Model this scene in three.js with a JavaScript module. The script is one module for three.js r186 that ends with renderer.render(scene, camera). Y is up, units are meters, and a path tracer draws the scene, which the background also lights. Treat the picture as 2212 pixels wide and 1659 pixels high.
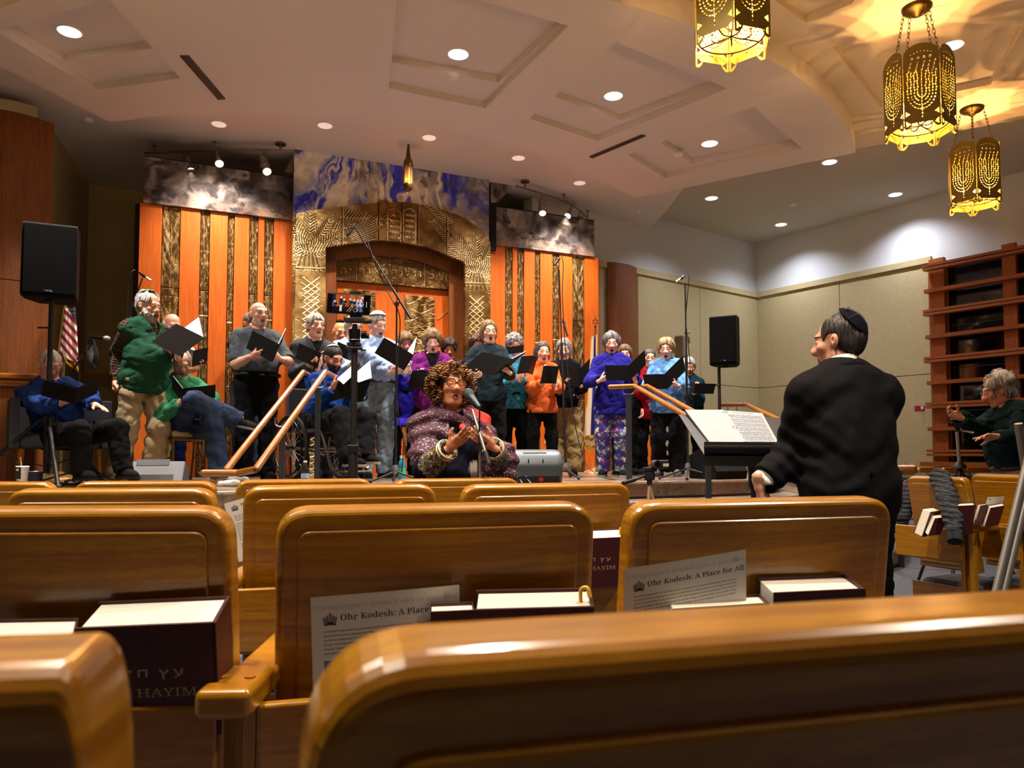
import * as THREE from 'three';
import { RoundedBoxGeometry } from 'three/addons/geometries/RoundedBoxGeometry.js';
import { mergeGeometries } from 'three/addons/utils/BufferGeometryUtils.js';
import { toCreasedNormals } from 'three/addons/utils/BufferGeometryUtils.js';

// ---------- camera, sky, exposure ----------
const W = 2212, H = 1659, F = 1600, CX = 1106, CY = 898, HOR = 975, EYE = 0.98, STAGE = 0.70, FLOOR = -0.12;
const PITCH = Math.atan((HOR - CY) / F), cp = Math.cos(PITCH), sp = Math.sin(PITCH);
const scene = new THREE.Scene();
scene.background = new THREE.Color(0x05060c);
const camera = new THREE.PerspectiveCamera(2 * Math.atan(H / 2 / F) * 180 / Math.PI, W / H, 0.05, 100);
camera.position.set(0, EYE, 0);
camera.rotation.x = PITCH;
camera.setViewOffset(W, H, 0, H / 2 - CY, W, H);
camera.focus = 4.2; camera.userData.fStop = 11;
const renderer = new THREE.WebGLRenderer({ antialias: true });
renderer.toneMapping = THREE.LinearToneMapping;
renderer.toneMappingExposure = 1.0;
renderer.shadowMap.enabled = true;
renderer.shadowMap.type = THREE.PCFSoftShadowMap;
// light levels of the room's own lamps (the lamps are built further down, with their fittings)
const LIGHT = { stage: 66, small: 44, grey: 17, audience: 52, chandelier: 2.8, track: 0.7 };
// ---------- helpers ----------
const V = (x, y, z) => new THREE.Vector3(x, y, z), rad = (a) => a * Math.PI / 180;
const clamp = (x, a, b) => Math.min(b, Math.max(a, x)), lerp = (a, b, t) => a + (b - a) * t;
function rng(seed) { let s = seed | 0; return () => { s = (s + 0x6d2b79f5) | 0; let t = Math.imul(s ^ (s >>> 15), 1 | s); t = (t + Math.imul(t ^ (t >>> 7), 61 | t)) ^ t; return ((t ^ (t >>> 14)) >>> 0) / 4294967296; }; }
function dirOf(px, py) { const x = (px - CX) / F, y = -(py - CY) / F; return V(x, y * cp + sp, y * sp - cp); }
function P(px, py, d) { const v = dirOf(px, py); return v.multiplyScalar(d / -v.z).add(V(0, EYE, 0)); }   // a point of the place seen at (px, py), d metres ahead
function G(px, py, y) { const v = dirOf(px, py); return v.multiplyScalar((y - EYE) / v.y).add(V(0, EYE, 0)); } // ... on the horizontal plane at height y
function onPlane(px, py, p0, n) { const v = dirOf(px, py), o = V(0, EYE, 0); return v.multiplyScalar(p0.clone().sub(o).dot(n) / v.dot(n)).add(o); }
const used = new Set();
function numbered(name) { let n = name, k = 0; while (used.has(n)) n = name + '_' + String(++k).padStart(3, '0'); used.add(n); return n; }
function tag(o, label, category, group, kind) { if (label) o.userData.label = label; if (category) o.userData.category = category; if (group) o.userData.group = group; if (kind) o.userData.kind = kind; return o; }
function thing(name, label, category, pos, turn = 0, group) {
  const o = new THREE.Group(); o.name = numbered(name); scene.add(o); if (pos) o.position.copy(pos); o.rotation.y = turn; return tag(o, label, category, group);
}
function merge(list) {
  if (!Array.isArray(list)) return list;
  const out = [];
  for (let g of list.flat(9)) {
    if (g.index) g = g.toNonIndexed();
    for (const k of Object.keys(g.attributes)) if (!['position', 'normal', 'uv'].includes(k)) g.deleteAttribute(k);
    if (!g.attributes.normal) g.computeVertexNormals();
    if (!g.attributes.uv) g.setAttribute('uv', new THREE.BufferAttribute(new Float32Array(g.attributes.position.count * 2), 2));
    g.morphAttributes = {}; out.push(g);
  }
  return out.length === 1 ? out[0] : mergeGeometries(out);
}
function uvm(g, sw = false) { // metric uv by dominant normal; sw turns the grain upright
  if (!g.attributes.normal) g.computeVertexNormals();
  const p = g.attributes.position, n = g.attributes.normal, uv = new Float32Array(p.count * 2);
  for (let i = 0; i < p.count; i++) {
    const ax = Math.abs(n.getX(i)), ay = Math.abs(n.getY(i)), az = Math.abs(n.getZ(i)); let u, v;
    if (ay > ax && ay > az) { u = p.getX(i); v = p.getZ(i); } else if (ax > az) { u = p.getZ(i); v = p.getY(i); } else { u = p.getX(i); v = p.getY(i); }
    uv[2 * i] = sw ? v : u; uv[2 * i + 1] = sw ? u : v;
  }
  g.setAttribute('uv', new THREE.BufferAttribute(uv, 2)); return g;
}
function obj(name, geo, material, parent = scene, keepUV = false) {
  let g = merge(geo); if (!keepUV) uvm(g, material.userData.upright);
  const m = new THREE.Mesh(g, material); m.name = parent === scene ? numbered(name) : name; m.castShadow = m.receiveShadow = true; parent.add(m); return m;
}
function struct(name, geo, m, parent = scene, keepUV) { const o = obj(name, geo, m, parent, keepUV); if (parent === scene) o.userData.kind = 'structure'; return o; }
// world-space geometry put into a thing whose origin is elsewhere
function objW(name, geo, m, parent, keepUV) { let g = merge(geo); if (!keepUV) uvm(g, m.userData.upright); g.translate(-parent.position.x, -parent.position.y, -parent.position.z); return obj(name, g, m, parent, true); }
function box(w, h, d, x = 0, y = 0, z = 0, r = 0) { const g = r ? new RoundedBoxGeometry(w, h, d, 2, Math.min(r, w / 2.01, h / 2.01, d / 2.01)) : new THREE.BoxGeometry(w, h, d); g.translate(x, y, z); return g; }
function tube(pts, r, n = 8, seg = 0, closed = false, straight = false) {
  const v = pts.map((p) => p.isVector3 ? p : V(...p)); let c;
  if (straight || v.length === 2) { c = new THREE.CurvePath(); for (let i = 0; i + 1 < v.length; i++) c.add(new THREE.LineCurve3(v[i], v[i + 1])); } else c = new THREE.CatmullRomCurve3(v, closed, 'catmullrom', 0.5);
  return new THREE.TubeGeometry(c, seg || Math.max(1, (v.length - 1) * (straight || v.length === 2 ? 1 : 6)), r, n, closed);
}
function rod(a, b, r0, r1 = r0, n = 10, caps = true) { const d = b.clone().sub(a), g = new THREE.CylinderGeometry(r1, r0, d.length(), n, 1, !caps); g.translate(0, d.length() / 2, 0); g.applyQuaternion(new THREE.Quaternion().setFromUnitVectors(V(0, 1, 0), d.normalize())); g.translate(a.x, a.y, a.z); return g; }
function bar(a, b, w, h, up = V(0, 1, 0), r = 0) { // rectangular bar from a to b
  const d = b.clone().sub(a), L = d.length(); d.normalize(); const s = up.clone().cross(d).normalize(), u = d.clone().cross(s);
  const g = r ? new RoundedBoxGeometry(w, h, L, 2, r) : new THREE.BoxGeometry(w, h, L); g.applyMatrix4(new THREE.Matrix4().makeBasis(s, u, d).setPosition(a.clone().add(b).multiplyScalar(0.5))); return g;
}
function lathe(prof, n = 24) { return new THREE.LatheGeometry(prof.map(([r, y]) => new THREE.Vector2(Math.max(r, 1e-4), y)), n); }
function ball(r, x = 0, y = 0, z = 0, n = 12) { const g = new THREE.SphereGeometry(r, n, Math.max(6, n / 2 | 0)); g.translate(x, y, z); return g; }
function shapeOf(pts) { const s = new THREE.Shape(); pts.forEach(([x, y], i) => i ? s.lineTo(x, y) : s.moveTo(x, y)); s.closePath(); return s; }
function prism(pts, depth, bevel = 0, holes = []) {
  const s = pts.isShape ? pts : shapeOf(pts); for (const h of holes) s.holes.push(h.isPath ? h : shapeOf(h));
  return new THREE.ExtrudeGeometry(s, bevel ? { depth: depth - 2 * bevel, bevelThickness: bevel, bevelSize: bevel, bevelOffset: -bevel, bevelSegments: 2, curveSegments: 10 } : { depth, bevelEnabled: false, curveSegments: 10 });
}
function slabXZ(pts, y0, y1, holes = [], bevel = 0) { // horizontal slab from a plan outline of [x, z]
  const g = prism(pts.map(([x, z]) => [x, -z]), y1 - y0, bevel, holes.map((h) => h.map(([x, z]) => [x, -z]))); g.rotateX(-Math.PI / 2); g.translate(0, y0 + bevel, 0); return g;
}
function hexa(c) { // box-like solid from 8 corners: 4 of one face, then the 4 behind them
  const f = [[0, 1, 2, 3], [5, 4, 7, 6], [4, 0, 3, 7], [1, 5, 6, 2], [4, 5, 1, 0], [3, 2, 6, 7]], pos = [], uv = [];
  for (const [a, b, d, e] of f) { for (const i of [a, b, d, a, d, e]) pos.push(c[i].x, c[i].y, c[i].z); uv.push(0, 1, 1, 1, 1, 0, 0, 1, 1, 0, 0, 0); }
  const g = new THREE.BufferGeometry(); g.setAttribute('position', new THREE.Float32BufferAttribute(pos, 3)); g.setAttribute('uv', new THREE.Float32BufferAttribute(uv, 2)); g.computeVertexNormals(); return g;
}
function grid(nu, nv, fn) { const g = new THREE.PlaneGeometry(1, 1, nu, nv), p = g.attributes.position, q = g.attributes.uv; for (let i = 0; i < p.count; i++) { const v = fn(q.getX(i), q.getY(i)); p.setXYZ(i, v.x, v.y, v.z); } g.computeVertexNormals(); return g; }
// ---------- noise and textures ----------
function h3(x, y, z) { let h = Math.imul(x, 374761393) + Math.imul(y, 668265263) + Math.imul(z, 2147483647 - 1274126177) | 0; h = Math.imul(h ^ (h >>> 13), 1274126177); return ((h ^ (h >>> 16)) >>> 0) / 4294967296; }
function noise3(x, y, z) {
  const X = Math.floor(x), Y = Math.floor(y), Z = Math.floor(z), f = (t) => t * t * (3 - 2 * t), u = f(x - X), v = f(y - Y), w = f(z - Z);
  const m = (dz) => lerp(lerp(h3(X, Y, Z + dz), h3(X + 1, Y, Z + dz), u), lerp(h3(X, Y + 1, Z + dz), h3(X + 1, Y + 1, Z + dz), u), v);
  return lerp(m(0), m(1), w) * 2 - 1;
}
function fbm(x, y, z, o = 4) { let s = 0, a = 0.5; for (let i = 0; i < o; i++) { s += a * noise3(x, y, z); x *= 2.03; y *= 2.03; z *= 2.03; a *= 0.5; } return s; }
function tex(w, h, fn, repeat, srgb = true) { // fn(u, v) -> [r, g, b] in 0..1 sRGB
  const d = new Uint8Array(w * h * 4);
  for (let y = 0; y < h; y++) for (let x = 0; x < w; x++) { const c = fn(x / w, y / h), i = (y * w + x) * 4; d[i] = clamp(c[0], 0, 1) * 255; d[i + 1] = clamp(c[1], 0, 1) * 255; d[i + 2] = clamp(c[2], 0, 1) * 255; d[i + 3] = 255; }
  const t = new THREE.DataTexture(d, w, h); t.wrapS = t.wrapT = THREE.RepeatWrapping; t.magFilter = THREE.LinearFilter; t.minFilter = THREE.LinearFilter; if (srgb) t.colorSpace = THREE.SRGBColorSpace; if (repeat) t.repeat.set(...repeat); t.needsUpdate = true; return t;
}
function canvasTex(w, h, draw, srgb = true) { const c = document.createElement('canvas'); c.width = w; c.height = h; draw(c.getContext('2d'), w, h); const t = new THREE.CanvasTexture(c); if (srgb) t.colorSpace = THREE.SRGBColorSpace; t.wrapS = t.wrapT = THREE.RepeatWrapping; return t; }
const hex = (c) => { const k = new THREE.Color(c).getHex(); return [(k >> 16 & 255) / 255, (k >> 8 & 255) / 255, (k & 255) / 255]; };
const mixc = (a, b, t) => [lerp(a[0], b[0], t), lerp(a[1], b[1], t), lerp(a[2], b[2], t)];
function M(color, rough = 0.6, metal = 0, o = {}) { const m = new (o.clearcoat || o.transmission || o.specularIntensity !== undefined ? THREE.MeshPhysicalMaterial : THREE.MeshStandardMaterial)({ color, roughness: rough, metalness: metal, ...o }); return m; }
function woodTex(a, b, seed, w = 512, h = 256) { // grain along u, one tile = 1 m x 0.5 m
  const A = hex(a), B = hex(b);
  const wrap = (u, v, fu, fv) => { const k = (x) => fbm(x * fu + seed, v * fv, seed * 1.7, 4), t = clamp((u - 0.8) / 0.2, 0, 1); return lerp(k(u), k(u - 1), t); };
  return tex(w, h, (u, v) => { const vv = v + 0.012 * Math.sin(u * 6.283 + 2), t = 0.5 + 0.9 * wrap(u, vv, 5, 60) + 0.35 * wrap(u, vv, 2, 7), f = wrap(u, v, 60, 160) * 0.06; const c = mixc(A, B, clamp(t, 0, 1)); return [c[0] + f, c[1] + f, c[2] + f]; }, [1, 2]);
}
const fineBump = tex(256, 256, (u, v) => { const t = 0.5 + 0.5 * fbm(u * 90, v * 90, 3, 2); return [t, t, t]; }, [3, 3], false);
const weaveBump = tex(256, 256, (u, v) => { const t = 0.5 + 0.22 * Math.sin(u * 6.283 * 32) * Math.sin(v * 6.283 * 32) + 0.3 * fbm(u * 60, v * 60, 9, 2); return [t, t, t]; }, [5, 5], false);
// ---------- materials of the place ----------
const pewTex = woodTex('#8d5905', '#ad7a10', 3), arkTex = woodTex('#c85a0e', '#e2771c', 11), darkTex = woodTex('#6c3910', '#874b17', 17), latTex = woodTex('#8e4a18', '#a45a20', 23), railTex = woodTex('#854a05', '#aa6c0d', 29);
const mPew = M(0xffffff, 0.3, 0, { map: pewTex, clearcoat: 0.7, clearcoatRoughness: 0.16 });
const mPewV = M(0xffffff, 0.3, 0, { map: pewTex, clearcoat: 0.7, clearcoatRoughness: 0.16 }); mPewV.userData.upright = true;
const mArk = M(0xffffff, 0.5, 0, { map: arkTex, clearcoat: 0.25, clearcoatRoughness: 0.35 }); mArk.userData.upright = true;
const mColumn = M(0xffffff, 0.5, 0, { map: darkTex, clearcoat: 0.25, clearcoatRoughness: 0.35 }); mColumn.userData.upright = true;
const mLattice = M(0xffffff, 0.5, 0, { map: latTex }), mLatticeV = M(0xffffff, 0.5, 0, { map: latTex }); mLatticeV.userData.upright = true;
const mRail = M(0xffffff, 0.32, 0, { map: railTex, clearcoat: 0.8, clearcoatRoughness: 0.15 });
const mCeil = M(0xd9d2cc, 0.92, 0, { bumpMap: fineBump, bumpScale: 0.0006 }), mCeilWarm = M(0xd8cbb4, 0.92), mWhiteWall = M(0xcfd4d8, 0.9, 0, { bumpMap: fineBump, bumpScale: 0.0008 });
const fabricTex = tex(256, 256, (u, v) => { const t = 0.06 * fbm(u * 40, v * 120, 1, 3) + 0.05 * fbm(u * 120, v * 30, 7, 2), c = hex('#b9ab82'); return [c[0] + t, c[1] + t, c[2] + t]; }, [2, 2]);
const mFabricWall = M(0xffffff, 0.95, 0, { map: fabricTex, bumpMap: weaveBump, bumpScale: 0.001 });
const mCarpet = M(0xffffff, 1, 0, { map: tex(256, 256, (u, v) => { const t = 0.5 + fbm(u * 50, v * 50, 2, 3), c = mixc(hex('#383a42'), hex('#50525a'), t); return c; }, [2, 2]) });
const mDarkMetal = M(0x1a1b1e, 0.45, 0.4), mBlack = M(0x0b0b0d, 0.55), mBlackSoft = M(0x101012, 0.8), mSteel = M(0xb9bcc0, 0.3, 0.95), mPostGray = M(0x33373f, 0.5, 0.3);
const mBrushed = M(0xa7a49c, 0.28, 1), mGlassDark = M(0x04040a, 0.06, 0, { clearcoat: 1, clearcoatRoughness: 0.03 });
const marble = tex(512, 512, (u, v) => { const q = fbm(u * 5, v * 5, 4, 4), r = Math.abs(fbm(u * 7 + q * 3, v * 7 + q * 2, 8, 5)), s = fbm(u * 3 + 9, v * 3, 2, 4); let c = mixc(hex('#66574b'), hex('#a39583'), clamp(0.5 + s * 1.2, 0, 1)); c = mixc(c, hex('#3d3029'), clamp(1 - r * 9, 0, 1) * 0.7); return mixc(c, hex('#7d5f4b'), clamp(q * 2, 0, 0.5)); }, [1, 1]);
const mMarble = M(0xffffff, 0.28, 0, { map: marble, clearcoat: 0.3, clearcoatRoughness: 0.2 });
const mStageTop = M(0x6f5f52, 0.8, 0, { map: mCarpet.map });

// ---------- the setting: floor, stage, walls ----------
struct('floor', box(22, 0.2, 24, 0, FLOOR - 0.1, -4), mCarpet);
const stageFront = [[-6.6, 4.5], [-5.2, 4.55], [-4, 4.7], [-2.5, 5.1], [-1, 5.75], [0.2, 6.4], [1.15, 6.95], [1.9, 7.25], [2.5, 7.6], [3.0, 8.3], [3.25, 9.3], [3.35, 10.6], [3.3, 12.4]];
const stageCurve = (off) => { const c = new THREE.CatmullRomCurve3(stageFront.map(([x, d]) => V(x, 0, -d))), out = []; for (let i = 0; i <= 40; i++) { const p = c.getPoint(i / 40), t = c.getTangent(i / 40); out.push([p.x - t.z * off, p.z + t.x * off]); } return out; };
for (let k = 0; k < 5; k++) { // marble platform and its steps
  const top = STAGE - k * 0.164, pts = stageCurve(k * 0.3).concat([[2, -13], [-8.5, -13], [-8.5, -4.4]]);
  const g = struct('step_' + (k + 1), slabXZ(pts, top - 0.15, top - (k ? 0 : 0.002), [], 0.024), mMarble);
  if (!k) g.name = numbered('stage_platform');
  const back = stageCurve(k * 0.3 - 0.04).concat([[2, -13], [-8.5, -13], [-8.5, -4.4]]);
  obj('riser', slabXZ(back, top - 0.165, top - 0.12), mMarble, g);
}
// right-hand corner of the room
const CORNER = P(1634, 700, 13.1), wallL = P(1380, 700, 11.35), wallR = P(2600, 700, 13.1 * 1634 / 2600);
function wallBetween(name, a, b, y0, y1, t, m, side = 1) { // upright slab between two plan points; thickness to the far side
  const d = V(b.x - a.x, 0, b.z - a.z), L = d.length(); d.normalize(); const n = V(-d.z, 0, d.x).multiplyScalar(side * t / 2);
  const g = box(L, y1 - y0, t); g.applyMatrix4(new THREE.Matrix4().makeBasis(d, V(0, 1, 0), V(-d.z, 0, d.x)).setPosition((a.x + b.x) / 2 + n.x, (y0 + y1) / 2, (a.z + b.z) / 2 + n.z)); return g;
}
const ext = (a, b, k) => V(a.x + (b.x - a.x) * k, 0, a.z + (b.z - a.z) * k);
const UP1 = 3.79, GREYC = 4.68, backA = ext(CORNER, wallL, 1.7), rightB = ext(CORNER, wallR, 2.1);
// beige fabric panels in two tiers on each wall, white plaster above a projecting ledge
function tiers(name, a, b, sgn, cuts) {
  const w = struct(name, wallBetween('', a, b, FLOOR, GREYC + 0.3, 0.2, mWhiteWall, sgn), mWhiteWall);
  const d = V(b.x - a.x, 0, b.z - a.z).normalize(), n = V(-d.z, 0, d.x).multiplyScalar(-sgn * 0.05), A = (t) => ext(a, b, t).add(n), out = [];
  for (let i = 0; i + 1 < cuts.length; i++) for (const [y0, y1] of [[FLOOR, 2.09], [2.1, UP1 - 0.02]]) {
    const p = A(cuts[i]), q = A(cuts[i + 1]), k = 0.004; obj('panel', wallBetween('', ext(p, q, k), ext(p, q, 1 - k), y0, y1, 0.05, mFabricWall, sgn), mFabricWall, w);
  }
  obj('trim', wallBetween('', A(cuts[0]), A(cuts[cuts.length - 1]), UP1 - 0.09, UP1, 0.05, mFabricWall, sgn).translate(n.x * 0.6, 0, n.z * 0.6), mFabricWall, w);
}
tiers('wall_back', CORNER, backA, 1, [0, 0.315, 0.66, 1]);
tiers('wall_right', CORNER, rightB, -1, [0, 0.13, 0.245]);
// the part of the right wall around and beyond the window stays plain plaster
// nook on the left of the ark and the back wall behind it
const nookC = P(187, 600, 9.6), nookL = P(118, 600, 8.2), nookR = P(400, 600, 10.2);
struct('wall_nook_left', wallBetween('', nookC, ext(nookC, nookL, 1.15), FLOOR, 4.9, 0.15, mFabricWall, 1), mFabricWall);
struct('wall_nook_back', wallBetween('', nookC, ext(nookC, nookR, 2.9), FLOOR, 4.9, 0.15, mFabricWall, -1), mFabricWall);
{ // dark wooden rail on the nook wall
  const a = P(166, 812, 9.35), b = P(262, 816, 9.62); const w = struct('trim_1', bar(a, b, 0.03, 0.09), mColumn);
}
struct('wall_behind_ark', wallBetween('', P(1180, 600, 11.4), P(1460, 600, 11.9), FLOOR, 4.9, 0.12, mFabricWall, -1), mFabricWall);
struct('wall_left', box(0.2, 5.2, 14, -8.3, 2.4, 0), mWhiteWall);
struct('wall_rear', box(22, 5.2, 0.2, 0, 2.4, 5.6), mWhiteWall);
struct('wall_right_rear', box(0.2, 5.2, 9, 9.2, 2.4, 1.5), mWhiteWall);
struct('wall_left_front', box(0.2, 5.2, 9, -8.3, 2.4, -9), mWhiteWall);
// curved wooden wall panels either side of the ark
function curved(name, pts, y0, y1, t, m) { const a = pts.map((p) => [p.x, p.z]), c = new THREE.CatmullRomCurve3(pts), o = []; const N = 24; for (let i = 0; i <= N; i++) { const p = c.getPoint(i / N); o.push([p.x, p.z]); } const back = o.map(([x, z]) => { const l = Math.hypot(x, z); return [x + x / l * t, z + z / l * t]; }).reverse(); return struct(name, slabXZ(o.concat(back), y0, y1), m); }
{
  const y = 4.25, g = (px, py) => G(px, py, y), pts = [g(-330, 238), g(-160, 231), g(0, 236), g(62, 249), g(117, 267)];
  const col = curved('column_1', pts, 2.62, y, 0.12, mColumn);
  const low = pts.map((p) => V(p.x * 0.999, 0, p.z * 0.999));
  const a = low.map((p) => [p.x, p.z]);
  const c = new THREE.CatmullRomCurve3(pts), o = []; for (let i = 0; i <= 24; i++) { const p = c.getPoint(i / 24); o.push([p.x, p.z]); }
  const back = o.map(([x, z]) => { const l = Math.hypot(x, z); return [x + x / l * 0.12, z + z / l * 0.12]; }).reverse();
  obj('panel', slabXZ(o.concat(back), STAGE, 2.612), mColumn, col);
  const cap = o.slice(0, 21).map(([x, z]) => { const l = Math.hypot(x, z); return [x + x / l * 0.16, z + z / l * 0.16]; });
  struct('trim_2', slabXZ(cap.concat(cap.map(([x, z]) => [x * 1.03, z * 1.03]).reverse()), 4.1, 4.42), M(0xd8cfae, 0.8));
}
{ const y = 3.78, g = (px, py) => G(px, py, y); curved('column_2', [g(1312, 566), g(1330, 566.5), g(1352, 570), g(1368, 575), g(1379, 582)], STAGE, y, 0.14, mColumn); }
// wooden ledge and cabinet front at the left edge of the stage
{
  const a = P(-160, 806, 6.4), b = P(84, 806, 6.75), t = thing('wooden_ledge', 'long wooden ledge with two rounded mouldings beside the seated man in blue', 'ledge', V((a.x + b.x) / 2, STAGE, (a.z + b.z) / 2));
  const up = (p, y) => V(p.x, y, p.z), y = a.y;
  objW('top', bar(up(a, y - 0.012), up(b, y - 0.012), 0.34, 0.05, V(0, 1, 0), 0.015), mRail, t);
  objW('moulding', bar(up(a, y - 0.075), up(b, y - 0.075), 0.3, 0.06, V(0, 1, 0), 0.02), mRail, t);
  objW('front', bar(up(a, (y - 0.1 + STAGE) / 2), up(b, (y - 0.1 + STAGE) / 2), 0.22, y - 0.1 - STAGE), mColumn, t);
}
// ---------- ceiling ----------
const BAND = 4.5, SLAB = 4.28;
const gx = (px, py, y) => { const p = G(px, py, y); return [p.x, p.z]; };
// curved coffered ceiling over the stage
{
  const back = [[240, 265], [330, 252], [450, 245], [550, 243], [700, 250], [850, 265], [1000, 290], [1150, 330], [1270, 376], [1320, 401], [1372, 428]].map(([x, y]) => gx(x, y, SLAB));
  const a = gx(1848, 330, SLAB), m = gx(1606, 100, SLAB), b = gx(1316, 0, SLAB);
  const circ = (() => { const [x1, y1] = a, [x2, y2] = m, [x3, y3] = b, D = 2 * (x1 * (y2 - y3) + x2 * (y3 - y1) + x3 * (y1 - y2)), s = (x, y) => x * x + y * y; return [(s(x1, y1) * (y2 - y3) + s(x2, y2) * (y3 - y1) + s(x3, y3) * (y1 - y2)) / D, (s(x1, y1) * (x3 - x2) + s(x2, y2) * (x1 - x3) + s(x3, y3) * (x2 - x1)) / D]; })();
  const R = Math.hypot(a[0] - circ[0], a[1] - circ[1]), a0 = Math.atan2(a[1] - circ[1], a[0] - circ[0]), a1 = Math.atan2(b[1] - circ[1], b[0] - circ[0]);
  const arc = []; const step = (a1 - a0) / 20, n = Math.round(20 * 2.5);
  for (let i = 0; i <= n; i++) { const p = [circ[0] + R * Math.cos(a0 + step * i), circ[1] + R * Math.sin(a0 + step * i)]; if (p[0] > -4.55) arc.push(p); }
  const left = [gx(0, 143, SLAB), gx(63, 175, SLAB)].map(([x, z]) => [x, z]);
  const outline = back.concat(arc, [[-4.75, -5.95]], left);
  // each coffer: far-left, far-right, near-right, near-left (pixels on the slab plane), then the inner far edge
  const coffers = [
    [[205, 195], [390, 169], [235, 0], [-10, 66], [137, 148], [345, 119]],
    [[505, 171], [727, 188], [722, -60], [300, -60], [472, 124], [723, 139]],
    [[840, 191], [1048, 234], [1228, 56], [862, -50], [846, 151], [1077, 194]],
    [[1143, 256], [1291, 305], [1571, 191], [1331, 90], [1185, 219], [1341, 275]],
    [[1357, 335], [1437, 385], [1733, 321], [1627, 230], [1412, 311], [1494, 366]],
  ];
  const q = (p) => gx(p[0], p[1], SLAB), outer = coffers.map((c) => c.slice(0, 4).map(q)), inner = coffers.map((c) => [c[4], c[5], c[2], c[3]].map(q));
  const shrink = (poly, k) => { const cx = poly.reduce((s, p) => s + p[0], 0) / 4, cz = poly.reduce((s, p) => s + p[1], 0) / 4; return poly.map(([x, z]) => [cx + (x - cx) * k, cz + (z - cz) * k]); };
  const s = struct('ceiling_stage', [slabXZ(outline, SLAB, SLAB + 0.065, outer), slabXZ(outline, SLAB + 0.065, SLAB + 0.13, inner.map((p) => shrink(p, 0.995))), slabXZ(outline, SLAB + 0.13, SLAB + 0.2)], mCeil);
}
struct('ceiling_band', slabXZ([[-8.3, -12.8], [2.05, -12.8], gx(1440, 455, BAND), gx(1478, 404, BAND), gx(1660, 362, BAND), [1.5, -5], [-8.3, -3.4]], BAND, BAND + 0.12), mCeil);
struct('ceiling_corner', slabXZ([[0.5, -14], [7, -16], [14, -10], [14, 0], [5, -3], [1.5, -9]], GREYC, GREYC + 0.12), M(0xbcb7a8, 0.92));
{ // warm ceiling over the seats, its straight edge against the corner ceiling, and its coffers
  const edge = [gx(1372, 428, BAND - 0.14), gx(1848, 330, BAND - 0.2), gx(2212, 258, BAND - 0.2)];
  const e0 = gx(1848, 322, 4.47), e1 = gx(2212, 257, 4.47), dx = e1[0] - e0[0], dz = e1[1] - e0[1];
  const out = [[e0[0] - dx * 0.6, e0[1] - dz * 0.6], [e0[0], e0[1]], [e1[0] + dx * 3.2, e1[1] + dz * 3.2], [9.3, 5.6], [-8.3, 5.6], [-8.3, -3.4], [-5, -5.2], [0, -7.2]];
  const h = [[[1903, 232], [2140, 182], [2212, 60], [1798, 100]], [[1741, 50], [1840, 8], [1900, -80], [1620, -40]]].map((c) => c.map((p) => gx(p[0], p[1], 4.47)));
  struct('ceiling_seats', [slabXZ(out, 4.47, 4.53, h), slabXZ(out, 4.53, 4.6)], mCeilWarm);
  // downstand that closes the step between the warm ceiling and the corner ceiling
  struct('trim_3', wallBetween('', V(e0[0], 0, e0[1]), V(e1[0] + dx * 3.2, 0, e1[1] + dz * 3.2), 4.53, GREYC + 0.1, 0.06, mCeilWarm), mCeilWarm);
  const f0 = gx(1446, 458, BAND), f1 = gx(1372, 428, SLAB);
}
struct('roof', box(24, 0.2, 26, 0, 5.05, -4), mCeil);
// recessed downlights
const mGlow = (c, k) => M(c, 0.5, 0, { emissive: c, emissiveIntensity: k });
const glowWhite = mGlow(0xffffff, 3.0), glowDim = mGlow(0xffe4d8, 0.55), mTrim = M(0xe6e2dc, 0.5);
function downlight(px, py, y, r, power, color, label, group, glow, cone = 52, off) {
  const p = off || G(px, py, y), t = thing('downlight', label, 'ceiling light', V(p.x, y, p.z), 0, group);
  obj('trim_ring', lathe([[r, 0.03], [r + 0.016, 0.006], [r + 0.018, 0], [r + 0.012, -0.006], [r, -0.004], [r - 0.004, 0.012]], 28), mTrim, t);
  obj('lamp_disc', new THREE.CylinderGeometry(r - 0.002, r - 0.002, 0.008, 28).translate(0, -0.003, 0), glow, t);
  const s = new THREE.SpotLight(color, power, 0, rad(cone), 0.9); s.position.set(0, -0.02, 0); s.target.position.set(0, -3, 0); s.castShadow = true; s.shadow.radius = r * 40; t.add(s); t.add(s.target);
  return t;
}
const cofLabel = ['leftmost recessed downlight in a coffer of the stage ceiling', 'recessed downlight in the second coffer from the left', 'recessed downlight in the middle coffer of the stage ceiling', 'recessed downlight in the coffer behind the second long vent', 'rightmost recessed downlight in a coffer of the stage ceiling'];
[[150, 68], [570, 62], [990, 117], [1325, 207], [1533, 310]].forEach(([x, y], i) => downlight(x, y, SLAB + 0.13, 0.085, LIGHT.stage, 0xfff4ea, cofLabel[i], 'downlights in the coffers of the stage ceiling', glowWhite));
const bandLabel = ['leftmost dim eyeball downlight above the grey painted frieze', 'dim eyeball downlight second from the left above the ark', 'dim eyeball downlight right of the hanging eternal lamp', 'dim eyeball downlight second from the right above the ark', 'rightmost dim eyeball downlight over the right track of spotlights'];
[[473, 268], [702, 271], [927, 297], [1120, 341], [1252, 395]].forEach(([x, y], i) => downlight(x, y, BAND, 0.075, LIGHT.small, 0xffe6cf, bandLabel[i], 'small downlights along the curved band', glowDim));
const greyLabel = ['corner ceiling downlight nearest the ark', 'corner ceiling downlight close to the coffered ceiling edge', 'corner ceiling downlight left of the third chandelier', 'corner ceiling downlight farthest back above the wall corner'];
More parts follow.
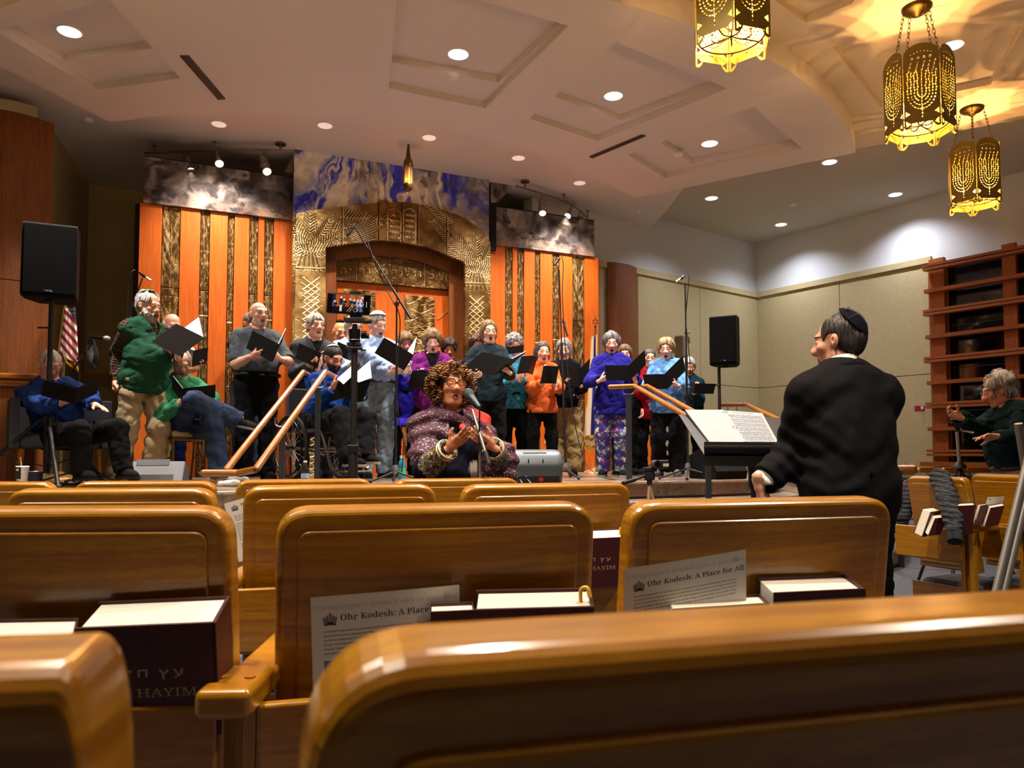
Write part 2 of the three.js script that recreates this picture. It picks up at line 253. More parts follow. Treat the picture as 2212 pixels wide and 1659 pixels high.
[[1537, 428], [1792, 350], [1934, 420], [1687, 485]].forEach(([x, y], i) => downlight(x, y, GREYC, 0.085, LIGHT.grey, 0xeef0fa, greyLabel[i], 'downlights in the corner ceiling', glowWhite, 66));
downlight(2057, 98, 4.53, 0.085, LIGHT.grey, 0xfff4e6, 'lone recessed downlight in the warm ceiling beside the second chandelier', null, glowWhite);
// the rest of the room's downlights, over the seats
for (const [x, z] of [[-3.4, -1.6], [-1.1, -1.0], [1.2, -2.2], [3.2, -1.2], [-2.2, -3.0], [0.2, -3.6]]) downlight(0, 0, 4.47, 0.085, LIGHT.audience, 0xfff0dc, 'recessed downlight in the warm ceiling above the rows of seats', 'downlights above the seats', glowWhite, 60, V(x, 4.47, z));
// smoke detectors, long air vents
const discs = [[250, 122, SLAB + .13, 'leftmost coffer'], [980, 163, SLAB + .065, 'middle coffer'], [1465, 333, SLAB + .065, 'rightmost coffer'], [190, 258, BAND, 'ceiling above the left wooden panel'], [1378, 455, BAND, 'ceiling right of the ark'], [1713, 440, GREYC, 'grey corner ceiling']];
for (const [x, y, h, w] of discs) { const p = G(x, y, h), t = thing('smoke_detector', 'small round white smoke detector on the ' + w, 'smoke detector', V(p.x, h - 0.03, p.z), 0, 'smoke detectors'); obj('housing', lathe([[0.001, 0], [0.03, 0.002], [0.048, 0.012], [0.055, 0.03]], 20), mTrim, t); }
for (const [c, lab] of [[[[388, 119], [408, 119], [487, 212], [470, 213]], 'long dark slot vent between the first two ceiling coffers'], [[[1273, 337], [1280, 340], [1395, 292], [1386, 290]], 'long slot vent behind the fourth ceiling coffer']]) {
  const q = c.map((p) => G(p[0], p[1], SLAB)), mid = q.reduce((s, p) => s.add(p), V(0, 0, 0)).multiplyScalar(0.25), t = thing('air_vent', lab, 'air vent', V(mid.x, SLAB - 0.012, mid.z), 0, 'slot vents');
  objW('frame', slabXZ(q.map((p) => [p.x, p.z]), SLAB - 0.008, SLAB + 0.01), M(0x6f6962, 0.6), t);
  for (let k = 0; k < 4; k++) { const u = (k + 0.5) / 4, a = q[0].clone().lerp(q[1], u), b = q[3].clone().lerp(q[2], u); a.y = b.y = SLAB - 0.01; objW('slat', bar(a, b, 0.012, 0.008), M(0x3a3733, 0.5, 0.4), t); }
}
// ---------- the ark wall ----------
const TH = Math.atan(0.44), arkO = P(882, HOR, 9.2).setY(0), arkN = V(Math.sin(TH), 0, Math.cos(TH)), arkU = V(Math.cos(TH), 0, -Math.sin(TH));
const wingP = P(302, HOR, 8.0);
arkO.copy(wingP.clone().add(arkU.clone().multiplyScalar(arkO.clone().sub(wingP).dot(arkU)))).setY(0); // foot of the ark's middle on the plane of the wings
const loc = (px, py, off = 0) => { const p = onPlane(px, py, arkO.clone().add(arkN.clone().multiplyScalar(off)), arkN).sub(arkO); return [p.dot(arkU), p.y]; }; // pixel -> ark frame (x along the wall, y up)
const arkThing = (name, label, cat, group) => thing(name, label, cat, V(arkO.x, 0, arkO.z), TH, group);
// ---- hammered bronze: relief drawn as a height map ----
function reliefTex(w, h, draw, seed, dark = 0.25) { // returns {map, bump}
  const c = document.createElement('canvas'); c.width = w; c.height = h; const x = c.getContext('2d'); x.fillStyle = '#606060'; x.fillRect(0, 0, w, h); x.lineCap = 'round'; x.lineJoin = 'round'; draw(x, w, h);
  const im = x.getImageData(0, 0, w, h).data, hgt = (i, j) => im[(clamp(j, 0, h - 1) * w + clamp(i, 0, w - 1)) * 4] / 255, cw = Math.min(w, h) / 60;
  const val = (i, j) => hgt(i, j) * 0.72 + 0.28 * (0.5 + fbm(i / cw / 5, j / cw / 5, seed, 3) + 0.5 * fbm(i / cw / 1.6, j / cw / 1.6, seed + 5, 2));
  const B = new Uint8Array(w * h * 4), C = new Uint8Array(w * h * 4), lo = hex('#5c4421'), mid = hex('#b09662'), hi = hex('#f2e0b2');
  for (let j = 0; j < h; j++) for (let i = 0; i < w; i++) {
    const v = val(i, j), q = ((h - 1 - j) * w + i) * 4; B[q] = B[q + 1] = B[q + 2] = clamp(v, 0, 1) * 255; B[q + 3] = 255;
    const pat = clamp(0.45 + 0.9 * fbm(i / w * 6, j / w * 6, seed + 11, 4) + (v - 0.45) * 1.3 - dark, 0, 1), k = pat < 0.5 ? mixc(lo, mid, pat * 2) : mixc(mid, hi, pat * 2 - 1);
    C[q] = k[0] * 255; C[q + 1] = k[1] * 255; C[q + 2] = k[2] * 255; C[q + 3] = 255;
  }
  const mk = (d, srgb) => { const t = new THREE.DataTexture(d, w, h); t.magFilter = t.minFilter = THREE.LinearFilter; t.wrapS = t.wrapT = THREE.RepeatWrapping; if (srgb) t.colorSpace = THREE.SRGBColorSpace; t.needsUpdate = true; return t; };
  return { map: mk(C, true), bump: mk(B, false) };
}
const bronze = (r, s) => M(0xffffff, 0.36, 0.6, { map: r.map, bumpMap: r.bump, bumpScale: s });
const ln = (x, pts, w, c) => { x.strokeStyle = c; x.lineWidth = w; x.beginPath(); pts.forEach((p, i) => i ? x.lineTo(p[0], p[1]) : x.moveTo(p[0], p[1])); x.stroke(); };
const W1 = '#ffffff', W2 = '#c8c8c8', K1 = '#101010';
// panels of the wings: tall palms, wavy bark, narrow plain strips
const palmR = reliefTex(160, 1024, (x, w, h) => { const r = rng(5); for (let k = 0; k < 3; k++) { const y0 = h * (k + 1) / 3 - 20, y1 = h * k / 3 + 30; ln(x, [[w / 2, y0], [w / 2 + 8, (y0 + y1) / 2], [w / 2 + 4, y1]], 7, W1); for (let i = 0; i < 9; i++) { const y = lerp(y1 + 10, y0 - 40, i / 9), s = i % 2 ? 1 : -1; for (let q = 0; q < 2; q++) ln(x, [[w / 2, y + 34 + q * 12], [w / 2 + s * 30, y + 12 + q * 12], [w / 2 + s * 64, y - 24 + q * 14]], 5, q ? W2 : W1); } x.fillStyle = K1; x.fillRect(0, h * k / 3, w, 3); } for (let i = 0; i < 500; i++) { x.fillStyle = r() < 0.5 ? '#909090' : '#3a3a3a'; x.fillRect(r() * w, r() * h, 3, 6); } }, 21);
const barkR = reliefTex(96, 1024, (x, w, h) => { const r = rng(9); for (let i = 0; i < 9; i++) { const p = []; for (let y = 0; y <= h; y += 24) p.push([w * (i + 0.5) / 9 + 7 * Math.sin(y / 60 + i * 1.3) + r() * 4, y]); ln(x, p, 4, i % 2 ? W1 : K1); } x.fillStyle = W1; for (let i = 0; i < 90; i++) { x.beginPath(); x.arc(r() * w, r() * h, 3 + r() * 3, 0, 7); x.fill(); } ln(x, [[0, h * 0.4], [w, h * 0.4]], 5, W1); ln(x, [[0, h * 0.74], [w, h * 0.74]], 5, W1); }, 33);
const plainR = reliefTex(64, 1024, (x, w, h) => { const r = rng(4); for (let i = 0; i < 40; i++) ln(x, [[r() * w, r() * h], [r() * w, r() * h]], 2, '#8a8a8a'); for (const t of [0.2, 0.45, 0.6, 0.85]) ln(x, [[w / 2, h * t], [w / 2, h * t + 60]], 10, W1); ln(x, [[0, h * 0.42], [w, h * 0.42]], 6, W1); }, 45);
const mPalm = bronze(palmR, 0.012), mBark = bronze(barkR, 0.012), mPlain = bronze(plainR, 0.008);
const uvBox = (g, x0, x1, y0, y1) => { const p = g.attributes.position, u = new Float32Array(p.count * 2); for (let i = 0; i < p.count; i++) { u[2 * i] = (p.getX(i) - x0) / (x1 - x0); u[2 * i + 1] = (p.getY(i) - y0) / (y1 - y0); } g.setAttribute('uv', new THREE.BufferAttribute(u, 2)); return g; };
const WTOP = 3.69;
const wingSpec = { left: [450, [[302, 350.7, 'w'], [351.7, 389.5, 'P'], [390.5, 433.6, 'w'], [434.6, 453.5, 'B'], [454.5, 493, 'w'], [494, 506.5, 'N'], [507.5, 539.6, 'w'], [540.6, 558, 'B'], [558.8, 572.3, 'w'], [573.2, 591, 'B'], [592, 634, 'w']]], right: [545, [[1056, 1090, 'w'], [1091, 1105, 'B'], [1105.7, 1116, 'w'], [1116.7, 1129.5, 'B'], [1130.3, 1154, 'w'], [1155, 1164.4, 'N'], [1165.2, 1192, 'w'], [1193, 1205.6, 'B'], [1206.4, 1234.7, 'w'], [1235.7, 1260, 'P'], [1261, 1291, 'w']]] };
for (const side of ['left', 'right']) {
  const [py, list] = wingSpec[side], root = struct('wall_ark_' + side, box(1.72, WTOP - STAGE, 0.06, (loc(list[0][0], py)[0] + loc(list[list.length - 1][1], py)[0]) / 2, (WTOP + STAGE) / 2, -0.06), mBlackSoft);
  root.position.set(arkO.x, 0, arkO.z); root.rotation.y = TH;
  list.forEach(([a, b, k], i) => {
    const x0 = loc(a, py)[0], x1 = loc(b, py)[0], y0 = STAGE, w = x1 - x0, c = (x0 + x1) / 2;
    if (k === 'w') obj('wood_panel', box(w, WTOP - y0, 0.05, c, (WTOP + y0) / 2, 0, 0.006), mArk, root);
    else { const cuts = [y0, 1.72, 2.78, WTOP]; for (let j = 0; j < 3; j++) { const g = box(w, cuts[j + 1] - cuts[j] - 0.006, 0.05, c, (cuts[j] + cuts[j + 1]) / 2, -0.012, 0.005); uvBox(g, x0, x1, y0, WTOP); obj('bronze_plate', g, k === 'P' ? mPalm : k === 'B' ? mBark : mPlain, root, true); } }
  });
}
// ---- painted friezes ----
const cloudTex = (blue, seed, w = 768, h = 256) => tex(w, h, (u, v) => {
  const wx = fbm(u * 6, v * 2, seed, 4), wy = fbm(u * 6 + 4, v * 2 + 3, seed + 2, 4), sl = u * (blue ? 9 : 11) + v * (blue ? 1.2 : -0.6) + wx * 1.6, n = fbm(sl, v * (blue ? 1.5 : 2.2) + wy * 1.4, seed + 7, 5), n2 = fbm(u * 14 + wx, v * 5 + wy * 2, seed + 13, 4), n3 = fbm(u * 30, v * 12, seed + 3, 3);
  let c = mixc(hex('#4a444a'), hex('#a7a3a0'), clamp(0.5 + n * 1.5, 0, 1));
  c = mixc(c, hex('#2b262c'), clamp(-n2 * 2.2, 0, 0.75));
  c = mixc(c, hex('#6c7484'), clamp(fbm(u * 5, v * 3, seed + 20, 3) * 1.6, 0, 0.5));
  if (blue) { const fade = clamp(1.9 - Math.abs(u - 0.4) * 2.4, 0, 1); const s2 = u * 13 + (u - 0.45) * v * 9 + wx * 2.4, q = fbm(s2, v * 2.4 + wy * 1.6, seed + 30, 5), q2 = fbm(s2 * 1.6, v * 3 + wx * 2, seed + 41, 5); c = mixc(c, hex('#c9c9c6'), 0.55 * fade); c = mixc(c, hex('#eceae2'), clamp(n * 2.6 + 0.3, 0, 1) * fade); c = mixc(c, hex('#2a36d8'), clamp(q * 5 + 0.35, 0, 0.96) * fade); c = mixc(c, hex('#8d97d8'), clamp(q2 * 3 - 0.3, 0, 0.8) * fade); c = mixc(c, hex('#f2f0e8'), clamp(q2 * -4 - 0.5, 0, 0.9) * fade); c = mixc(c, hex('#3a3a44'), clamp(n2 * 3 - 0.7, 0, 0.6) * fade); }
  else { c = mixc(c, hex('#d8b29a'), clamp(0.55 - v * 1.5, 0, 1) * clamp(0.25 + n2 * 1.8, 0, 0.9)); c = mixc(c, hex('#c97a63'), clamp(0.4 - v, 0, 0.4) * clamp(n3 * 3, 0, 1)); }
  const f = n3 * 0.1; return [c[0] + f, c[1] + f, c[2] + f];
});
const mMuralGrey = M(0xffffff, 0.8, 0, { map: cloudTex(false, 3), bumpMap: fineBump, bumpScale: 0.001 }), mMuralGrey2 = M(0xffffff, 0.8, 0, { map: cloudTex(false, 8), bumpMap: fineBump, bumpScale: 0.001 }), mMuralBlue = M(0xffffff, 0.75, 0, { map: cloudTex(true, 5, 1024, 384), bumpMap: fineBump, bumpScale: 0.001 });
const MTOP = 4.2;
for (const [lab, xa, xb, m] of [['grey cloudy painted frieze above the left orange and bronze panels', loc(311, 400)[0], loc(633, 400)[0], mMuralGrey], ['grey cloudy painted frieze above the right orange and bronze panels', loc(1058, 480)[0], loc(1280, 500)[0], mMuralGrey2]]) {
  const t = arkThing('painted_frieze', lab, 'mural', 'painted friezes above the ark'), g = box(xb - xa, MTOP - WTOP, 0.04, (xa + xb) / 2, (MTOP + WTOP) / 2 + 0.002, 0.03, 0.004); uvBox(g, xa, xb, WTOP, MTOP); obj('canvas', g, m, t, true);
  obj('edge', box(xb - xa, 0.012, 0.05, (xa + xb) / 2, MTOP + 0.006, 0.03), mBlackSoft, t);
}
const CF = 0.22; // the middle stands proud of the wings
{
  const t = arkThing('painted_frieze', 'blue and white swirling painted frieze above the bronze arch', 'mural', 'painted friezes above the ark');
  const top = [[636, 320], [700, 323], [760, 326], [820, 331], [880, 336], [940, 346], [1000, 359], [1060, 378]], x0 = loc(636, 400, CF)[0], x1 = loc(1060, 440, CF)[0], bow = (u) => CF - 0.06 + 0.0 * u, yTop = (u) => { const f = u * (top.length - 1), i = Math.min(top.length - 2, f | 0), y = (k) => loc(top[k][0], top[k][1], CF - 0.06)[1]; return lerp(y(i), y(i + 1), f - i); };
  const front = grid(24, 6, (u, v) => V(lerp(x0, x1, u), lerp(3.6, yTop(u), v), bow(u))), back = grid(24, 2, (u, v) => V(lerp(x1, x0, u), lerp(3.6, yTop(1 - u), v), bow(u) - 0.05));
  obj('canvas', [front, back], mMuralBlue, t, true);
  const L = [[632, 336], [632.5, 376], [615, 372]].map(([x, y]) => loc(x, y, 0.03)); obj('side_return', prism(L.reverse(), 0.02).translate(0, 0, 0.03), M(0x8a6f5a, 0.8), t);
  const Rr = [[1059, 377], [1116, 395], [1073, 438], [1059, 438]].map(([x, y]) => loc(x, y, 0.08)), rg = prism(Rr.reverse(), 0.02).translate(0, 0, 0.08); uvBox(rg, Rr[0][0] - 0.6, Rr[0][0] + 1.2, 3.6, 5.4); obj('side_return', rg, mMuralGrey2, t, true);
  obj('backing', box(2.3, 0.85, 0.1, 0, 4.04, 0.02), mBlackSoft, t);
}
// ---- bronze arch, inscription and doors ----
const lp = (list, off) => list.map(([x, y]) => loc(x, y, off));
const archOut = lp([[632, 1032], [633, 462], [700, 450], [760, 443], [820, 437.5], [880, 435.5], [940, 447], [1000, 468], [1040, 497], [1060, 524], [1060, 1020]], CF), archIn = lp([[704, 1030], [705, 534], [760, 526], [820, 519], [860, 522], [920, 533], [960, 548], [990, 560], [1005, 567], [1003, 1022]], CF);
const ax0 = archOut[0][0], ax1 = archOut[archOut.length - 1][0], ay0 = STAGE, ay1 = 4.1;
const toC = (x, y, w, h) => [(x - ax0) / (ax1 - ax0) * w, h - (y - ay0) / (ay1 - ay0) * h];
const archR = reliefTex(1024, 1390, (x, w, h) => {
  const q = (px, py) => toC(...loc(px, py, CF), w, h), r = rng(77);
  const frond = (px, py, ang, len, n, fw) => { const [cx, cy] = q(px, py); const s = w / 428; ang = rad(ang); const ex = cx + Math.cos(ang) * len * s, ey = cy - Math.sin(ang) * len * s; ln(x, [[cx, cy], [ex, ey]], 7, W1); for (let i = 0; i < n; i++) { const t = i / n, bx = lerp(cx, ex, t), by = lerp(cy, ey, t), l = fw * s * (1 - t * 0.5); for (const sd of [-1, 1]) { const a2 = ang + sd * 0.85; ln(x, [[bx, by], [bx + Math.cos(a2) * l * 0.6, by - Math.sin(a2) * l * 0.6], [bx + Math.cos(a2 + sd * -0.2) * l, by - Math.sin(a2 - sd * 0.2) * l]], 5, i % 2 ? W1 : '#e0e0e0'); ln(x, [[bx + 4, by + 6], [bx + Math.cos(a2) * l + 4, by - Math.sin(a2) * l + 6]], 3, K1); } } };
  // palm crowns either side, fronds over the arch
  for (const [cx, cy, m] of [[668, 545, 1], [1030, 590, -1]]) { for (const a of [90, 120, 60, 145, 35, 165, 15]) frond(cx, cy, a, 80, 13, 26); const [bx, by] = q(cx, cy); for (let i = -5; i <= 5; i++) ln(x, [[bx + i * 7, by], [bx + i * 13, by + 90]], 4, i % 2 ? W1 : K1); }
  frond(720, 500, 20, 95, 16, 30); frond(735, 470, 5, 110, 16, 26); frond(1000, 540, 140, 90, 15, 30); frond(980, 480, 150, 90, 14, 26); frond(760, 515, 35, 70, 12, 24);
  for (let i = 0; i < 26; i++) { const a = 0.15 + i * 0.11, [bx, by] = q(700, 440); ln(x, [[bx + 140 + Math.cos(a) * 20, by + 200 - i * 3], [bx + 260, by + 190 - i * 7]], 4, i % 2 ? W1 : K1); }
  // lattice of the trunks
  for (const [x0, x1, y0, y1] of [[655, 690, 600, 1030], [1015, 1045, 640, 1020]]) for (let k = 0; k < 34; k++) { const a = q(x0, y0 + k * 13), b = q(x1, y0 + k * 13 + 26), c = q(x1, y0 + k * 13); ln(x, [a, b], 6, W1); ln(x, [c, q(x0, y0 + k * 13 + 26)], 6, W1); x.fillStyle = W1; x.beginPath(); x.arc((a[0] + b[0]) / 2, (a[1] + b[1]) / 2, 6, 0, 7); x.fill(); }
  // the two tablets in the middle with rows of signs
  for (const [x0, x1] of [[838, 866], [872, 898]]) { const [a, b] = q(x0, 446), [c, d] = q(x1, 522); x.strokeStyle = W1; x.lineWidth = 8; x.beginPath(); x.moveTo(a, d); x.lineTo(a, b + 26); x.quadraticCurveTo((a + c) / 2, b - 14, c, b + 26); x.lineTo(c, d); x.stroke(); x.fillStyle = W1; for (let j = 0; j < 5; j++) for (let i = 0; i < 5; i++) { if (r() < 0.85) x.fillRect(a + 10 + i * (c - a - 16) / 5, b + 34 + j * 28, 7 + r() * 5, 12); } }
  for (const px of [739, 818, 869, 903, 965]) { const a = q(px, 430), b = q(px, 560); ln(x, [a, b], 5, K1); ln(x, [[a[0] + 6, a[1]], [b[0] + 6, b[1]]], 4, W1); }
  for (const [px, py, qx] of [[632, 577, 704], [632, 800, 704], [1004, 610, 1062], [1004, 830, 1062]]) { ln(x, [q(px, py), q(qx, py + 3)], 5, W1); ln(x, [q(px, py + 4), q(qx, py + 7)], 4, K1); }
  for (let i = 0; i < 1600; i++) { x.fillStyle = r() < 0.5 ? '#b0b0b0' : '#2c2c2c'; x.fillRect(r() * w, r() * h, 3 + r() * 5, 3 + r() * 6); }
}, 51, 0.08);
const mArch = bronze(archR, 0.04);
{
  const t = arkThing('ark_surround', 'hammered bronze arch with palms and two tablets around the ark doors', 'arch');
  // plates: left jamb, right jamb, and the head cut at the seams
  const sec = (pxs) => pxs; const topY = (px) => { const a = [[632, 462], [700, 450], [760, 443], [820, 437.5], [880, 435.5], [940, 447], [1000, 468], [1040, 497], [1060, 524]]; for (let i = 0; i + 1 < a.length; i++) if (px <= a[i + 1][0]) return lerp(a[i][1], a[i + 1][1], (px - a[i][0]) / (a[i + 1][0] - a[i][0])); return 524; };
  const inY = (px) => { const a = [[704, 534], [760, 526], [820, 519], [860, 522], [920, 533], [960, 548], [990, 560], [1005, 567]]; for (let i = 0; i + 1 < a.length; i++) if (px <= a[i + 1][0]) return lerp(a[i][1], a[i + 1][1], (px - a[i][0]) / (a[i + 1][0] - a[i][0])); return 567; };
  const plates = [[[632, 579], [633, 462], [668, 455], [704, 449.5], [704, 579]], [[632, 802], [632, 580], [704, 580], [704, 802]], [[631, 1034], [632, 803], [704, 803], [703, 1030]], [[1005, 611], [1005, 471], [1040, 497], [1060, 524], [1060, 613]], [[1004, 832], [1005, 612], [1060, 614], [1060, 834]], [[1003, 1024], [1004, 833], [1060, 835], [1060, 1022]]];
  for (const [a, b] of [[704, 739], [739, 818], [818, 869], [869, 903], [903, 965], [965, 1005]]) { const n = 4, up = [], dn = []; for (let i = 0; i <= n; i++) { const px = lerp(a, b, i / n); up.push([px, topY(px)]); dn.push([px, inY(px)]); } plates.push([...dn.reverse(), ...up]); }
  for (const pl of plates) { let q = lp(pl, CF); if (THREE.ShapeUtils.area(q.map(([x, y]) => new THREE.Vector2(x, y))) < 0) q.reverse(); const g = prism(q, 0.06, 0.004).translate(0, 0, CF - 0.06); uvBox(g, ax0, ax1, ay0, ay1); obj('bronze_plate', g, mArch, t, true); }
  // reveal of the opening
  const reveal = archIn.map(([x, y]) => V(x, y, 0)); for (let i = 0; i + 1 < reveal.length; i++) { const a = reveal[i], b = reveal[i + 1]; obj('reveal', bar(V(a.x, a.y + (i ? 0.01 : 0), CF - 0.2), V(b.x, b.y + 0.01, CF - 0.2), i === 0 || i === reveal.length - 2 ? 0.3 : 0.3, 0.03, V(0, 0, 1)).translate(0, 0, 0), mColumn, t); }
}
const DB = -0.06; // plane of the doors
const heb = (x, ch, cx, cy, s, wd, col) => { // letter strokes in a unit box, drawn right to left by the caller
  const S = { 'ק': [[[-.4, -.5], [.4, -.5], [.4, -.1], [.1, .4]], [[-.3, -.2], [-.3, .8]]], 'ל': [[[-.3, -1], [-.3, -.4], [.35, -.4], [.35, -.1], [0, .5]]], 'כ': [[[-.4, -.5], [.2, -.5], [.4, -.2], [.4, .2], [.2, .5], [-.4, .5]]], 'ו': [[[-.2, -.5], [.15, -.5], [.15, .5]]], 'נ': [[[-.1, -.5], [.2, -.5], [.2, .5], [-.3, .5]]], 'ר': [[[-.4, -.5], [.2, -.5], [.4, -.3], [.4, .5]]], 'י': [[[-.1, -.5], [.15, -.45], [.1, -.1]]], 'ה': [[[-.4, -.5], [.4, -.5], [.4, .5]], [[-.35, -.1], [-.35, .5]]], 'ת': [[[-.4, -.5], [.4, -.5], [.4, .5]], [[-.25, -.5], [-.25, .4], [-.45, .5]]], 'ב': [[[-.4, -.5], [.25, -.5], [.35, .5]], [[-.45, .5], [.5, .5]]], 'א': [[[-.4, -.5], [.4, .5]], [[.3, -.5], [.15, 0]], [[-.15, -.1], [-.35, .5]]], 'ע': [[[.4, -.5], [.3, .2], [-.3, .7]], [[-.35, -.5], [-.15, -.1], [.1, .35]]], 'ץ': [[[-.35, -.5], [-.1, -.1], [0, .2]], [[.4, -.5], [.3, -.1], [0, .2], [0, .95]]], 'ח': [[[-.4, -.5], [.4, -.5], [.4, .5]], [[-.3, -.5], [-.3, .5]]], 'ם': [[[-.4, -.5], [.35, -.5], [.35, .5], [-.35, .5], [-.4, -.5]]] };
  for (const st of S[ch] || []) ln(x, st.map(([a, b]) => [cx + a * s, cy + b * s]), wd, col);
};
{
  const t = arkThing('ark_doors', 'orange wooden ark doors with bronze squares below a bronze Hebrew inscription', 'ark doors');
  const lint = lp([[706, 603], [706, 551], [760, 544], [830, 541], [900, 548], [950, 562], [988, 582], [988, 627], [850, 615]], DB + 0.06); lint.reverse();
  const lx = lint.map((p) => p[0]), ly = lint.map((p) => p[1]), X0 = Math.min(...lx), X1 = Math.max(...lx), Y0 = Math.min(...ly), Y1 = Math.max(...ly);
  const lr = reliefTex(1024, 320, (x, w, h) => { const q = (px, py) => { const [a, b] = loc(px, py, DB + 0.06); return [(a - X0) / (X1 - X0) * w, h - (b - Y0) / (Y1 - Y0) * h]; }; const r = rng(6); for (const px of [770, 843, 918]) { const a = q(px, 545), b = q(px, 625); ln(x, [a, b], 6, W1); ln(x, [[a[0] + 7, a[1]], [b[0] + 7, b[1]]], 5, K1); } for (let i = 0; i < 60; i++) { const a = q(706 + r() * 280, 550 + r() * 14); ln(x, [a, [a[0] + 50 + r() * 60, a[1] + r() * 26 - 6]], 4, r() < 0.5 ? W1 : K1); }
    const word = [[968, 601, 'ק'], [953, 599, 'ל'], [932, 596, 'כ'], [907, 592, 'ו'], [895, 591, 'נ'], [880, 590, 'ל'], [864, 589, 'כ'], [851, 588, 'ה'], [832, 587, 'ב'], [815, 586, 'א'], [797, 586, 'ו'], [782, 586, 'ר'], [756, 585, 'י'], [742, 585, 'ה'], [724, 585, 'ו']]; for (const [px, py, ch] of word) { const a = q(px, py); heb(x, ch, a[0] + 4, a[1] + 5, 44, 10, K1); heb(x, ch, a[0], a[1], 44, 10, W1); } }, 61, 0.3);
  const lg = prism(lint, 0.06, 0.004).translate(0, 0, DB); uvBox(lg, X0, X1, Y0, Y1); obj('inscription_plate', lg, bronze(lr, 0.016), t, true);
  // doors
  const doorL = lp([[706, 1030], [706, 606], [857, 618], [856, 1026]], DB), doorR = lp([[858, 1026], [859, 618], [990, 630], [988, 1022]], DB);
  const sq = reliefTex(256, 256, (x, w, h) => { const r = rng(3); for (let i = 0; i < 46; i++) { const p = []; let a = r() * w, b = r() * h; for (let k = 0; k < 6; k++) { p.push([a, b]); a += 22 + r() * 10; b += (r() - 0.45) * 26; } ln(x, p, 4, i % 3 ? W1 : K1); } }, 71, 0.22), mSq = bronze(sq, 0.014);
  for (const [q, plates] of [[doorL, [[[742, 624], [742, 690], [810, 696], [810, 630]], [[742, 720], [742, 980], [810, 976], [810, 722]]]], [doorR, [[[874, 637], [874, 762], [938, 762], [938, 644]], [[874, 790], [874, 980], [938, 978], [938, 792]]]]]) {
    q.reverse(); if (THREE.ShapeUtils.area(q.map(([x, y]) => new THREE.Vector2(x, y))) < 0) q.reverse();
    const d = obj('door', prism(q, 0.05, 0.004).translate(0, 0, DB - 0.05), mArk, t);
    for (const pl of plates) { const l = lp(pl, DB); if (THREE.ShapeUtils.area(l.map(([x, y]) => new THREE.Vector2(x, y))) < 0) l.reverse(); const xs = l.map((p) => p[0]), ys = l.map((p) => p[1]), g = prism(l, 0.025, 0.003).translate(0, 0, DB - 0.006); uvBox(g, Math.min(...xs), Math.max(...xs), Math.min(...ys), Math.max(...ys)); obj('bronze_square', g, mSq, d, true); }
  }
  for (const [a, b] of [[[704, 690], [735, 730]], [[704, 760], [730, 735]], [[988, 655], [945, 690]], [[988, 720], [955, 770]]]) { const [x0, y0] = loc(...a, DB), [x1, y1] = loc(...b, DB); obj('inlay', bar(V(x0, y0, DB + 0.002), V(x1, y1, DB + 0.002), 0.02, 0.006, V(0, 0, 1)), M(0xc79a55, 0.4, 0.3), t); }
  obj('frame', box(2.3, 3.0, 0.06, 0, 2.2, DB - 0.14), mColumn, t);
}
// ---- eternal lamp hanging before the frieze ----
{
  const d = 8.35, top = P(882, 336, d), bot = P(882, 416, d), t = thing('eternal_lamp', 'small bronze and amber glass lamp hanging before the blue frieze', 'lamp', V(top.x, bot.y, top.z)), h = BAND - bot.y, s = 0.072, yb = 0.05, yt = 0.38;
  obj('cage', [lathe([[0.012, 0], [0.02, 0.02], [0.05, 0.04], [0.055, 0.09], [0.05, 0.1]], 18), lathe([[0.055, yt - 0.07], [0.052, yt - 0.02], [0.03, yt + 0.02], [0.02, yt + 0.1], [0.012, h]], 18), ...[0, 1, 2, 3, 4, 5, 6, 7].map((k) => rod(V(0.052 * Math.cos(k * 0.785), 0.09, 0.052 * Math.sin(k * 0.785)), V(0.052 * Math.cos(k * 0.785), yt - 0.06, 0.052 * Math.sin(k * 0.785)), 0.004))], M(0x6e5a34, 0.35, 0.9), t);
  obj('glass', lathe([[0.044, 0.1], [0.044, yt - 0.07]], 18), M(0xffdf9a, 0.4, 0, { transmission: 0.9, thickness: 0, roughness: 0.35 }), t);
  obj('bulb', ball(0.022, 0, 0.15, 0, 14), mGlow(0xffb84d, 5), t);
  const l = new THREE.PointLight(0xffb050, 0.1); l.position.set(0, 0.15, 0); l.castShadow = true; t.add(l);
}
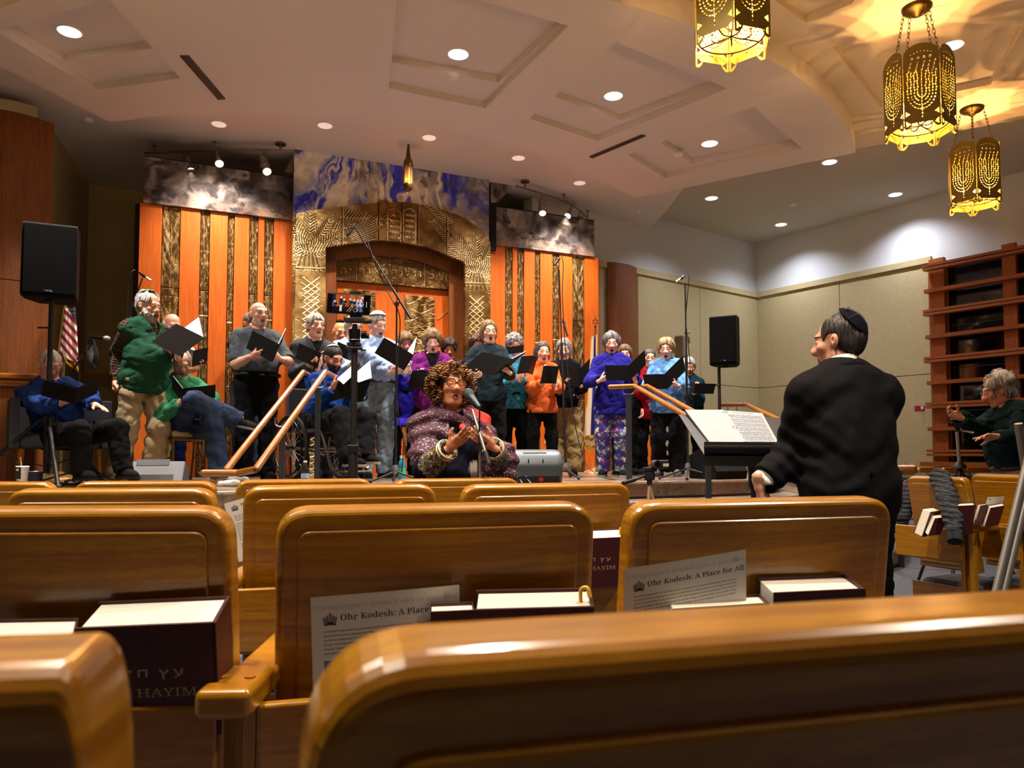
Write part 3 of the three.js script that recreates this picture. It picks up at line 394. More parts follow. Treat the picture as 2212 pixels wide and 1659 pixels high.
// ---- track spotlights over the wings ----
const trackMat = M(0x8b8177, 0.35, 0.9), canMat = M(0xb5ab98, 0.22, 1);
function track(label, pts, heads, mount, pins, dd) {
  const p3 = pts.map(([x, y]) => G(x, y, BAND - 0.09)), mid = p3[p3.length >> 1], t = thing('track_light_bar', label, 'track light', V(mid.x, BAND - 0.09, mid.z));
  objW('bar', tube(p3, 0.014, 8, 30), trackMat, t);
  for (const [x, y] of pins) { const a = G(x, y, BAND - 0.09); objW('hanger', [rod(a, V(a.x, BAND, a.z), 0.008), new THREE.CylinderGeometry(0.022, 0.022, 0.012, 14).translate(a.x, BAND - 0.006, a.z)], trackMat, t); }
  const mp = G(...mount, BAND - 0.09); objW('canopy', [new THREE.CylinderGeometry(0.06, 0.06, 0.02, 24).translate(mp.x, BAND - 0.011, mp.z), rod(mp, V(mp.x, BAND, mp.z), 0.012)], trackMat, t);
  for (const [bx, by, hx, hy, ex, ey, kind, lab, on] of heads) {
    const a = G(bx, by, BAND - 0.09), d = -a.z, s = P(hx, hy, d - 0.02), e = P(ex, ey, d - 0.16), h = thing('spotlight', lab, 'spotlight', s, 0, 'track spotlights above the ark'), ax = e.clone().sub(s), L = ax.length(), un = ax.clone().normalize(), qn = new THREE.Quaternion().setFromUnitVectors(V(0, -1, 0), un);
    const put = (g) => { g.applyQuaternion(qn); return g; };
    const prof = kind ? [[0.014, 0], [0.016, -L * 0.45], [0.03, -L * 0.62], [0.05, -L], [0.046, -L]] : [[0.03, 0], [0.05, -0.01], [0.052, -L], [0.047, -L], [0.046, -L * 0.5]];
    obj('can', put(lathe(prof, 24)), canMat, h);
    if (!kind) obj('band', put(new THREE.TorusGeometry(0.053, 0.003, 6, 24).rotateX(Math.PI / 2).translate(0, -L * 0.55, 0)), trackMat, h);
    obj('lamp_disc', put(new THREE.CylinderGeometry(0.045, 0.045, 0.008, 24).translate(0, -L + 0.012, 0)), mGlow(0xfff0d8, on ? 6 : 1.6), h);
    obj('arm', [rod(a.clone().sub(s), V(0, 0, 0), 0.007), tube([a.clone().sub(s).add(V(0.015, -0.02, 0)), V(0.05, 0.04, 0.02), V(0.03, -0.03, 0.03)], 0.004, 6)], trackMat, h);
    const sl = new THREE.SpotLight(0xffe2bd, LIGHT.track, 0, rad(40), 1); const lp0 = un.clone().multiplyScalar(L + 0.01); sl.position.copy(lp0); sl.target.position.copy(lp0.clone().add(arkN.clone().multiplyScalar(-0.35)).add(V(0, -1.0, 0))); sl.castShadow = true; sl.shadow.radius = 2; h.add(sl); h.add(sl.target);
  }
}
track('curved track bar above the left grey frieze', [[312, 330], [360, 329], [420, 325], [500, 323], [570, 324], [632, 328]], [[407, 326, 405, 342, 413, 371, 0, 'cylinder spotlight shining brightly, first on the left track', 1], [464, 322, 468, 326, 474, 354, 1, 'flared spotlight in the middle of the left track', 0], [571, 326, 568, 343, 577, 371, 0, 'cylinder spotlight third along the left track', 0]], [606, 326], [[333, 331], [463, 322]]);
track('curved track bar above the right grey frieze', [[1115, 402], [1150, 412], [1200, 428], [1240, 446], [1278, 478]], [[1170, 420, 1171, 435, 1172, 461, 0, 'cylinder spotlight first on the right track', 0], [1233, 443, 1236, 446, 1226, 467, 1, 'flared spotlight in the middle of the right track', 0], [1251, 456, 1252, 471, 1249, 494, 0, 'brass-lit cylinder spotlight last on the right track', 1]], [1134, 405], [[1218, 433], [1270, 468]]);
// ---- flat switch-plate at the foot of the ark ----
{ const p = loc(1182, 950, 0.03), t = thing('wall_outlet', 'pale wall outlet at the foot of the orange panels', 'outlet', V(arkO.x, 0, arkO.z).add(arkU.clone().multiplyScalar(p[0])).add(arkN.clone().multiplyScalar(0.03)).setY(p[1]), TH); obj('plate', box(0.075, 0.1, 0.008, 0, 0, 0, 0.003), M(0xd8c89a, 0.5), t); for (const s of [-1, 1]) obj('socket', box(0.018, 0.028, 0.004, s * 0.016, -0.012, 0.005, 0.002), mBlack, t); }
// ---------- seats of the hall ----------
const seatBack = (() => { // back panel with a raised rounded rim and a sunk inner field; front (towards the viewer behind) is +z, origin at the top middle, width 0.53
  const w = 0.265, h = 0.52, r = 0.055; const rr = (i, rad0) => { const s = new THREE.Shape(), a = w - i, b = -i, R = Math.max(rad0 - i, 0.006); s.moveTo(-a, -h + i); s.lineTo(a, -h + i); s.lineTo(a, b - R); s.quadraticCurveTo(a, b, a - R, b); s.lineTo(-a + R, b); s.quadraticCurveTo(-a, b, -a, b - R); s.closePath(); return s; };
  const core = new THREE.ExtrudeGeometry(rr(0, r), { depth: 0.024, bevelEnabled: true, bevelThickness: 0.014, bevelSize: 0.014, bevelOffset: -0.014, bevelSegments: 5, curveSegments: 10 }); core.translate(0, 0, -0.012);
  const field = new THREE.ExtrudeGeometry(rr(0.033, r), { depth: 0.004, bevelEnabled: true, bevelThickness: 0.0045, bevelSize: 0.004, bevelOffset: -0.004, bevelSegments: 3, curveSegments: 10 }); field.translate(0, 0, 0.0225);
  return { core, field };
})();
const cushionMat = M(0x4c5562, 0.95, 0, { bumpMap: weaveBump, bumpScale: 0.0015 });
function makeSeat(pl, dl, pr, dr, label, o = {}) { // the two ends of the top edge in pixels and depth
  const A = P(pl[0], pl[1], dl), B = P(pr[0], pr[1], dr), mid = A.clone().add(B).multiplyScalar(0.5), w = Math.hypot(B.x - A.x, B.z - A.z), yaw = Math.atan2(-(B.z - A.z), B.x - A.x);
  const t = thing('pew_seat', label, 'seat', V(mid.x, FLOOR, mid.z), yaw, 'wooden pew seats'), top = mid.y - FLOOR, k = w / 0.53;
  const lean = o.lean ?? 0.13, bk = new THREE.Group(); bk.name = 'backrest';
  const tr = (g) => { g = g.clone(); g.scale(k, 1, 1); g.rotateX(lean); g.translate(0, top, 0); return g; };
  obj('backrest', tr(seatBack.core), mPew, t);
  obj('back_field', tr(seatBack.field), mPew, t);
  if (o.cushion !== false) obj('cushion', box(w * 0.92, 0.1, 0.44, 0, top - 0.62, -0.27, 0.04), cushionMat, t);
  const rt = top - (o.rack ?? 0.27);
  if (o.rack !== 0) {
    obj('rack_front', box(w + 0.035, 0.17, 0.02, 0, rt - 0.085, 0.10, 0.006), mPew, t);
    obj('rack_floor', box(w + 0.03, 0.015, 0.13, 0, rt - 0.165, 0.04), mPew, t);
    obj('lower_back', box(w, 0.3, 0.02, 0, rt - 0.47, -0.02), mPew, t);
  }
  if (o.arm !== false) for (const s of o.arms || [1]) {
    const x = s * (w / 2 + 0.037), a = obj('armrest', [box(0.078, 0.042, 0.13, x, rt + 0.012, 0.085, 0.012), box(0.07, 0.03, 0.42, x, rt + 0.006, -0.16, 0.01)], mPew, t);
    for (const e of [-1, 1]) obj('dowel', new THREE.CylinderGeometry(0.008, 0.008, 0.002, 14).translate(x + e * 0.02, rt + 0.034, 0.09), M(0x9a5a20, 0.4), a);
    for (const e of [-1, 1]) obj('post', box(0.02, rt - 0.01, 0.05, x + e * 0.022, (rt - 0.01) / 2, 0.075, 0.004), mPewV, t);
    obj('post_web', box(0.03, rt - 0.02, 0.03, x, (rt - 0.02) / 2, 0.06), mPewV, t);
  }
  obj('foot', box(w * 0.9, 0.03, 0.2, 0, 0.015, -0.1), mDarkMetal, t);
  return t;
}
makeSeat([-420, 1405], .262, [240, 1407], .277, 'nearest pew seat back at bottom left corner, cut off by the photograph', { rack: 0, arm: false });
makeSeat([646, 1389], .284, [2560, 1277], .395, 'nearest and largest pew seat back, filling the lower right', { rack: 0, arm: false });
makeSeat([-230, 1096], 1.14, [504, 1094.5], 1.165, 'second-row pew seat back left of the aisle armrest, thick maroon book behind it');
makeSeat([597, 1094], 1.175, [1278, 1085], 1.31, 'second-row pew seat back in the middle with a flyer tucked behind it');
makeSeat([1351, 1082], 1.36, [1913, 1073.5], 1.52, 'second-row pew seat back below the conductor, flyer and two books behind it');
makeSeat([20, 1055], 2.05, [467, 1055], 2.08, 'third-row pew seat back at left, below the khaki trousers');
makeSeat([526, 1048], 2.1, [941, 1047], 2.24, 'third-row pew seat back below the wheelchair');
makeSeat([996, 1045], 2.36, [1357, 1044], 2.56, 'third-row pew seat back below the large floor monitor');
makeSeat([-190, 1041], 2.9, [121, 1041], 2.92, 'fourth-row pew seat back at left edge under the cup', { rack: 0, arm: false });
makeSeat([163, 1040], 2.93, [467, 1039], 2.98, 'fourth-row pew seat back below the small grey floor monitor', { rack: 0, arm: false });
makeSeat([510, 1036], 3.02, [804, 1035], 3.18, 'fourth-row pew seat back below the lower end of the handrail', { rack: 0, arm: false });
makeSeat([850, 1034], 3.28, [1118, 1033], 3.5, 'fourth-row pew seat back directly in front of the woman in the shawl', { rack: 0, arm: false });
const sR1 = makeSeat([1963, 1030], 4.25, [2092, 1030], 3.95, 'pew seat across the aisle with a grey knitted sweater hanging over it', { lean: 0.2 });
const sR2 = makeSeat([2101, 1026], 4.2, [2222, 1024], 3.9, 'pew seat across the aisle beside the metal easel leg', { lean: 0.2 });
// ---------- people: implicit bodies meshed with surface nets ----------
class Field {
  constructor(k) { this.k = k; this.p = []; }
  cap(a, b, ra, rb = ra, cut = 0) { const bx = b.x - a.x, by = b.y - a.y, bz = b.z - a.z; this.p.push([0, a.x, a.y, a.z, bx, by, bz, bx * bx + by * by + bz * bz || 1e-9, ra, rb - ra, cut]); return this; }
  ell(c, rx, ry, rz, q, neg = 0) { let m = null; if (q) { const e = new THREE.Matrix4().makeRotationFromQuaternion(q).elements; m = [e[0], e[1], e[2], e[4], e[5], e[6], e[8], e[9], e[10]]; } this.p.push([1 + neg, c.x, c.y, c.z, rx, ry, rz, m]); return this; }
  sub(c, rx, ry, rz, q) { return this.ell(c, rx, ry, rz, q, 1); }
  at(x, y, z) {
    let d = 1e3; const k = this.k;
    for (const p of this.p) {
      let e; const X = x - p[1], Y = y - p[2], Z = z - p[3];
      if (p[0] === 0) { let h = (X * p[4] + Y * p[5] + Z * p[6]) / p[7]; const h0 = h; h = h < 0 ? 0 : h > 1 ? 1 : h; const u = X - p[4] * h, v = Y - p[5] * h, w = Z - p[6] * h; e = Math.sqrt(u * u + v * v + w * w) - p[8] - p[9] * h; if (p[10]) { const o = (h0 - 1) * Math.sqrt(p[7]); if (o > e) e = o; } }
      else { const m = p[7]; let u = X, v = Y, w = Z; if (m) { u = m[0] * X + m[1] * Y + m[2] * Z; v = m[3] * X + m[4] * Y + m[5] * Z; w = m[6] * X + m[7] * Y + m[8] * Z; } const a = u / p[4], b = v / p[5], c = w / p[6], k0 = Math.sqrt(a * a + b * b + c * c), aa = a / p[4], bb = b / p[5], cc = c / p[6], k1 = Math.sqrt(aa * aa + bb * bb + cc * cc); e = k1 < 1e-9 ? -Math.min(p[4], p[5], p[6]) : k0 * (k0 - 1) / k1; }
      if (p[0] === 2) { const kk = 0.012, n = -e, h = Math.max(kk - Math.abs(d - n), 0) / kk; d = Math.max(d, n) + h * h * kk * 0.25; continue; }
      const h = k - Math.abs(d - e); d = Math.min(d, e); if (h > 0) d -= h * h / k * 0.25;
    }
    return d;
  }
  box(pad) { const lo = V(1e9, 1e9, 1e9), hi = V(-1e9, -1e9, -1e9); for (const p of this.p) { if (p[0] === 2) continue; const add = (x, y, z, r) => { lo.min(V(x - r, y - r, z - r)); hi.max(V(x + r, y + r, z + r)); }; if (p[0] === 0) { add(p[1], p[2], p[3], p[8]); add(p[1] + p[4], p[2] + p[5], p[3] + p[6], p[8] + p[9]); } else add(p[1], p[2], p[3], p[7] ? Math.max(p[4], p[5], p[6]) : 0), p[7] || (lo.min(V(p[1] - p[4], p[2] - p[5], p[3] - p[6])), hi.max(V(p[1] + p[4], p[2] + p[5], p[3] + p[6]))); } return [lo.subScalar(pad), hi.addScalar(pad)]; }
}
function netMesh(fn, lo, hi, s) { // surface nets, skipping blocks far from the surface
  const nx = Math.ceil((hi.x - lo.x) / s) + 1, ny = Math.ceil((hi.y - lo.y) / s) + 1, nz = Math.ceil((hi.z - lo.z) / s) + 1, D = new Float32Array(nx * ny * nz), B = 6, R = s * B * 0.5 * 1.75;
  for (let z = 0; z < nz; z += B) for (let y = 0; y < ny; y += B) for (let x = 0; x < nx; x += B) {
    const c = fn(lo.x + (x + B / 2 - 0.5) * s, lo.y + (y + B / 2 - 0.5) * s, lo.z + (z + B / 2 - 0.5) * s), far = Math.abs(c) > R * 1.5 + 0.03;
    for (let k = z; k < z + B && k < nz; k++) for (let j = y; j < y + B && j < ny; j++) for (let i = x; i < x + B && i < nx; i++) D[(k * ny + j) * nx + i] = far ? c : fn(lo.x + i * s, lo.y + j * s, lo.z + k * s);
  }
  const id = new Int32Array(nx * ny * nz).fill(-1), pos = [], idx = [], sx = 1, sy = nx, sz = nx * ny, off = [0, sx, sy, sx + sy, sz, sx + sz, sy + sz, sx + sy + sz], E = [[0, 1], [2, 3], [4, 5], [6, 7], [0, 2], [1, 3], [4, 6], [5, 7], [0, 4], [1, 5], [2, 6], [3, 7]];
  for (let z = 0; z < nz - 1; z++) for (let y = 0; y < ny - 1; y++) for (let x = 0; x < nx - 1; x++) {
    const b = (z * ny + y) * nx + x; let m = 0; for (let k = 0; k < 8; k++) if (D[b + off[k]] < 0) m |= 1 << k; if (m === 0 || m === 255) continue;
    let cx = 0, cy = 0, cz = 0, n = 0;
    for (const [p, q] of E) { const dp = D[b + off[p]], dq = D[b + off[q]]; if ((dp < 0) === (dq < 0)) continue; const t = dp / (dp - dq); cx += lerp(p & 1, q & 1, t); cy += lerp(p >> 1 & 1, q >> 1 & 1, t); cz += lerp(p >> 2, q >> 2, t); n++; }
    id[b] = pos.length / 3; pos.push(lo.x + (x + cx / n) * s, lo.y + (y + cy / n) * s, lo.z + (z + cz / n) * s);
  }
  const quad = (a, b, c, d, f) => { if (a < 0 || b < 0 || c < 0 || d < 0) return; f ? idx.push(a, b, c, a, c, d) : idx.push(a, c, b, a, d, c); };
  for (let z = 1; z < nz - 1; z++) for (let y = 1; y < ny - 1; y++) for (let x = 1; x < nx - 1; x++) {
    const b = (z * ny + y) * nx + x, s0 = D[b] < 0;
    if (s0 !== D[b + sx] < 0) quad(id[b - sy - sz], id[b - sz], id[b], id[b - sy], s0);
    if (s0 !== D[b + sy] < 0) quad(id[b - sx - sz], id[b - sx], id[b], id[b - sz], s0);
    if (s0 !== D[b + sz] < 0) quad(id[b - sx - sy], id[b - sy], id[b], id[b - sx], s0);
  }
  const g = new THREE.BufferGeometry(); g.setAttribute('position', new THREE.Float32BufferAttribute(pos, 3)); g.setIndex(idx); g.computeVertexNormals(); return g;
}
// -- heads (x to the person's left, y up, z forward, origin between the ears), one per look, reused by scaling --
const headCache = {};
function headGeo(fem, open, cell) {
  const key = [fem, open, cell].join(); if (headCache[key]) return headCache[key];
  const f = new Field(0.022), j = fem ? 0.9 : 1;
  f.ell(V(0, 0.034, -0.014), 0.075, 0.086, 0.094).ell(V(0, -0.028, 0.022), 0.062 * (fem ? 0.97 : 1), 0.082, 0.068).ell(V(0, -0.074, 0.03), 0.05 * j, 0.043, 0.05).ell(V(0, -0.103, 0.062), 0.02 * j, 0.017, 0.018);
  for (const s of [-1, 1]) f.ell(V(s * 0.041, -0.024, 0.062), 0.024, 0.02, 0.02).cap(V(s * 0.05, -0.075, 0.0), V(s * 0.022, -0.104, 0.05), 0.018 * j, 0.014);
  f.cap(V(-0.034, 0.027, 0.077), V(0.034, 0.027, 0.077), fem ? 0.009 : 0.0125);
  for (const s of [-1, 1]) f.sub(V(s * 0.032, 0.003, 0.101), 0.021, 0.0125, 0.019);
  f.k = 0.022; f.cap(V(0, 0.014, 0.087), V(0, -0.027, 0.108), 0.008, fem ? 0.0105 : 0.013); f.ell(V(0, -0.034, 0.103), 0.013, 0.011, 0.014); for (const s of [-1, 1]) f.ell(V(s * 0.012, -0.037, 0.096), 0.0085, 0.008, 0.011);
  if (open) f.sub(V(0, -0.073 - open * 0.006, 0.092), 0.013 + 0.002 * open, 0.006 + 0.007 * open, 0.02);
  const base = f.at.bind(f), g2 = new Field(0.009), yo = open ? 0.006 + 0.007 * open : 0.004;
  for (const s of [-1, 1]) { g2.ell(V(s * 0.0315, 0.002, 0.0755), 0.0165, 0.0125, 0.0135); g2.ell(V(s * 0.078, -0.006, -0.008), 0.012, 0.031, 0.019, new THREE.Quaternion().setFromEuler(new THREE.Euler(-0.2, s * -0.45, s * -0.12))); }
  const lr = fem ? 0.0062 : 0.005, mx = open ? 0.015 : 0.021; g2.cap(V(-mx, -0.069, 0.078), V(0, -0.067 + yo * 0.35, 0.0905), lr * 0.7, lr).cap(V(mx, -0.069, 0.078), V(0, -0.067 + yo * 0.35, 0.0905), lr * 0.7, lr).cap(V(-mx, -0.071, 0.078), V(0, -0.071 - yo * 1.9, 0.088), lr * 0.7, lr * 1.15).cap(V(mx, -0.071, 0.078), V(0, -0.071 - yo * 1.9, 0.088), lr * 0.7, lr * 1.15);
  const ear = new Field(0.01); for (const s of [-1, 1]) ear.ell(V(s * 0.092, -0.004, 0.0), 0.009, 0.017, 0.011);
  const neck = new Field(0.02).cap(V(0, -0.07, -0.022), V(0, -0.19, -0.04), fem ? 0.046 : 0.053, fem ? 0.05 : 0.058);
  const fn = (x, y, z) => { let d = base(x, y, z), e = g2.at(x, y, z), n = neck.at(x, y, z), k = 0.008, h = Math.max(k - Math.abs(d - e), 0) / k; d = Math.min(d, e) - h * h * k * 0.25; k = 0.03; h = Math.max(k - Math.abs(d - n), 0) / k; d = Math.min(d, n) - h * h * k * 0.25; return Math.max(d, -ear.at(x, y, z)); };
  return headCache[key] = netMesh(fn, V(-0.11, -0.17, -0.13), V(0.11, 0.14, 0.135), cell);
}
// -- hands: wrist at the origin, fingers along +y, palm towards +z, thumb on +x --
const handCache = {};
function handGeo(pose, cell) {
  const key = pose + cell; if (handCache[key]) return handCache[key];
  const curl = { flat: [0.1, 0.15, 0.12], hold: [0.35, 0.55, 0.4], fist: [1.25, 1.45, 0.9], relax: [0.3, 0.45, 0.35], point: [0.25, 0.3, 0.2] }[pose], th = { flat: 0.35, hold: 0.75, fist: 0.9, relax: 0.5, point: 0.6 }[pose];
  const f = new Field(0.014); f.cap(V(0.016, 0.02, 0), V(0.024, 0.083, 0), 0.0155, 0.0135).cap(V(-0.012, 0.02, 0), V(-0.024, 0.076, 0), 0.0155, 0.0125).cap(V(0.002, 0.02, 0.002), V(0.001, 0.085, 0), 0.0165, 0.0135).cap(V(0, -0.03, 0), V(0, 0.02, 0), 0.0265, 0.022).cap(V(0.02, 0.022, 0.008), V(0.03, 0.045, 0.014), 0.016, 0.015);
  const g = new Field(0.006); const fin = [[0.0265, 0.086, 0.04, 0.024, 0.02, 0.0088, 0.1], [0.009, 0.09, 0.044, 0.028, 0.021, 0.0092, 0.03], [-0.009, 0.086, 0.041, 0.026, 0.02, 0.0088, -0.05], [-0.025, 0.077, 0.032, 0.02, 0.018, 0.0078, -0.14]];
  fin.forEach(([x, y, l1, l2, l3, r, sp], fi) => { let p = V(x, y - 0.008, 0), a = 0; const dirs = [l1, l2, l3]; dirs.forEach((l, i) => { a += curl[i] * (pose === 'point' && fi === 0 ? 0.3 : 1) * (1 + 0.06 * fi); const q = p.clone().add(V(Math.sin(sp) * Math.cos(a) * l, Math.cos(sp) * Math.cos(a) * l, Math.sin(a) * l)); g.cap(p, q, r * (1 - 0.06 * i), r * (0.95 - 0.08 * i)); p = q; }); });
  { let p = V(0.026, 0.035, 0.012); const d1 = V(Math.cos(th) * 0.85, 0.72, Math.sin(th)).normalize(), q = p.clone().addScaledVector(d1, 0.042), d2 = V(Math.cos(th) * 0.35, 0.85, Math.sin(th) * 0.8).normalize(), r = q.clone().addScaledVector(d2, 0.032); g.cap(p, q, 0.0125, 0.0105).cap(q, r, 0.0105, 0.009); }
  const fn = (x, y, z) => { const d = f.at(x, y, z), e = g.at(x, y, z), k = 0.007, h = Math.max(k - Math.abs(d - e), 0) / k; return Math.min(d, e) - h * h * k * 0.25; };
  return handCache[key] = netMesh(fn, V(-0.075, -0.055, -0.05), V(0.1, 0.205, 0.12), cell);
}
// shoe: ankle above the origin at (0, 0.085, 0), sole on y = 0, toe towards +z
const shoeGeo = (() => { const f = new Field(0.03).ell(V(0, 0.045, -0.03), 0.041, 0.05, 0.055).ell(V(0, 0.04, 0.06), 0.042, 0.042, 0.09).ell(V(0.0, 0.03, 0.13), 0.044, 0.034, 0.06).cap(V(0, 0.06, -0.02), V(0, 0.1, -0.025), 0.042, 0.046); return netMesh((x, y, z) => Math.max(f.at(x, y, z), -y, y - 0.105), V(-0.07, -0.02, -0.12), V(0.07, 0.13, 0.22), 0.009); })();
const soleGeo = (() => { const s = new THREE.Shape(), pts = [[0, -0.09], [0.035, -0.07], [0.04, 0], [0.047, 0.1], [0.04, 0.17], [0.015, 0.197], [-0.015, 0.197], [-0.04, 0.17], [-0.047, 0.1], [-0.04, 0], [-0.035, -0.07]]; s.moveTo(...pts[0]); s.splineThru(pts.slice(1).concat([pts[0]]).map((p) => new THREE.Vector2(...p))); const g = new THREE.ExtrudeGeometry(s, { depth: 0.022, bevelEnabled: false, curveSegments: 4 }); g.rotateX(Math.PI / 2); g.translate(0, 0.022, 0); return g; })();
// -- clothes --
const fabricCache = {}, dim = (c) => { const k = new THREE.Color(c), l = k.r * 0.3 + k.g * 0.6 + k.b * 0.1; return k.multiplyScalar(clamp(0.4 + l * 14, 0.4, 1)); };
function cloth(color, o = {}) { const k = color + JSON.stringify(o, (a, b) => b && b.isTexture ? b.uuid : b); return fabricCache[k] ||= M(dim(color), o.rough ?? 0.92, 0, { bumpMap: weaveBump, bumpScale: 0.0006, specularIntensity: 0.3, ...(o.map ? { map: o.map } : {}) }); }
const hairStreak = tex(256, 256, (u, v) => { const t = 0.74 + 0.6 * fbm(u * 60, v * 4, 3, 3) + 0.15 * fbm(u * 200, v * 8, 5, 2); return [t, t, t]; });
const hairBump = tex(256, 256, (u, v) => { const t = 0.5 + 0.9 * fbm(u * 90, v * 5, 3, 3); return [t, t, t]; }, null, false);
const hairMat = (c) => M(c, 0.55, 0, { map: hairStreak, bumpMap: hairBump, bumpScale: 0.004 });
// wrinkles: folds that run across the limbs and down the cloth
function wrinkle(seed, amp) { const a = seed * 1.37; return (x, y, z) => { const w = Math.sin(x * 9 + a) * 1.2 + Math.sin(z * 11 + a * 2) * 1.1; return amp * (Math.sin(y * 47 + w * 2.6 + x * 14 + a) * 0.3 + Math.sin(x * 60 + y * 21 + z * 37 + w * 1.5 + a * 3) * 0.25 + 0.42 * noise3(x * 22 + a, y * 13, z * 22) + 0.25 * noise3(x * 38, y * 30 + a, z * 38) + 1.1 * Math.pow(1 - Math.abs(noise3(x * 7 + y * 5 + a, y * 12 - x * 6, z * 8)), 6) + 0.8 * Math.pow(1 - Math.abs(noise3(x * 11 - y * 9, y * 15 + x * 8 + a, z * 12)), 7) - 0.5); }; }
function faceTex(o) {
  const skin = new THREE.Color(o.skin), st = (c) => '#' + new THREE.Color(c).getHexString();
  return canvasTex(256, 256, (x, w, h) => { // maps x -0.1..0.1, y -0.13..0.12 seen from the front
    const X = (a) => (a + 0.1) / 0.2 * w, Y = (b) => h - (b + 0.13) / 0.25 * h, S = w / 0.2;
    x.fillStyle = st(o.skin); x.fillRect(0, 0, w, h);
    const blot = (a, b, r, c, al) => { const g = x.createRadialGradient(X(a), Y(b), 0, X(a), Y(b), r * S); const k = new THREE.Color(c); g.addColorStop(0, `rgba(${k.r ** 0.4545 * 255 | 0},${k.g ** 0.4545 * 255 | 0},${k.b ** 0.4545 * 255 | 0},${al})`); g.addColorStop(1, `rgba(${k.r ** 0.4545 * 255 | 0},${k.g ** 0.4545 * 255 | 0},${k.b ** 0.4545 * 255 | 0},0)`); x.fillStyle = g; x.fillRect(0, 0, w, h); };
    const red = o.blush || 0xc0604e; for (const s of [-1, 1]) blot(s * 0.042, -0.03, 0.032, red, 0.42); blot(0, -0.034, 0.02, red, 0.45);
    const dk = skin.clone().multiplyScalar(0.5); for (const s of [-1, 1]) blot(s * 0.032, 0.004, 0.024, dk, 0.2);
    if (o.stubble) for (const [a, b, r] of [[0, -0.1, 0.04], [-0.045, -0.085, 0.035], [0.045, -0.085, 0.035], [0, -0.057, 0.022]]) blot(a, b, r, o.stubble, 0.6);
    x.lineCap = 'round';
    for (const s of [-1, 1]) { // brows, lids, eyes
      x.strokeStyle = st(o.brow || 0x4a3a2c); x.lineWidth = (o.fem ? 0.0028 : 0.0045) * S; x.beginPath(); x.moveTo(X(s * 0.016), Y(0.025)); x.quadraticCurveTo(X(s * 0.032), Y(0.034), X(s * 0.051), Y(0.024)); x.stroke();
      if (o.eyes !== 'closed') { x.fillStyle = '#ded6cc'; x.beginPath(); x.ellipse(X(s * 0.032), Y(0.002), 0.0125 * S, 0.0055 * S, 0, 0, 7); x.fill(); x.fillStyle = '#2a1d14'; x.beginPath(); x.arc(X(s * 0.032 + (o.look || 0) * 0.004), Y(0.0015), 0.0052 * S, 0, 7); x.fill(); }
      x.strokeStyle = '#3a241b'; x.lineWidth = 0.0026 * S; x.beginPath(); const yy = o.eyes === 'closed' ? -0.006 : 0.007; x.moveTo(X(s * 0.019), Y(0.001)); x.quadraticCurveTo(X(s * 0.032), Y(yy + (o.eyes === 'closed' ? -0.002 : 0.003)), X(s * 0.046), Y(0.001)); x.stroke();
      x.strokeStyle = 'rgba(90,40,30,.35)'; x.lineWidth = 0.002 * S; x.beginPath(); x.moveTo(X(s * 0.018), Y(-0.04)); x.quadraticCurveTo(X(s * 0.028), Y(-0.055), X(s * 0.032), Y(-0.075)); x.stroke();
      x.fillStyle = 'rgba(60,20,15,.7)'; x.beginPath(); x.ellipse(X(s * 0.007), Y(-0.044), 0.004 * S, 0.0022 * S, 0, 0, 7); x.fill();
    }
    if (o.wrinkles) { x.strokeStyle = 'rgba(100,50,35,.28)'; x.lineWidth = 0.0018 * S; for (let k = 0; k < 3; k++) { x.beginPath(); x.moveTo(X(-0.035), Y(0.048 + k * 0.012)); x.quadraticCurveTo(X(0), Y(0.054 + k * 0.012), X(0.035), Y(0.047 + k * 0.012)); x.stroke(); } }
    const op = o.open || 0, yo = op ? 0.006 + 0.007 * op : 0.004, mx = op ? 0.021 - 0.004 * op : 0.023;
    x.fillStyle = st(o.lips || 0x9c4a42); x.beginPath(); x.ellipse(X(0), Y(-0.072 - (op ? yo * 0.6 : 0)), mx * S, (yo * 1.15 + 0.006) * S, 0, 0, 7); x.fill();
    if (op) { x.fillStyle = '#2a0a08'; x.beginPath(); x.ellipse(X(0), Y(-0.073 - op * 0.006), 0.0125 * S, (0.005 + 0.006 * op) * S, 0, 0, 7); x.fill(); if (o.teeth) { x.fillStyle = '#d8cfc2'; x.fillRect(X(-0.009), Y(-0.066), 0.018 * S, 0.004 * S); } } else { x.strokeStyle = '#4a1a16'; x.lineWidth = 0.0022 * S; x.beginPath(); x.moveTo(X(-0.021), Y(-0.071)); x.quadraticCurveTo(X(0), Y(-0.073), X(0.021), Y(-0.071)); x.stroke(); }
  });
}
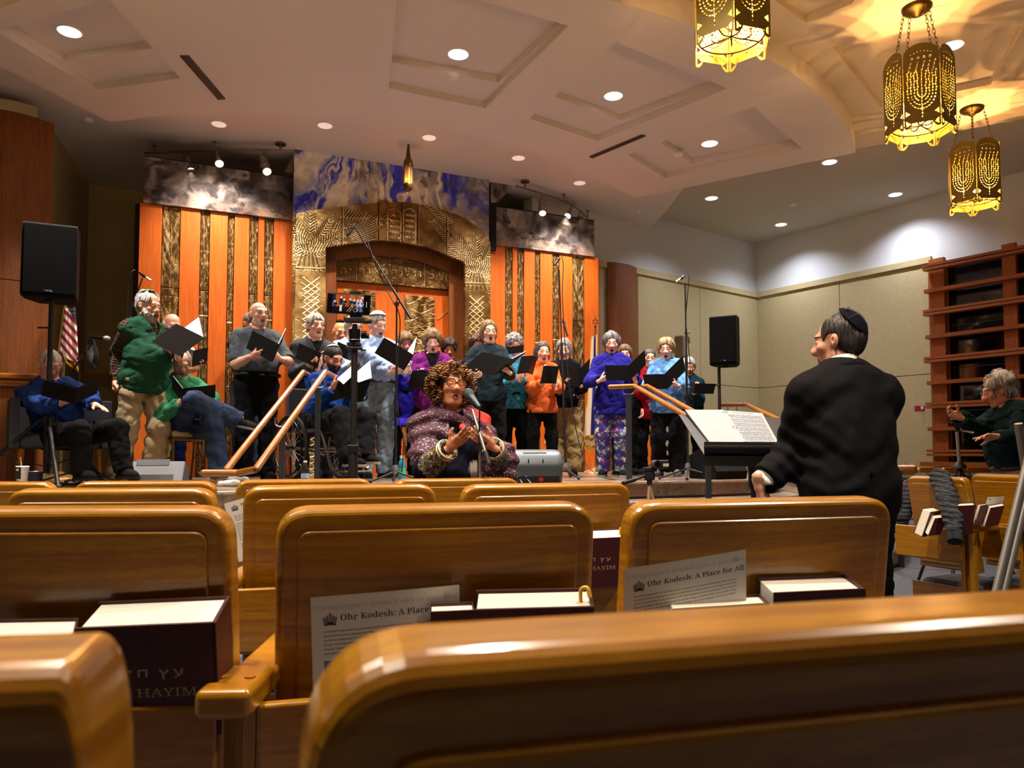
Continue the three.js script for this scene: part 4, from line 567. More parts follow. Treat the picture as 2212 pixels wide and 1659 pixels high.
// hair shapes in head space
function hairGeo(style, o = {}) {
  const v = o.vol ?? 0.012, seed = o.seed ?? 1, f = new Field(0.03); let face = [V(0, -0.03, 0.088), 0.066, 0.094, 0.078], low = -0.07, bump = o.bump ?? 0.002, freq = 34, extra = null;
  f.ell(V(0, 0.036, -0.018), 0.0765 + v * 0.8, 0.087 + v, 0.095 + v);
  if (style === 'short') { f.ell(V(0, -0.02, -0.05), 0.068 + v * 0.5, 0.06, 0.06); low = -0.085; }
  if (style === 'ring') { f.p.length = 0; f.ell(V(0, 0.0, -0.03), 0.078 + v, 0.062, 0.083 + v); f.ell(V(0, 0.03, -0.055), 0.06, 0.05, 0.055 + v); face = [V(0, 0.0, 0.085), 0.072, 0.16, 0.088]; extra = new Field(0.01).ell(V(0, 0.115, 0.005), 0.075, 0.075, 0.11); low = -0.08; }
  if (style === 'bald_top') { f.ell(V(0, -0.02, -0.05), 0.068 + v * 0.5, 0.06, 0.06); extra = new Field(0.01).ell(V(0, 0.1, 0.055), 0.055, 0.07, 0.085); face = [V(0, -0.01, 0.09), 0.069, 0.12, 0.078]; low = -0.085; }
  if (style === 'bob') { f.ell(V(0, -0.02, -0.03), 0.09 + v * 0.5, 0.112, 0.09 + v * 0.4); face = [V(0, -0.025, 0.1), 0.074, 0.096 + (o.bang ?? 0.008), 0.094]; low = o.low ?? -0.125; freq = 26; }
  if (style === 'full') { f.ell(V(0, 0.035, -0.02), 0.084 + v * 0.6, 0.09 + v * 0.5, 0.1 + v * 0.5).ell(V(0, -0.03, -0.05), 0.076, 0.07, 0.07); for (const s of [-1, 1]) f.ell(V(s * 0.072, 0.005, -0.015), 0.022 + v * 0.3, 0.055, 0.045); face = [V(0, -0.03, 0.096), 0.074, 0.094 + (o.bang ?? 0), 0.09]; low = o.low ?? -0.09; freq = 22; }
  if (style === 'curly') { f.ell(V(0, 0.03, -0.02), 0.1 + v * 0.5, 0.1 + v * 0.5, 0.108 + v * 0.5).ell(V(0, -0.03, -0.05), 0.09, 0.07, 0.07); face = [V(0, -0.045, 0.094), 0.07, 0.09, 0.086]; low = o.low ?? -0.1; }
  if (style === 'pulled') { low = -0.06; face = [V(0, -0.03, 0.09), 0.068, 0.1, 0.078]; }
  const fc = new Field(0.01).ell(...face), earF = style === 'bob' || style === 'full' || style === 'curly' ? null : new Field(0.01).ell(V(0.082, -0.01, 0.012), 0.028, 0.042, 0.04).ell(V(-0.082, -0.01, 0.012), 0.028, 0.042, 0.04);
  const curly = style === 'curly' ? (x, y, z) => 0.013 * (Math.abs(noise3(x * 52 + seed, y * 52, z * 52)) + 0.6 * noise3(x * 95, y * 95 + seed, z * 95) - 0.2) : (x, y, z) => bump * (0.7 * Math.sin(freq * Math.atan2(x, z + 0.02) + 9 * noise3(x * 16 + seed, y * 14, z * 16)) + 1.6 * noise3(x * 30, y * 18 + seed, z * 30));
  const fn = (x, y, z) => { let d = f.at(x, y, z) + curly(x, y, z); d = Math.max(d, -fc.at(x, y, z)); if (earF) d = Math.max(d, -earF.at(x, y, z)); if (extra) d = Math.max(d, -extra.at(x, y, z)); return Math.max(d, low - y + 0.01 * noise3(x * 40, 0, z * 40)); };
  const g = netMesh(fn, V(-0.14, -0.17, -0.16), V(0.14, 0.17, 0.14), o.cell ?? 0.0065), p = g.attributes.position, uv = new Float32Array(p.count * 2);
  for (let i = 0; i < p.count; i++) { const x = p.getX(i), y = p.getY(i), z = p.getZ(i); uv[2 * i] = Math.abs(Math.atan2(x, -(z + 0.0))) / 6.283 + (x > 0 ? 0.35 : 0); uv[2 * i + 1] = Math.acos(clamp((y - 0.03) / Math.hypot(x, y - 0.03, z + 0.02), -1, 1)) / 3.14; }
  g.setAttribute('uv', new THREE.BufferAttribute(uv, 2)); return g;
}
function beardGeo(o) { const L = o.len ?? 0.012, f = new Field(0.025).ell(V(0, -0.055, 0.028), 0.06 + L * 0.5, 0.052 + L * 0.6, 0.056 + L).ell(V(0, -0.1 - L * 0.5, 0.058), 0.03 + L * 0.5, 0.022 + L, 0.026 + L * 0.6), m = new Field(0.01).ell(V(0, -0.073 - (o.open || 0) * 0.006, 0.1), 0.02, 0.011 + 0.006 * (o.open || 0), 0.06), up = o.cheek ?? -0.03; const fn = (x, y, z) => { let d = f.at(x, y, z) + 0.0022 * Math.sin(80 * x + 9 * noise3(x * 30, y * 20, z * 30)) + 0.003 * noise3(x * 60, y * 60, z * 60); d = Math.max(d, -m.at(x, y, z)); const lim = Math.abs(x) < 0.026 ? (o.moustache === false ? -0.085 : -0.05) : up + (z > 0.045 ? -(z - 0.045) * 0.9 : 0); return Math.max(d, y - lim, -0.012 - z); }; return netMesh(fn, V(-0.09, -0.18, -0.04), V(0.09, -0.01, 0.14), 0.005); }
const glassesGeo = (r = 0.021, round = false, t = 0.0016) => { const L = []; for (const s of [-1, 1]) { const g = new THREE.TorusGeometry(r, t, 6, 28); g.scale(1.05, round ? 1 : 0.78, 1); g.translate(s * 0.0325, 0.001, 0.105); L.push(g); L.push(tube([V(s * (0.0325 + r * 1.05), 0.004, 0.104), V(s * 0.072, 0.006, 0.075), V(s * 0.083, 0.006, 0.0), V(s * 0.082, -0.008, -0.018)], t * 0.9, 5, 14)); } L.push(tube([V(-0.0325 + r, 0.004, 0.105), V(0, 0.008, 0.108), V(0.0325 - r, 0.004, 0.105)], t, 5, 6)); return L; };
const kippahGeo = (tilt, r = 0.092, deg = 52) => { const g = new THREE.SphereGeometry(1, 28, 10, 0, Math.PI * 2, 0, rad(deg)), b = g.clone(); b.scale(0.985, 0.985, 0.985); const ix = b.index.array; for (let i = 0; i < ix.length; i += 3) { const t = ix[i]; ix[i] = ix[i + 1]; ix[i + 1] = t; } b.computeVertexNormals(); return [g, b].map((q) => { q.scale(r * 0.93, r * 1.04, r * 1.08); q.rotateX(tilt); q.translate(0, 0.036, -0.016); return q; }); };
const SKIN = { a: 0xd9a184, b: 0xe0b095, c: 0xcf9272, d: 0xd8a58c };
let personSeed = 0;
const people = {};
function person(key, label, o) {
  const seed = ++personSeed; o = { ...o, open: (o.open ?? 0) * 0.62 }; if (o.brow === undefined && o.fem) o.brow = 0x7a5a48; const fl = o.floor ?? STAGE, hw = P(o.head[0], o.head[1], o.d), va = Math.atan((CX - o.head[0]) / F), yaw = rad(o.yaw ?? 0) + va, s = o.s ?? (hw.y - fl) / 1.63, hs = (o.hs ?? 1) * Math.max(s, 0.93), fem = !!o.fem, fat = o.fat ?? 0.3, det = o.det ?? 0;
  const rotY = (v) => v.clone().applyAxisAngle(V(0, 1, 0), yaw), unY = (v) => v.clone().applyAxisAngle(V(0, 1, 0), -yaw);
  const lean = o.lean ?? 0.05, hipW = o.hip ? P(o.hip[0], o.hip[1], o.d + (o.hip[2] || 0)) : null;
  const origin = hipW ? V(hipW.x, fl, hipW.z) : hw.clone().sub(rotY(V(o.side ?? 0, 0, lean * s))).setY(fl);
  const g = thing('person', label, 'person', origin, yaw, o.group); people[key] = g;
  const L = (w) => unY(w.clone().sub(origin)), px = (q) => L(P(q[0], q[1], o.d + (q[2] || 0)));
  const Hd = L(hw), Pv = hipW ? L(hipW) : V(0, 0.95 * s, 0), headQ = new THREE.Quaternion().setFromEuler(new THREE.Euler(rad(o.hp ?? 8), rad((o.hy ?? o.yaw ?? 0)) + va - yaw, rad(o.hr ?? 0), 'YXZ'));
  const N = Hd.clone().add(V(0, -0.17 * s, -0.045 * s).applyAxisAngle(V(0, 1, 0), o.backview ? 0 : 0)); const sd = N.clone().sub(Pv), sl = sd.length(); sd.normalize();
  const sq = new THREE.Quaternion().setFromUnitVectors(V(0, 1, 0), sd), sp = (t, x = 0, z = 0) => Pv.clone().addScaledVector(sd, t * sl).add(V(x, 0, z).applyQuaternion(sq));
  const shw = (o.shw ?? (fem ? 0.152 : 0.176)) * s, tw = (fem ? 0.138 : 0.156) * s * (1 + fat * 0.12), bel = s * (0.105 + fat * 0.09);
  const SH = {}, EL = {}, WR = {}, HP = {}, KN = {}, AN = {}, HD = {};
  const shDrop = (o.shDrop ?? 0.062) * s;
  for (const q of [1, -1]) { // +1 the person's left
    const k = q > 0 ? 'l' : 'r', tgt = o[k + 'h'];
    SH[k] = o[k + 's'] ? px(o[k + 's']) : sp(1, q * shw, 0).add(V(0, -shDrop, 0));
    const w = tgt ? px(tgt) : SH[k].clone().add(V(q * 0.07, -0.52, 0.05).multiplyScalar(s)), a = 0.29 * s, b = 0.255 * s; let d = w.clone().sub(SH[k]); let D = d.length(); if (D > (a + b) * 0.985) { D = (a + b) * 0.985; d.setLength(D); w.copy(SH[k]).add(d); }
    d.normalize(); const ca = clamp((a * a + D * D - b * b) / (2 * a * D), -1, 1), hint = o[k + 'e'] ? px(o[k + 'e']).sub(SH[k]) : V(q * 0.35, -1, -0.45), pr = hint.sub(d.clone().multiplyScalar(hint.dot(d))).normalize();
    EL[k] = SH[k].clone().addScaledVector(d, a * ca).addScaledVector(pr, a * Math.sqrt(1 - ca * ca)); WR[k] = w;
    HP[k] = Pv.clone().add(V(q * 0.095 * s, -0.03 * s, 0)); KN[k] = o[k + 'k'] ? px(o[k + 'k']) : null; AN[k] = o[k + 'a'] ? px(o[k + 'a']) : V(q * (o.stance ?? 0.11) * s, 0.09, 0.0);
    if (!KN[k]) KN[k] = HP[k].clone().lerp(AN[k], 0.5).add(V(q * 0.01, 0, 0.025 * s));
  }
  // naked body
  const skin = new THREE.Color(o.skin ?? SKIN.a), bf = new Field(0.05);
  const torso = (f, t) => { f.ell(sp(0.72, 0, 0.005 * s), tw + t, 0.2 * s + t, 0.105 * s + fat * 0.015 + t, sq).ell(sp(0.36, 0, (0.012 + fat * 0.035) * s), (fem ? 0.13 : 0.148) * s * (1 + fat * 0.25) + t, 0.19 * s + t, bel + t, sq).ell(sp(0.02, 0, 0), (0.165 + fat * 0.02) * s + t, 0.14 * s + t, (0.115 + fat * 0.03) * s + t, sq); f.cap(SH.l.clone().lerp(SH.r, 0.12), SH.r.clone().lerp(SH.l, 0.12), 0.052 * s + t); if (fem) for (const q of [-1, 1]) f.ell(sp(0.66, q * 0.07 * s, 0.085 * s), 0.06 * s + t, 0.065 * s + t, 0.055 * s + t, sq); if (o.trap !== 0) f.cap(N.clone().add(V(0, -0.015 * s, 0)), SH.l.clone().lerp(N, 0.45), 0.05 * s + t * 0.6, 0.045 * s + t * 0.6).cap(N.clone().add(V(0, -0.015 * s, 0)), SH.r.clone().lerp(N, 0.45), 0.05 * s + t * 0.6, 0.045 * s + t * 0.6); };
  torso(bf, 0);
  const ar = (fem ? 0.88 : 0.96) * s * (1 + fat * 0.1);
  for (const k of ['l', 'r']) { bf.cap(SH[k], EL[k], 0.05 * ar, 0.04 * ar).cap(EL[k], WR[k], 0.041 * ar, 0.027 * ar).cap(HP[k], KN[k], 0.08 * s * (1 + fat * 0.15), 0.056 * s).cap(KN[k], AN[k], 0.055 * s, 0.038 * s); }
  bf.cap(N.clone().add(V(0, -0.03 * s, 0)), Hd.clone().add(V(0, -0.09 * hs, -0.02 * hs)), (fem ? 0.049 : 0.058) * s, (fem ? 0.046 : 0.054) * s);
  const [lo, hi] = bf.box(0.03), parts = [netMesh((x, y, z) => bf.at(x, y, z), lo, hi, o.bare ? 0.013 : 0.024)];
  const hm = new THREE.Matrix4().compose(Hd, headQ, V(hs * (o.hw ?? 1), hs * (o.hh ?? 1), hs));
  const setUV = (gg, fn) => { const p = gg.attributes.position, u = new Float32Array(p.count * 2); for (let i = 0; i < p.count; i++) { const [a, b] = fn(p.getX(i), p.getY(i), p.getZ(i)); u[2 * i] = a; u[2 * i + 1] = b; } gg.setAttribute('uv', new THREE.BufferAttribute(u, 2)); return gg; };
  setUV(parts[0], () => [0.99, 0.99]);
  const hg = headGeo(fem, o.open ?? 0, det ? 0.0028 : 0.0042).clone(); setUV(hg, (x, y, z) => z < 0.03 && Math.abs(x) > 0.03 || z < 0 ? [x > 0 ? 0.985 : 0.015, clamp((y + 0.13) / 0.25, 0.02, 0.98)] : [(x + 0.1) / 0.2, clamp((y + 0.13) / 0.25, 0.02, 0.98)]); hg.applyMatrix4(hm); parts.push(hg);
  for (const q of [1, -1]) {
    const k = q > 0 ? 'l' : 'r', hd = o[k + 'hand'] || {}, fdir = WR[k].clone().sub(EL[k]).normalize(), along = hd.dir ? unY(V(...hd.dir)).normalize() : fdir, palm = hd.palm ? unY(V(...hd.palm)) : V(-q * 0.7, 0.6, 0.2);
    const y = along, z = palm.sub(y.clone().multiplyScalar(palm.dot(y))).normalize(), x = y.clone().cross(z), m = new THREE.Matrix4().makeBasis(x, y, z).setPosition(WR[k]);
    const hgeo = handGeo(hd.pose || (tgt0(o, k) ? 'hold' : 'relax'), det ? 0.0032 : 0.0046).clone(); const sc = (fem ? 0.92 : 1.02) * s * (o.handS ?? 1); hgeo.scale(q > 0 ? -sc : sc, sc, sc); if (q > 0) { const ix = hgeo.index.array; for (let i = 0; i < ix.length; i += 3) { const t = ix[i]; ix[i] = ix[i + 1]; ix[i + 1] = t; } hgeo.computeVertexNormals(); }
    hgeo.applyMatrix4(m); setUV(hgeo, () => [0.99, 0.99]); parts.push(hgeo); HD[k] = WR[k].clone().addScaledVector(y, 0.09 * s);
  }
  obj('body', parts, M(0xffffff, 0.52, 0, { map: faceTex({ skin: o.skin ?? SKIN.a, fem, open: o.open, stubble: o.stubble, brow: o.brow ?? o.hairColor, eyes: o.eyes, lips: o.lips, blush: o.blush, wrinkles: o.age, look: o.look, teeth: o.teeth }), bumpMap: fineBump, bumpScale: 0.0004 }), g, true);
  // garments
  const gar = (name, f, t, amp, clips, mat, cell) => { const w = wrinkle(seed + name.length * 3.1, amp), [a, b] = f.box(0.05); const m = netMesh((x, y, z) => { let d = f.at(x, y, z); if (d < 0.1 && d > -0.1) d += w(x, y, z); for (const c of clips) { const e = c(x, y, z); if (e > d) d = e; } return d; }, a, b, cell || (det ? 0.009 : 0.011)); const p = m.attributes.position, u = new Float32Array(p.count * 2); for (let i = 0; i < p.count; i++) { u[2 * i] = Math.atan2(p.getX(i) - Pv.x, p.getZ(i) - Pv.z) * 0.2; u[2 * i + 1] = p.getY(i) + p.getZ(i) * 0.3; } m.setAttribute('uv', new THREE.BufferAttribute(u, 2)); return obj(name, m, mat, g, true); };
  const plane = (n, c) => (x, y, z) => n.x * x + n.y * y + n.z * z - c;
  const cutAt = (pt, n) => plane(n, n.dot(pt));
  const top = o.top || {}, hemPt = (h) => Pv.clone().addScaledVector(sd, -h * s), up = sd.clone();
  const neckF = new Field(0.02).cap(N.clone().add(V(0, -0.05 * s, 0.01)), Hd.clone().add(V(0, -0.04, 0)), 0.06 * s, 0.066 * s);
  const sleeves = (f, t, frac, only) => { for (const k of ['l', 'r']) { const e2 = EL[k].clone().lerp(WR[k], frac ?? 0.97); if (frac < 0) { f.cap(SH[k], SH[k].clone().lerp(EL[k], -frac), 0.056 * ar + t, 0.05 * ar + t, 1); continue; } f.cap(SH[k], EL[k], 0.056 * ar + t, 0.048 * ar + t); f.cap(EL[k], e2, 0.047 * ar + t, 0.036 * ar + t, 1); } };
  const neckCut = (r, drop) => { const c = N.clone().add(V(0, (0.045 - drop) * s, 0.02 * s)), f = new Field(0.01).ell(c, r * s, (0.05 + drop) * s, (r + 0.01) * s); return (x, y, z) => -f.at(x, y, z); };
  if (top.color !== undefined || top.mat) {
    const f = new Field(0.05), t = top.t ?? 0.012; torso(f, t); f.ell(hemPt(0.04), (0.172 + fat * 0.022) * s + t, 0.22 * s, (0.122 + fat * 0.04) * s + t, sq); if (top.sleeve !== 0) sleeves(f, top.st ?? 0.008, top.sleeve ?? 0.97);
    if (top.flare) f.ell(hemPt(top.hem ?? 0.06), (0.185 + top.flare) * s, 0.15 * s, (0.15 + top.flare) * s, sq);
    gar(top.name || 'shirt', f, t, top.amp ?? 0.006, [cutAt(hemPt(top.hem ?? 0.06), up.clone().negate()), neckCut(top.neckR ?? (fem ? 0.062 : 0.068), top.drop ?? 0.0)], top.mat || cloth(top.color, top));
  }
  if (o.vest) { const f = new Field(0.05), t = o.vest.t ?? 0.024; torso(f, t); f.ell(hemPt(0.04), (0.172 + fat * 0.022) * s + t, 0.22 * s, (0.122 + fat * 0.04) * s + t, sq); if (o.vest.sleeve) sleeves(f, 0.018, o.vest.sleeve); for (const k of ['l', 'r']) f.cap(SH[k], SH[k].clone().lerp(EL[k], 0.08), 0.066 * ar, 0.064 * ar, 1); const open = o.vest.open, oc = open ? [(x, y, z) => { const v = V(x, y, z).sub(Pv), yy = v.dot(sd) / sl; const w = open * s * clamp((yy - (o.vest.from ?? 0.45)) / 0.5, 0, 1); return z > 0.02 ? (w - Math.abs(x - (o.vest.mid ?? 0) * s)) : -1; }] : []; gar(o.vest.name || 'vest', f, t, o.vest.amp ?? 0.005, [cutAt(hemPt(o.vest.hem ?? 0.08), up.clone().negate()), neckCut(o.vest.neckR ?? 0.078, o.vest.drop ?? 0.03), ...oc], cloth(o.vest.color, o.vest)); }
  const collarRing = (r, h, color, tilt, name = 'collar', open) => { const q = o.collarQ ?? sq, a = open ? rad(open) : 0, G0 = new THREE.CylinderGeometry(r * 0.86 * s, r * 1.12 * s, h * s, 28, 2, true, a / 2, Math.PI * 2 - a), G1 = G0.clone(); G1.scale(0.94, 1, 0.94); const ix = G1.index.array; for (let i = 0; i < ix.length; i += 3) { const t = ix[i]; ix[i] = ix[i + 1]; ix[i + 1] = t; } for (const e of [G0, G1]) { e.scale(1, 1, 1.08); e.rotateX(tilt ?? 0.25); e.translate(N.x, N.y + (h * 0.35 + 0.012) * s, N.z + 0.012 * s); } return obj(name, [G0, G1], cloth(color), g); };
  if (o.collar) collarRing(o.collar.r ?? (fem ? 0.062 : 0.07), o.collar.h ?? 0.045, o.collar.color, o.collar.tilt, o.collar.name, o.collar.open);
  if (o.lapels) for (const q of [-1, 1]) { const b = N.clone().add(V(q * 0.03 * s, 0.018 * s, 0.055 * s)), pts = [V(0, 0, 0), V(q * 0.045, -0.012, -0.012), V(q * 0.058, -0.06, 0.006), V(q * 0.012, -0.05, 0.03)].map((v) => v.multiplyScalar(s * (o.lapels.k ?? 1)).add(b)), off = V(0, 0.0, 0.006); obj('collar_wing', hexa(q > 0 ? [...pts.map((p) => p.clone().add(off)), ...pts] : [...pts.map((p) => p.clone().add(off))].reverse().concat([...pts].reverse())), cloth(o.lapels.color), g); }
  const leg = o.legs || { color: 0x17181c };
  if (leg) { const f = new Field(0.045), t = leg.t ?? 0.014, tp = Math.min(t, 0.012); f.ell(sp(0.02), (0.168 + fat * 0.02) * s + tp, 0.14 * s + tp, (0.118 + fat * 0.03) * s + tp, sq); if (!o.hip) f.ell(sp(0.3, 0, (0.012 + fat * 0.03) * s), (fem ? 0.133 : 0.15) * s * (1 + fat * 0.25) + tp, 0.19 * s, bel + tp, sq); for (const k of ['l', 'r']) { f.cap(HP[k], KN[k], 0.086 * s * (1 + fat * 0.15) + t, 0.062 * s + t).cap(KN[k], AN[k].clone().add(V(0, leg.len ?? -0.035, 0)), (leg.kr ?? 0.06) * s + t, (leg.ar ?? 0.055) * s + t, 1); } if (leg.skirt) f.cap(HP.l.clone().lerp(HP.r, 0.5), V(0, leg.skirt, 0), 0.17 * s, 0.2 * s, 1); gar(leg.name || 'trousers', f, t, leg.amp ?? 0.008, o.hip ? [] : [cutAt(hemPt(-(leg.rise ?? 0.1)), up)], leg.mat || cloth(leg.color, leg)); }
  if (o.belt) { const c = hemPt(-(leg.rise ?? 0.1) + 0.02); const gb = new THREE.TorusGeometry(1, 0.09, 6, 36); gb.rotateX(Math.PI / 2); gb.scale((0.158 + fat * 0.036) * s + 0.012, 0.2 * s, (0.11 + fat * 0.07) * s + 0.014); gb.applyQuaternion(sq); gb.translate(c.x, c.y, c.z + fat * 0.02 * s); const b = obj('belt', gb, M(o.belt, 0.5), g); obj('buckle', box(0.05, 0.034, 0.012, c.x, c.y, c.z + fat * 0.02 * s + (0.11 + fat * 0.07) * s + 0.022, 0.004), mBrushed, b); }
  if (o.shoes !== 0) for (const k of ['l', 'r']) { const q = k === 'l' ? 1 : -1, dq = o[k + 'f'] ? new THREE.Quaternion().setFromEuler(new THREE.Euler(rad(o[k + 'f'][1] || 0), rad(o[k + 'f'][0]) + va - yaw, rad(o[k + 'f'][2] || 0), 'YXZ')) : new THREE.Quaternion().setFromAxisAngle(V(0, 1, 0), q * 0.18); const m = new THREE.Matrix4().compose(AN[k].clone().add(V(0, -0.09, 0.0).applyQuaternion(dq)), dq, V(s, 1, s)); const sh = obj('shoe', shoeGeo.clone().applyMatrix4(m), cloth(o.shoes ?? 0x15161a), g); obj('sole', soleGeo.clone().applyMatrix4(m), cloth(o.sole ?? 0x2a2a2c), sh); }
  // head wear
  const onHead = (name, geo, mat, keep) => { const q = merge([].concat(geo)).clone(); q.applyMatrix4(hm); return obj(name, q, mat, g, keep); };
  if (o.hair) { const r = onHead('hair', hairGeo(o.hair, { ...o.hairO, seed, cell: det ? 0.0045 : 0.0065 }), o.hairMat || hairMat(o.hairColor), true); }
  if (o.beard) onHead('beard', beardGeo({ ...o.beard, open: o.open }), hairMat(o.beard.color));
  if (o.glasses !== undefined) onHead('glasses', glassesGeo(o.glassR ?? 0.021, o.glassRound, o.glassT), M(o.glasses, 0.35, o.glasses > 0x808080 ? 0.9 : 0.1));
  if (o.kippah) onHead('kippah', kippahGeo(rad(o.kippah.tilt ?? -28), o.kippah.r ?? 0.104, o.kippah.deg), o.kippah.mat || cloth(o.kippah.color));
  if (o.earring) for (const q of [-1, 1]) onHead('earring', [ball(0.005, q * 0.083, -0.05, 0.0, 8), new THREE.TorusGeometry(0.011, 0.0018, 6, 16).translate(q * 0.083, -0.066, 0.0)], M(0xd8b46a, 0.25, 1));
  return { g, s, L, hm, N, Pv, SH, EL, WR, HD, KN, AN, sd, sq, sp, onHead, gar, cutAt, Field, ar, tw, bel, torso, neckCut, hemPt, sl, px };
}
function tgt0(o, k) { return o[k + 'h']; }
// ---------- folders and books in the singers' hands ----------
const mPaper = M(0xe9ecee, 0.75), mPaperEdge = M(0xd9d3c4, 0.85), mFolder = M(0x040405, 0.42, 0, { specularIntensity: 0.5, bumpMap: fineBump, bumpScale: 0.0006 });
const mScore = M(0xffffff, 0.8, 0, { map: canvasTex(256, 320, (x, w, h) => { x.fillStyle = '#eef0f1'; x.fillRect(0, 0, w, h); const r = rng(12); x.fillStyle = '#30343a'; x.fillRect(60, 14, 130, 6); for (let k = 0; k < 7; k++) { const y = 40 + k * 38; for (let i = 0; i < 5; i++) x.fillRect(20, y + i * 4, w - 40, 0.8); for (let i = 0; i < 26; i++) { x.fillRect(24 + i * 8 + r() * 3, y - 3 + r() * 16, 3.4, 2.6); x.fillRect(27 + i * 8, y - 6 + r() * 8, 0.8, 12); } } }) });
function folder(label, d, spT, spB, A, B, o = {}) { // spine top and bottom, outer top corners of the two covers: [px, py, depth offset]
  const p = (q) => P(q[0], q[1], d + (q[2] || 0)), a0 = p(spT), a1 = p(spB), A0 = p(A), B0 = p(B), sp0 = a1.clone().sub(a0), mid = a0.clone().add(a1).multiplyScalar(0.5), t = thing(o.name || 'choir_folder', label, o.cat || 'folder', mid, 0, o.group === undefined ? 'black choir folders' : o.group), mat = o.mat || mFolder, th = o.th ?? 0.004, pt = o.pages ?? 0.006;
  for (const [q, k] of [[A0, 1], [B0, -1]]) {
    const u = q.clone().sub(a0), n = u.clone().cross(sp0).normalize(); const inn = p(k > 0 ? B : A).sub(a0); if (n.dot(inn) < 0) n.negate(); // inner side faces the other cover
    if (o.flat && n.z > 0 !== !!o.front) n.negate();
    const c = [a0, q, q.clone().add(sp0), a1].map((v) => v.clone().sub(mid)), solid = (cs, off, tt) => { const f = cs.map((v) => v.clone().addScaledVector(n, off)), b = cs.map((v) => v.clone().addScaledVector(n, off + tt)), g = hexa([...f, ...b]); const ctr = cs.reduce((s, v) => s.add(v), V(0, 0, 0)).multiplyScalar(0.25); const nn = cs[1].clone().sub(cs[0]).cross(cs[3].clone().sub(cs[0])); if (nn.dot(n) > 0) { const ps = g.attributes.position.array; for (let i = 0; i < ps.length; i += 9) for (let j = 0; j < 3; j++) { const x = ps[i + 3 + j]; ps[i + 3 + j] = ps[i + 6 + j]; ps[i + 6 + j] = x; } const us = g.attributes.uv.array; for (let i = 0; i < us.length; i += 6) for (let j = 0; j < 2; j++) { const x = us[i + 2 + j]; us[i + 2 + j] = us[i + 4 + j]; us[i + 4 + j] = x; } g.computeVertexNormals(); } return g; };
    obj('cover', solid(c, -th, th), mat, t, true);
    const ctr = c.reduce((s, v) => s.add(v), V(0, 0, 0)).multiplyScalar(0.25), inset = c.map((v, i) => v.clone().lerp(ctr, 0.045)); obj('pages', solid(inset, 0.0005, pt), k > 0 ? mPaper : (o.score ? mScore : mPaper), t, true);
  }
  obj('spine', rod(a0.clone().sub(mid), a1.clone().sub(mid), (o.spine ?? 0.006), o.spine ?? 0.006, 8), mat, t);
  return t;
}
// ---------- the singers, left to right ----------
const plaid = tex(128, 128, (u, v) => { const l = (t) => { const f = (t * 4) % 1; return f < 0.1 ? 1 : 0; }, a = Math.max(l(u), l(v)); return mixc(hex('#2a1f18'), hex('#8d8068'), a * 0.75 + (l(u) && l(v) ? 0.2 : 0)); }, [10, 10]);
const denim = tex(256, 256, (u, v) => { const t = 0.5 + 0.7 * fbm(u * 8, v * 8, 3, 4) + 0.2 * fbm(u * 120, v * 60, 4, 2); return mixc(hex('#5f7382'), hex('#8aa0ad'), t); }, [2, 2]);
const denimDark = tex(256, 256, (u, v) => { const t = 0.5 + 0.6 * fbm(u * 9, v * 9, 6, 4) + 0.25 * fbm(u * 120, v * 60, 4, 2); return mixc(hex('#1c2740'), hex('#3d4f6c'), t); }, [2, 2]);
const tealKnit = tex(256, 256, (u, v) => { const t = 0.5 + 1.1 * fbm(u * 26, v * 26, 4, 3); return mixc(hex('#1d5e80'), hex('#4aa3c4'), t); }, [3, 3]);
const floral = canvasTex(512, 512, (x, w, h) => { x.fillStyle = '#322a86'; x.fillRect(0, 0, w, h); const r = rng(44); for (let i = 0; i < 80; i++) { const cx = r() * w, cy = r() * h, s = 14 + r() * 26, c = ['#8fa59b', '#a9b39b', '#5d6f7a', '#7b3f73', '#c2c7b4', '#4b63a0', '#9c3f66'][r() * 7 | 0]; x.fillStyle = c; for (let k = 0; k < 5; k++) { const a = k * 1.256 + r(); x.beginPath(); x.ellipse(cx + Math.cos(a) * s * 0.6, cy + Math.sin(a) * s * 0.6, s * 0.55, s * 0.34, a, 0, 7); x.fill(); } x.fillStyle = '#d8d3b0'; x.beginPath(); x.arc(cx, cy, s * 0.22, 0, 7); x.fill(); x.strokeStyle = '#1d1848'; x.lineWidth = 3; x.beginPath(); x.arc(cx, cy, s * 0.9, r() * 6, r() * 6); x.stroke(); } }); floral.repeat.set(2.4, 2.4);
const mFloral = M(0xffffff, 0.85, 0, { map: floral });

person('blueJacket', 'seated person in a blue zip jacket reading a folder behind the left speaker stand', { head: [108, 789], d: 6.3, s: 0.97, hs: 1.08, yaw: 12, hy: 8, hp: 22, hip: [128, 936, 0.14], rh: [150, 872, -0.36], re: [50, 885, -0.1], lh: [232, 892, -0.3], le: [222, 872, 0.0], lhand: { pose: 'flat', dir: [0.8, -0.25, 0.35], palm: [0, -1, 0.2] }, rhand: { dir: [0.75, 0.35, 0.3], palm: [-0.3, 0.2, -1] }, rk: [172, 931, -0.48], lk: [252, 926, -0.36], ra: [176, 1013, -0.5], la: [268, 1010, -0.42], rf: [28, 0], lf: [25, 0], fat: 1.0, age: 1, skin: 0xe0a894, hair: 'short', hairO: { vol: 0.006 }, hairColor: 0xe6e1da, brow: 0xb8b0a6, eyes: 'closed', glasses: 0x2a2a2c, top: { color: 0x1d3a7c, t: 0.022, st: 0.022, amp: 0.012, hem: 0.02, neckR: 0.075, name: 'jacket' }, collar: { color: 0x1a3470, h: 0.06, r: 0.078, open: 70 }, lapels: { color: 0xd8d6d0, k: 0.6 }, legs: { color: 0x101014, t: 0.02 } });
folder('black choir folder held open by the seated man in the blue jacket', 5.9, [166, 838], [160, 872], [96, 821, 0.06], [215, 817, 0.1]);

